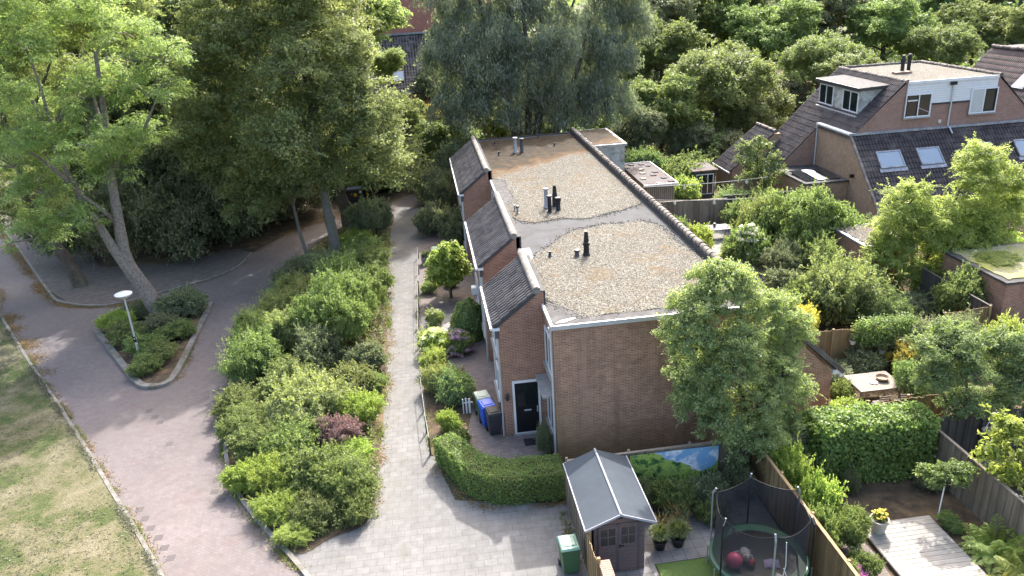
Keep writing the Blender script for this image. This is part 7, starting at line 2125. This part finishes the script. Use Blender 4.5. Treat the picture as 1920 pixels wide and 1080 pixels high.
# flat shed with slabs on its roof
SD = thing('flat_roof_shed', 'grey boarded flat roofed garden shed behind the garden side of the terraced block', 'shed', (15.5, 52.9, 0))
MB().box(15.6, 53.05, -0.05, 17.7, 59.7, 2.25).obj('wall', 'fence_old', SD)
b = MB()
for k in range(14):
    b.box(15.62 + k * 0.15, 53.03, 0.0, 15.635 + k * 0.15, 53.049, 2.24, 0.0)
b.obj('board_joint', 'fence_dark', SD)
MB().box(15.45, 52.9, 2.253, 17.85, 59.85, 2.35).obj('roof', 'felt', SD)
b = MB()
b.box(15.38, 52.83, 2.24, 17.92, 52.897, 2.40)
b.box(17.853, 52.9, 2.24, 17.92, 59.85, 2.40)
b.box(15.38, 59.853, 2.24, 17.92, 59.92, 2.40)
b.obj('roof_trim', 'alu', SD)
SLB = [(15.7, 58.6, 'slab nearest the far left corner of the grey shed roof'), (16.2, 59.3, 'slab at the far edge of the grey shed roof, left of centre'), (17.0, 59.2, 'slab at the far edge of the grey shed roof, right of centre'), (17.4, 58.6, 'slab nearest the far right corner of the grey shed roof'),
       (16.5, 57.6, 'slab behind the middle of the grey shed roof'), (16.3, 56.4, 'tilted reddish slab left of the roof middle on the grey shed'), (17.3, 56.5, 'slab at the right edge of the grey shed roof, halfway along'), (16.9, 55.6, 'slab in the centre of the grey shed roof'),
       (15.9, 54.8, 'slab at the left near part of the grey shed roof'), (17.4, 54.6, 'slab at the right near part of the grey shed roof'), (17.6, 53.5, 'slab nearest the near right corner of the grey shed roof'), (16.6, 53.2, 'slab in the middle of the near edge of the grey shed roof'), (16.0, 53.2, 'slab nearest the near left corner of the grey shed roof')]
for x, y, lb in SLB:
    o = MB().box(-0.19, -0.19, 0, 0.19, 0.19, 0.06).obj('roof_slab', 'felt' if RND.random() < .5 else 'terracotta', loc=(0, 0, 0))
    o.location = (x, y, 2.353)
    o.rotation_euler = (0, 0, RND.uniform(-.5, .5))
    tag(o, lb, 'slab', 'loose slabs on the shed roof')
board_fence('board_fence', (15.0, 50.3), (20.3, 49.7), 1.8, 'fence_old', 'grey board fence across the middle gardens behind the white table', seed=31)
board_fence('board_fence', (20.4, 50.4), (25.2, 50.0), 1.8, 'fence_dark', 'dark fence in shade below the slender blossom tree', seed=32)
gs = thing('glazed_shed', 'small dark glazed garden shed with flat pale roof near the annexe', 'shed', (20.6, 57, 0))
MB().box(20.4, 56.4, 0, 22.0, 58.6, 2.1).obj('wall', 'fence_dark', gs)
MB().box(20.2, 56.2, 2.103, 22.2, 58.8, 2.22).obj('roof', 'felt', gs)
window(gs, (20.5, 56.395, 0.3), (1, 0, 0), 1.4, 1.6, (0, -1, 0), 3)
window(gs, (20.395, 58.4, 0.3), (0, -1, 0), 1.9, 1.6, (-1, 0, 0), 2)
# string lights
def cord(p0, p1, sag, n, label):
    t = thing('string_lights', label, 'string lights', p0)
    p0, p1 = Vector(p0), Vector(p1)
    pts = [p0.lerp(p1, k / 12) - Vector((0, 0, sag * 4 * (k / 12) * (1 - k / 12))) for k in range(13)]
    MB().tube(pts, 0.022, 6).obj('cord', 'cream', t)
    for k in range(n):
        q = pts[int((k + .7) * 12 / n)]
        MB().lathe([(0.02, -.04), (0.035, -.07), (0.09, -.16), (0.10, -.24), (0.05, -.32)], (q.x, q.y, q.z), 10).obj('bulb', 'cream', t, smooth=True)
cord((15.2, 49.5, 2.25), (22.8, 47.7, 2.3), 0.12, 3, 'lower cord of garden lights with pale bulbs over the white table')
cord((15.2, 52.5, 2.4), (24.0, 51.5, 2.6), 0.12, 2, 'upper cord of garden lights running before the grey boarded shed')
def white_table(x0, y0, x1, y1, label):
    t = thing('garden_table', label, 'table', ((x0 + x1) / 2, (y0 + y1) / 2, 0))
    MB().box(x0, y0, 0.70, x1, y1, 0.75).obj('tabletop', 'concrete', t)
    for x in (x0 + .1, x1 - .1):
        for y in (y0 + .1, y1 - .1):
            MB().box(x - .035, y - .035, 0, x + .035, y + .035, .698).obj('leg', 'metal', t)
white_table(17.55, 46.5, 19.5, 47.6, 'pale rectangular garden table with a small vase before the grey fence')
v_ = MB().lathe([(0.07, .752), (0.10, .85), (0.07, .95), (0.09, 1.02)], (18.5, 47.1, 0), 14)
tag(v_.obj('vase', 'darkgrey', smooth=True, loc=(18.5, 47.1, .75)), 'small dark vase on the pale rectangular garden table', 'vase')
white_table(17.7, 50.9, 19.6, 51.9, 'second pale garden table farther back beyond the grey fence')
ps = thing('parasol', 'folded grey parasol standing beside the ridge of the garden roof slope', 'parasol', (17.75, 41.2, 0))
MB().tube([(17.75, 41.2, 0), (17.75, 41.2, 2.45)], 0.025, 8).obj('pole', 'alu', ps)
MB().lathe([(0.02, 0.9), (0.13, 0.95), (0.16, 1.2), (0.12, 1.7), (0.10, 2.1), (0.05, 2.35), (0.02, 2.42)], (17.75, 41.2, 0), 12).obj('canopy', 'cloth', ps, smooth=True)
MB().lathe([(0.25, 0.012), (0.25, 0.06), (0.04, 0.1)], (17.75, 41.2, 0), 16).obj('base', 'concrete', ps)

# ================================================================ GRASS, LITTER AND WEEDS
def scatter_blades(name, pts, L, W, mt, label, cat, seed, flat=False):
    rng = np.random.default_rng(seed)
    n = len(pts)
    a = rng.uniform(0, 6.28, n)
    if flat:
        A = np.stack([np.cos(a), np.sin(a), rng.normal(size=n) * .15], 1)
        Nn = unit(np.array([0, 0, 1.0]) + rng.normal(size=(n, 3)) * .3)
        V = leaf_quads(rng, pts, Nn, unit(A), L, W)
    else:
        A = unit(np.stack([np.cos(a) * .5, np.sin(a) * .5, np.ones(n)], 1))
        Nn = unit(np.stack([-np.sin(a), np.cos(a), np.zeros(n)], 1))
        if name == 'grass':
            A = unit(np.stack([np.cos(a), np.sin(a), rng.uniform(.2, .7, n)], 1))
            Nn = unit(np.array([0, 0, 1.0]) + rng.normal(size=(n, 3)) * .25)
        V = leaf_quads(rng, pts + A * L * .45, Nn, A, L, W)
    o = put_mesh(name, quads(name, V, rng.uniform(0, 1, n), mt))
    return tag(o, label, cat, kind='stuff')
def along(line, n, spread, z, seed):
    rng = np.random.default_rng(seed)
    L_ = smooth_line(line, 8)
    P3 = np.array([[p.x, p.y] for p in L_])
    seg = np.linalg.norm(np.diff(P3, axis=0), axis=1)
    cum = np.concatenate([[0], np.cumsum(seg)])
    cen = rng.uniform(0, cum[-1], max(4, int(cum[-1] * 1.1)))
    s_ = np.clip(cen[rng.integers(0, len(cen), n)] + rng.normal(size=n) * .3, 0, cum[-1])
    x, y = np.interp(s_, cum, P3[:, 0]), np.interp(s_, cum, P3[:, 1])
    return np.column_stack([x + rng.normal(size=n) * spread, y + rng.normal(size=n) * spread * .6, np.full(n, z) + rng.uniform(0, .012, n)])
rng = np.random.default_rng(101)
q = np.stack([rng.uniform(-40, -5, 120000), rng.uniform(14, 60, 120000)], 1)
kx = np.interp(q[:, 1], [14, 20.79, 25.83, 31.58, 38.99, 45.66, 64.5], [-5.75, -9.66, -12.86, -16.58, -21.5, -25.9, -38.2])
pat = np.sin(q[:, 0] * 1.3 + np.sin(q[:, 1] * .9) * 2) + np.sin(q[:, 1] * 1.1 + q[:, 0] * .35)
ok = (q[:, 0] < kx - 0.02) & (q[:, 0] > kx - 9) & (pat + rng.normal(size=len(q)) > 0.0)
q = np.concatenate([q[ok], along([(-5.8, 14), (-9.68, 20.79), (-12.88, 25.83), (-16.6, 31.58), (-21.55, 38.99), (-25.9, 45.66)], 5200, .06, .0, 31)[:, :2]])
scatter_blades('grass', np.column_stack([q, np.full(len(q), 0.05)]), 0.13, 0.03, 'grass', 'dry patchy grass covering the lawn left of the road', 'grass', 5)
lit = np.concatenate([along([(-9.4, 20.79), (-12.6, 25.83), (-16.3, 31.58), (-21.2, 38.99), (-25.5, 45.66), (-38, 64)], 2200, .10, .012, 1), along([(-19.8, 36.8), (-21.2, 38.99), (-25.5, 45.66), (-32, 55.3)], 7000, .38, .012, 21), along([(-36, 67.4), (-31.4, 60.0), (-24.7, 49.1), (-22.4, 46.3)], 7000, .26, .012, 22), along([(-22.4, 46.3), (-19.6, 45.2), (-16.9, 46.4)], 1500, .2, .012, 23),
                      along([(-31.4, 60.0), (-24.7, 49.1), (-22.6, 46.4), (-19.6, 45.3), (-16.9, 46.5), (-13.2, 49.2)], 2600, .16, .012, 2),
                      along([(-2.95, 23), (-2.75, 28), (-2.6, 34), (-2.75, 42), (-2.9, 53)], 1500, .14, .014, 3),
                      along([(-0.75, 25.0), (0.2, 22.9), (1.4, 21.95), (3.4, 21.8)], 420, .12, .014, 4),
                      along([(-14.6, 34.4), (-13.6, 33.8), (-12.6, 35), (-12.7, 39)], 200, .12, .012, 6),
                      along([(-12.2, 53.5), (-9.8, 57.6), (-6.9, 60.3), (-1, 65)], 1400, .3, .014, 7),
                      along([(3.5, 21), (3.4, 19.8), (3.4, 18.9)], 160, .1, .014, 8),
                      along([(-9.5, 30), (-8.95, 27), (-7.4, 23.4), (-5, 19.8)], 300, .12, .012, 9)])
scatter_blades('fallen_leaves', np.concatenate([lit, lit + np.random.default_rng(2).normal(size=lit.shape) * np.array([.12, .12, 0])]), 0.06, 0.038, 'leaf_orange', 'dry fallen leaves gathered along the kerbs and paving edges', 'leaves', 6, flat=True)
wd = np.concatenate([along([(-9.45, 20.79), (-12.65, 25.83), (-16.35, 31.58), (-21.3, 38.99)], 900, .07, .0, 11), along([(-9.45, 30), (-8.95, 27), (-7.4, 23.4), (-5, 19.8)], 700, .08, .0, 12),
                     along([(-2.9, 22.3), (-2.85, 28), (-2.7, 34), (-2.8, 42)], 1500, .10, .0, 13), along([(-14.9, 35), (-13.7, 33.9), (-12.8, 35.2), (-12.85, 39)], 400, .07, .0, 14),
                     along([(3.45, 21.2), (3.5, 19.3), (3.5, 18.8)], 260, .08, .0, 15), along([(-0.9, 26), (-1.05, 31), (-1.2, 36), (-1.1, 42)], 700, .07, .0, 16)])
scatter_blades('weeds', wd, 0.11, 0.03, 'leaf_olive', 'tufts of weeds growing from the joints along the kerbs', 'weeds', 7)
bedg = np.concatenate([np.column_stack([np.random.default_rng(3).uniform(-9, -2.9, 5000), np.random.default_rng(4).uniform(21.5, 56, 5000)])])
kl = np.interp(bedg[:, 1], [21, 23.7, 25.4, 27.2, 29.4, 34.5, 41.6, 51, 57.6], [-5.3, -7.1, -8.0, -8.7, -9.1, -9.5, -9.4, -8.7, -6.2])
bedg = bedg[bedg[:, 0] > kl]
rng = np.random.default_rng(55)
bg2 = bedg[rng.uniform(0, 1, len(bedg)) < 0.34]
bg2 = bg2[(bg2[:, 1] > 21.7) & (bg2[:, 0] > np.interp(bg2[:, 1], [21, 23.7, 25.4, 27.2, 29.4, 34.5, 41.6, 51, 57.6], [-4.9, -6.7, -7.6, -8.3, -8.8, -9.2, -9.1, -8.4, -5.9]))]
CC = np.column_stack([bg2, rng.uniform(.08, .5, len(bg2))])
V, t_ = clump_leaves(rng, CC, rng.uniform(.16, .38, len(CC)), np.tile([0, 0, 1.0], (len(CC), 1)), 26, .13, .06, 'spray')
tag(put_mesh('ground_cover', quads('ground_cover', V, t_, 'leaf_olive')), 'low ground cover between the shrubs of the planting bed', 'ground cover', kind='stuff')
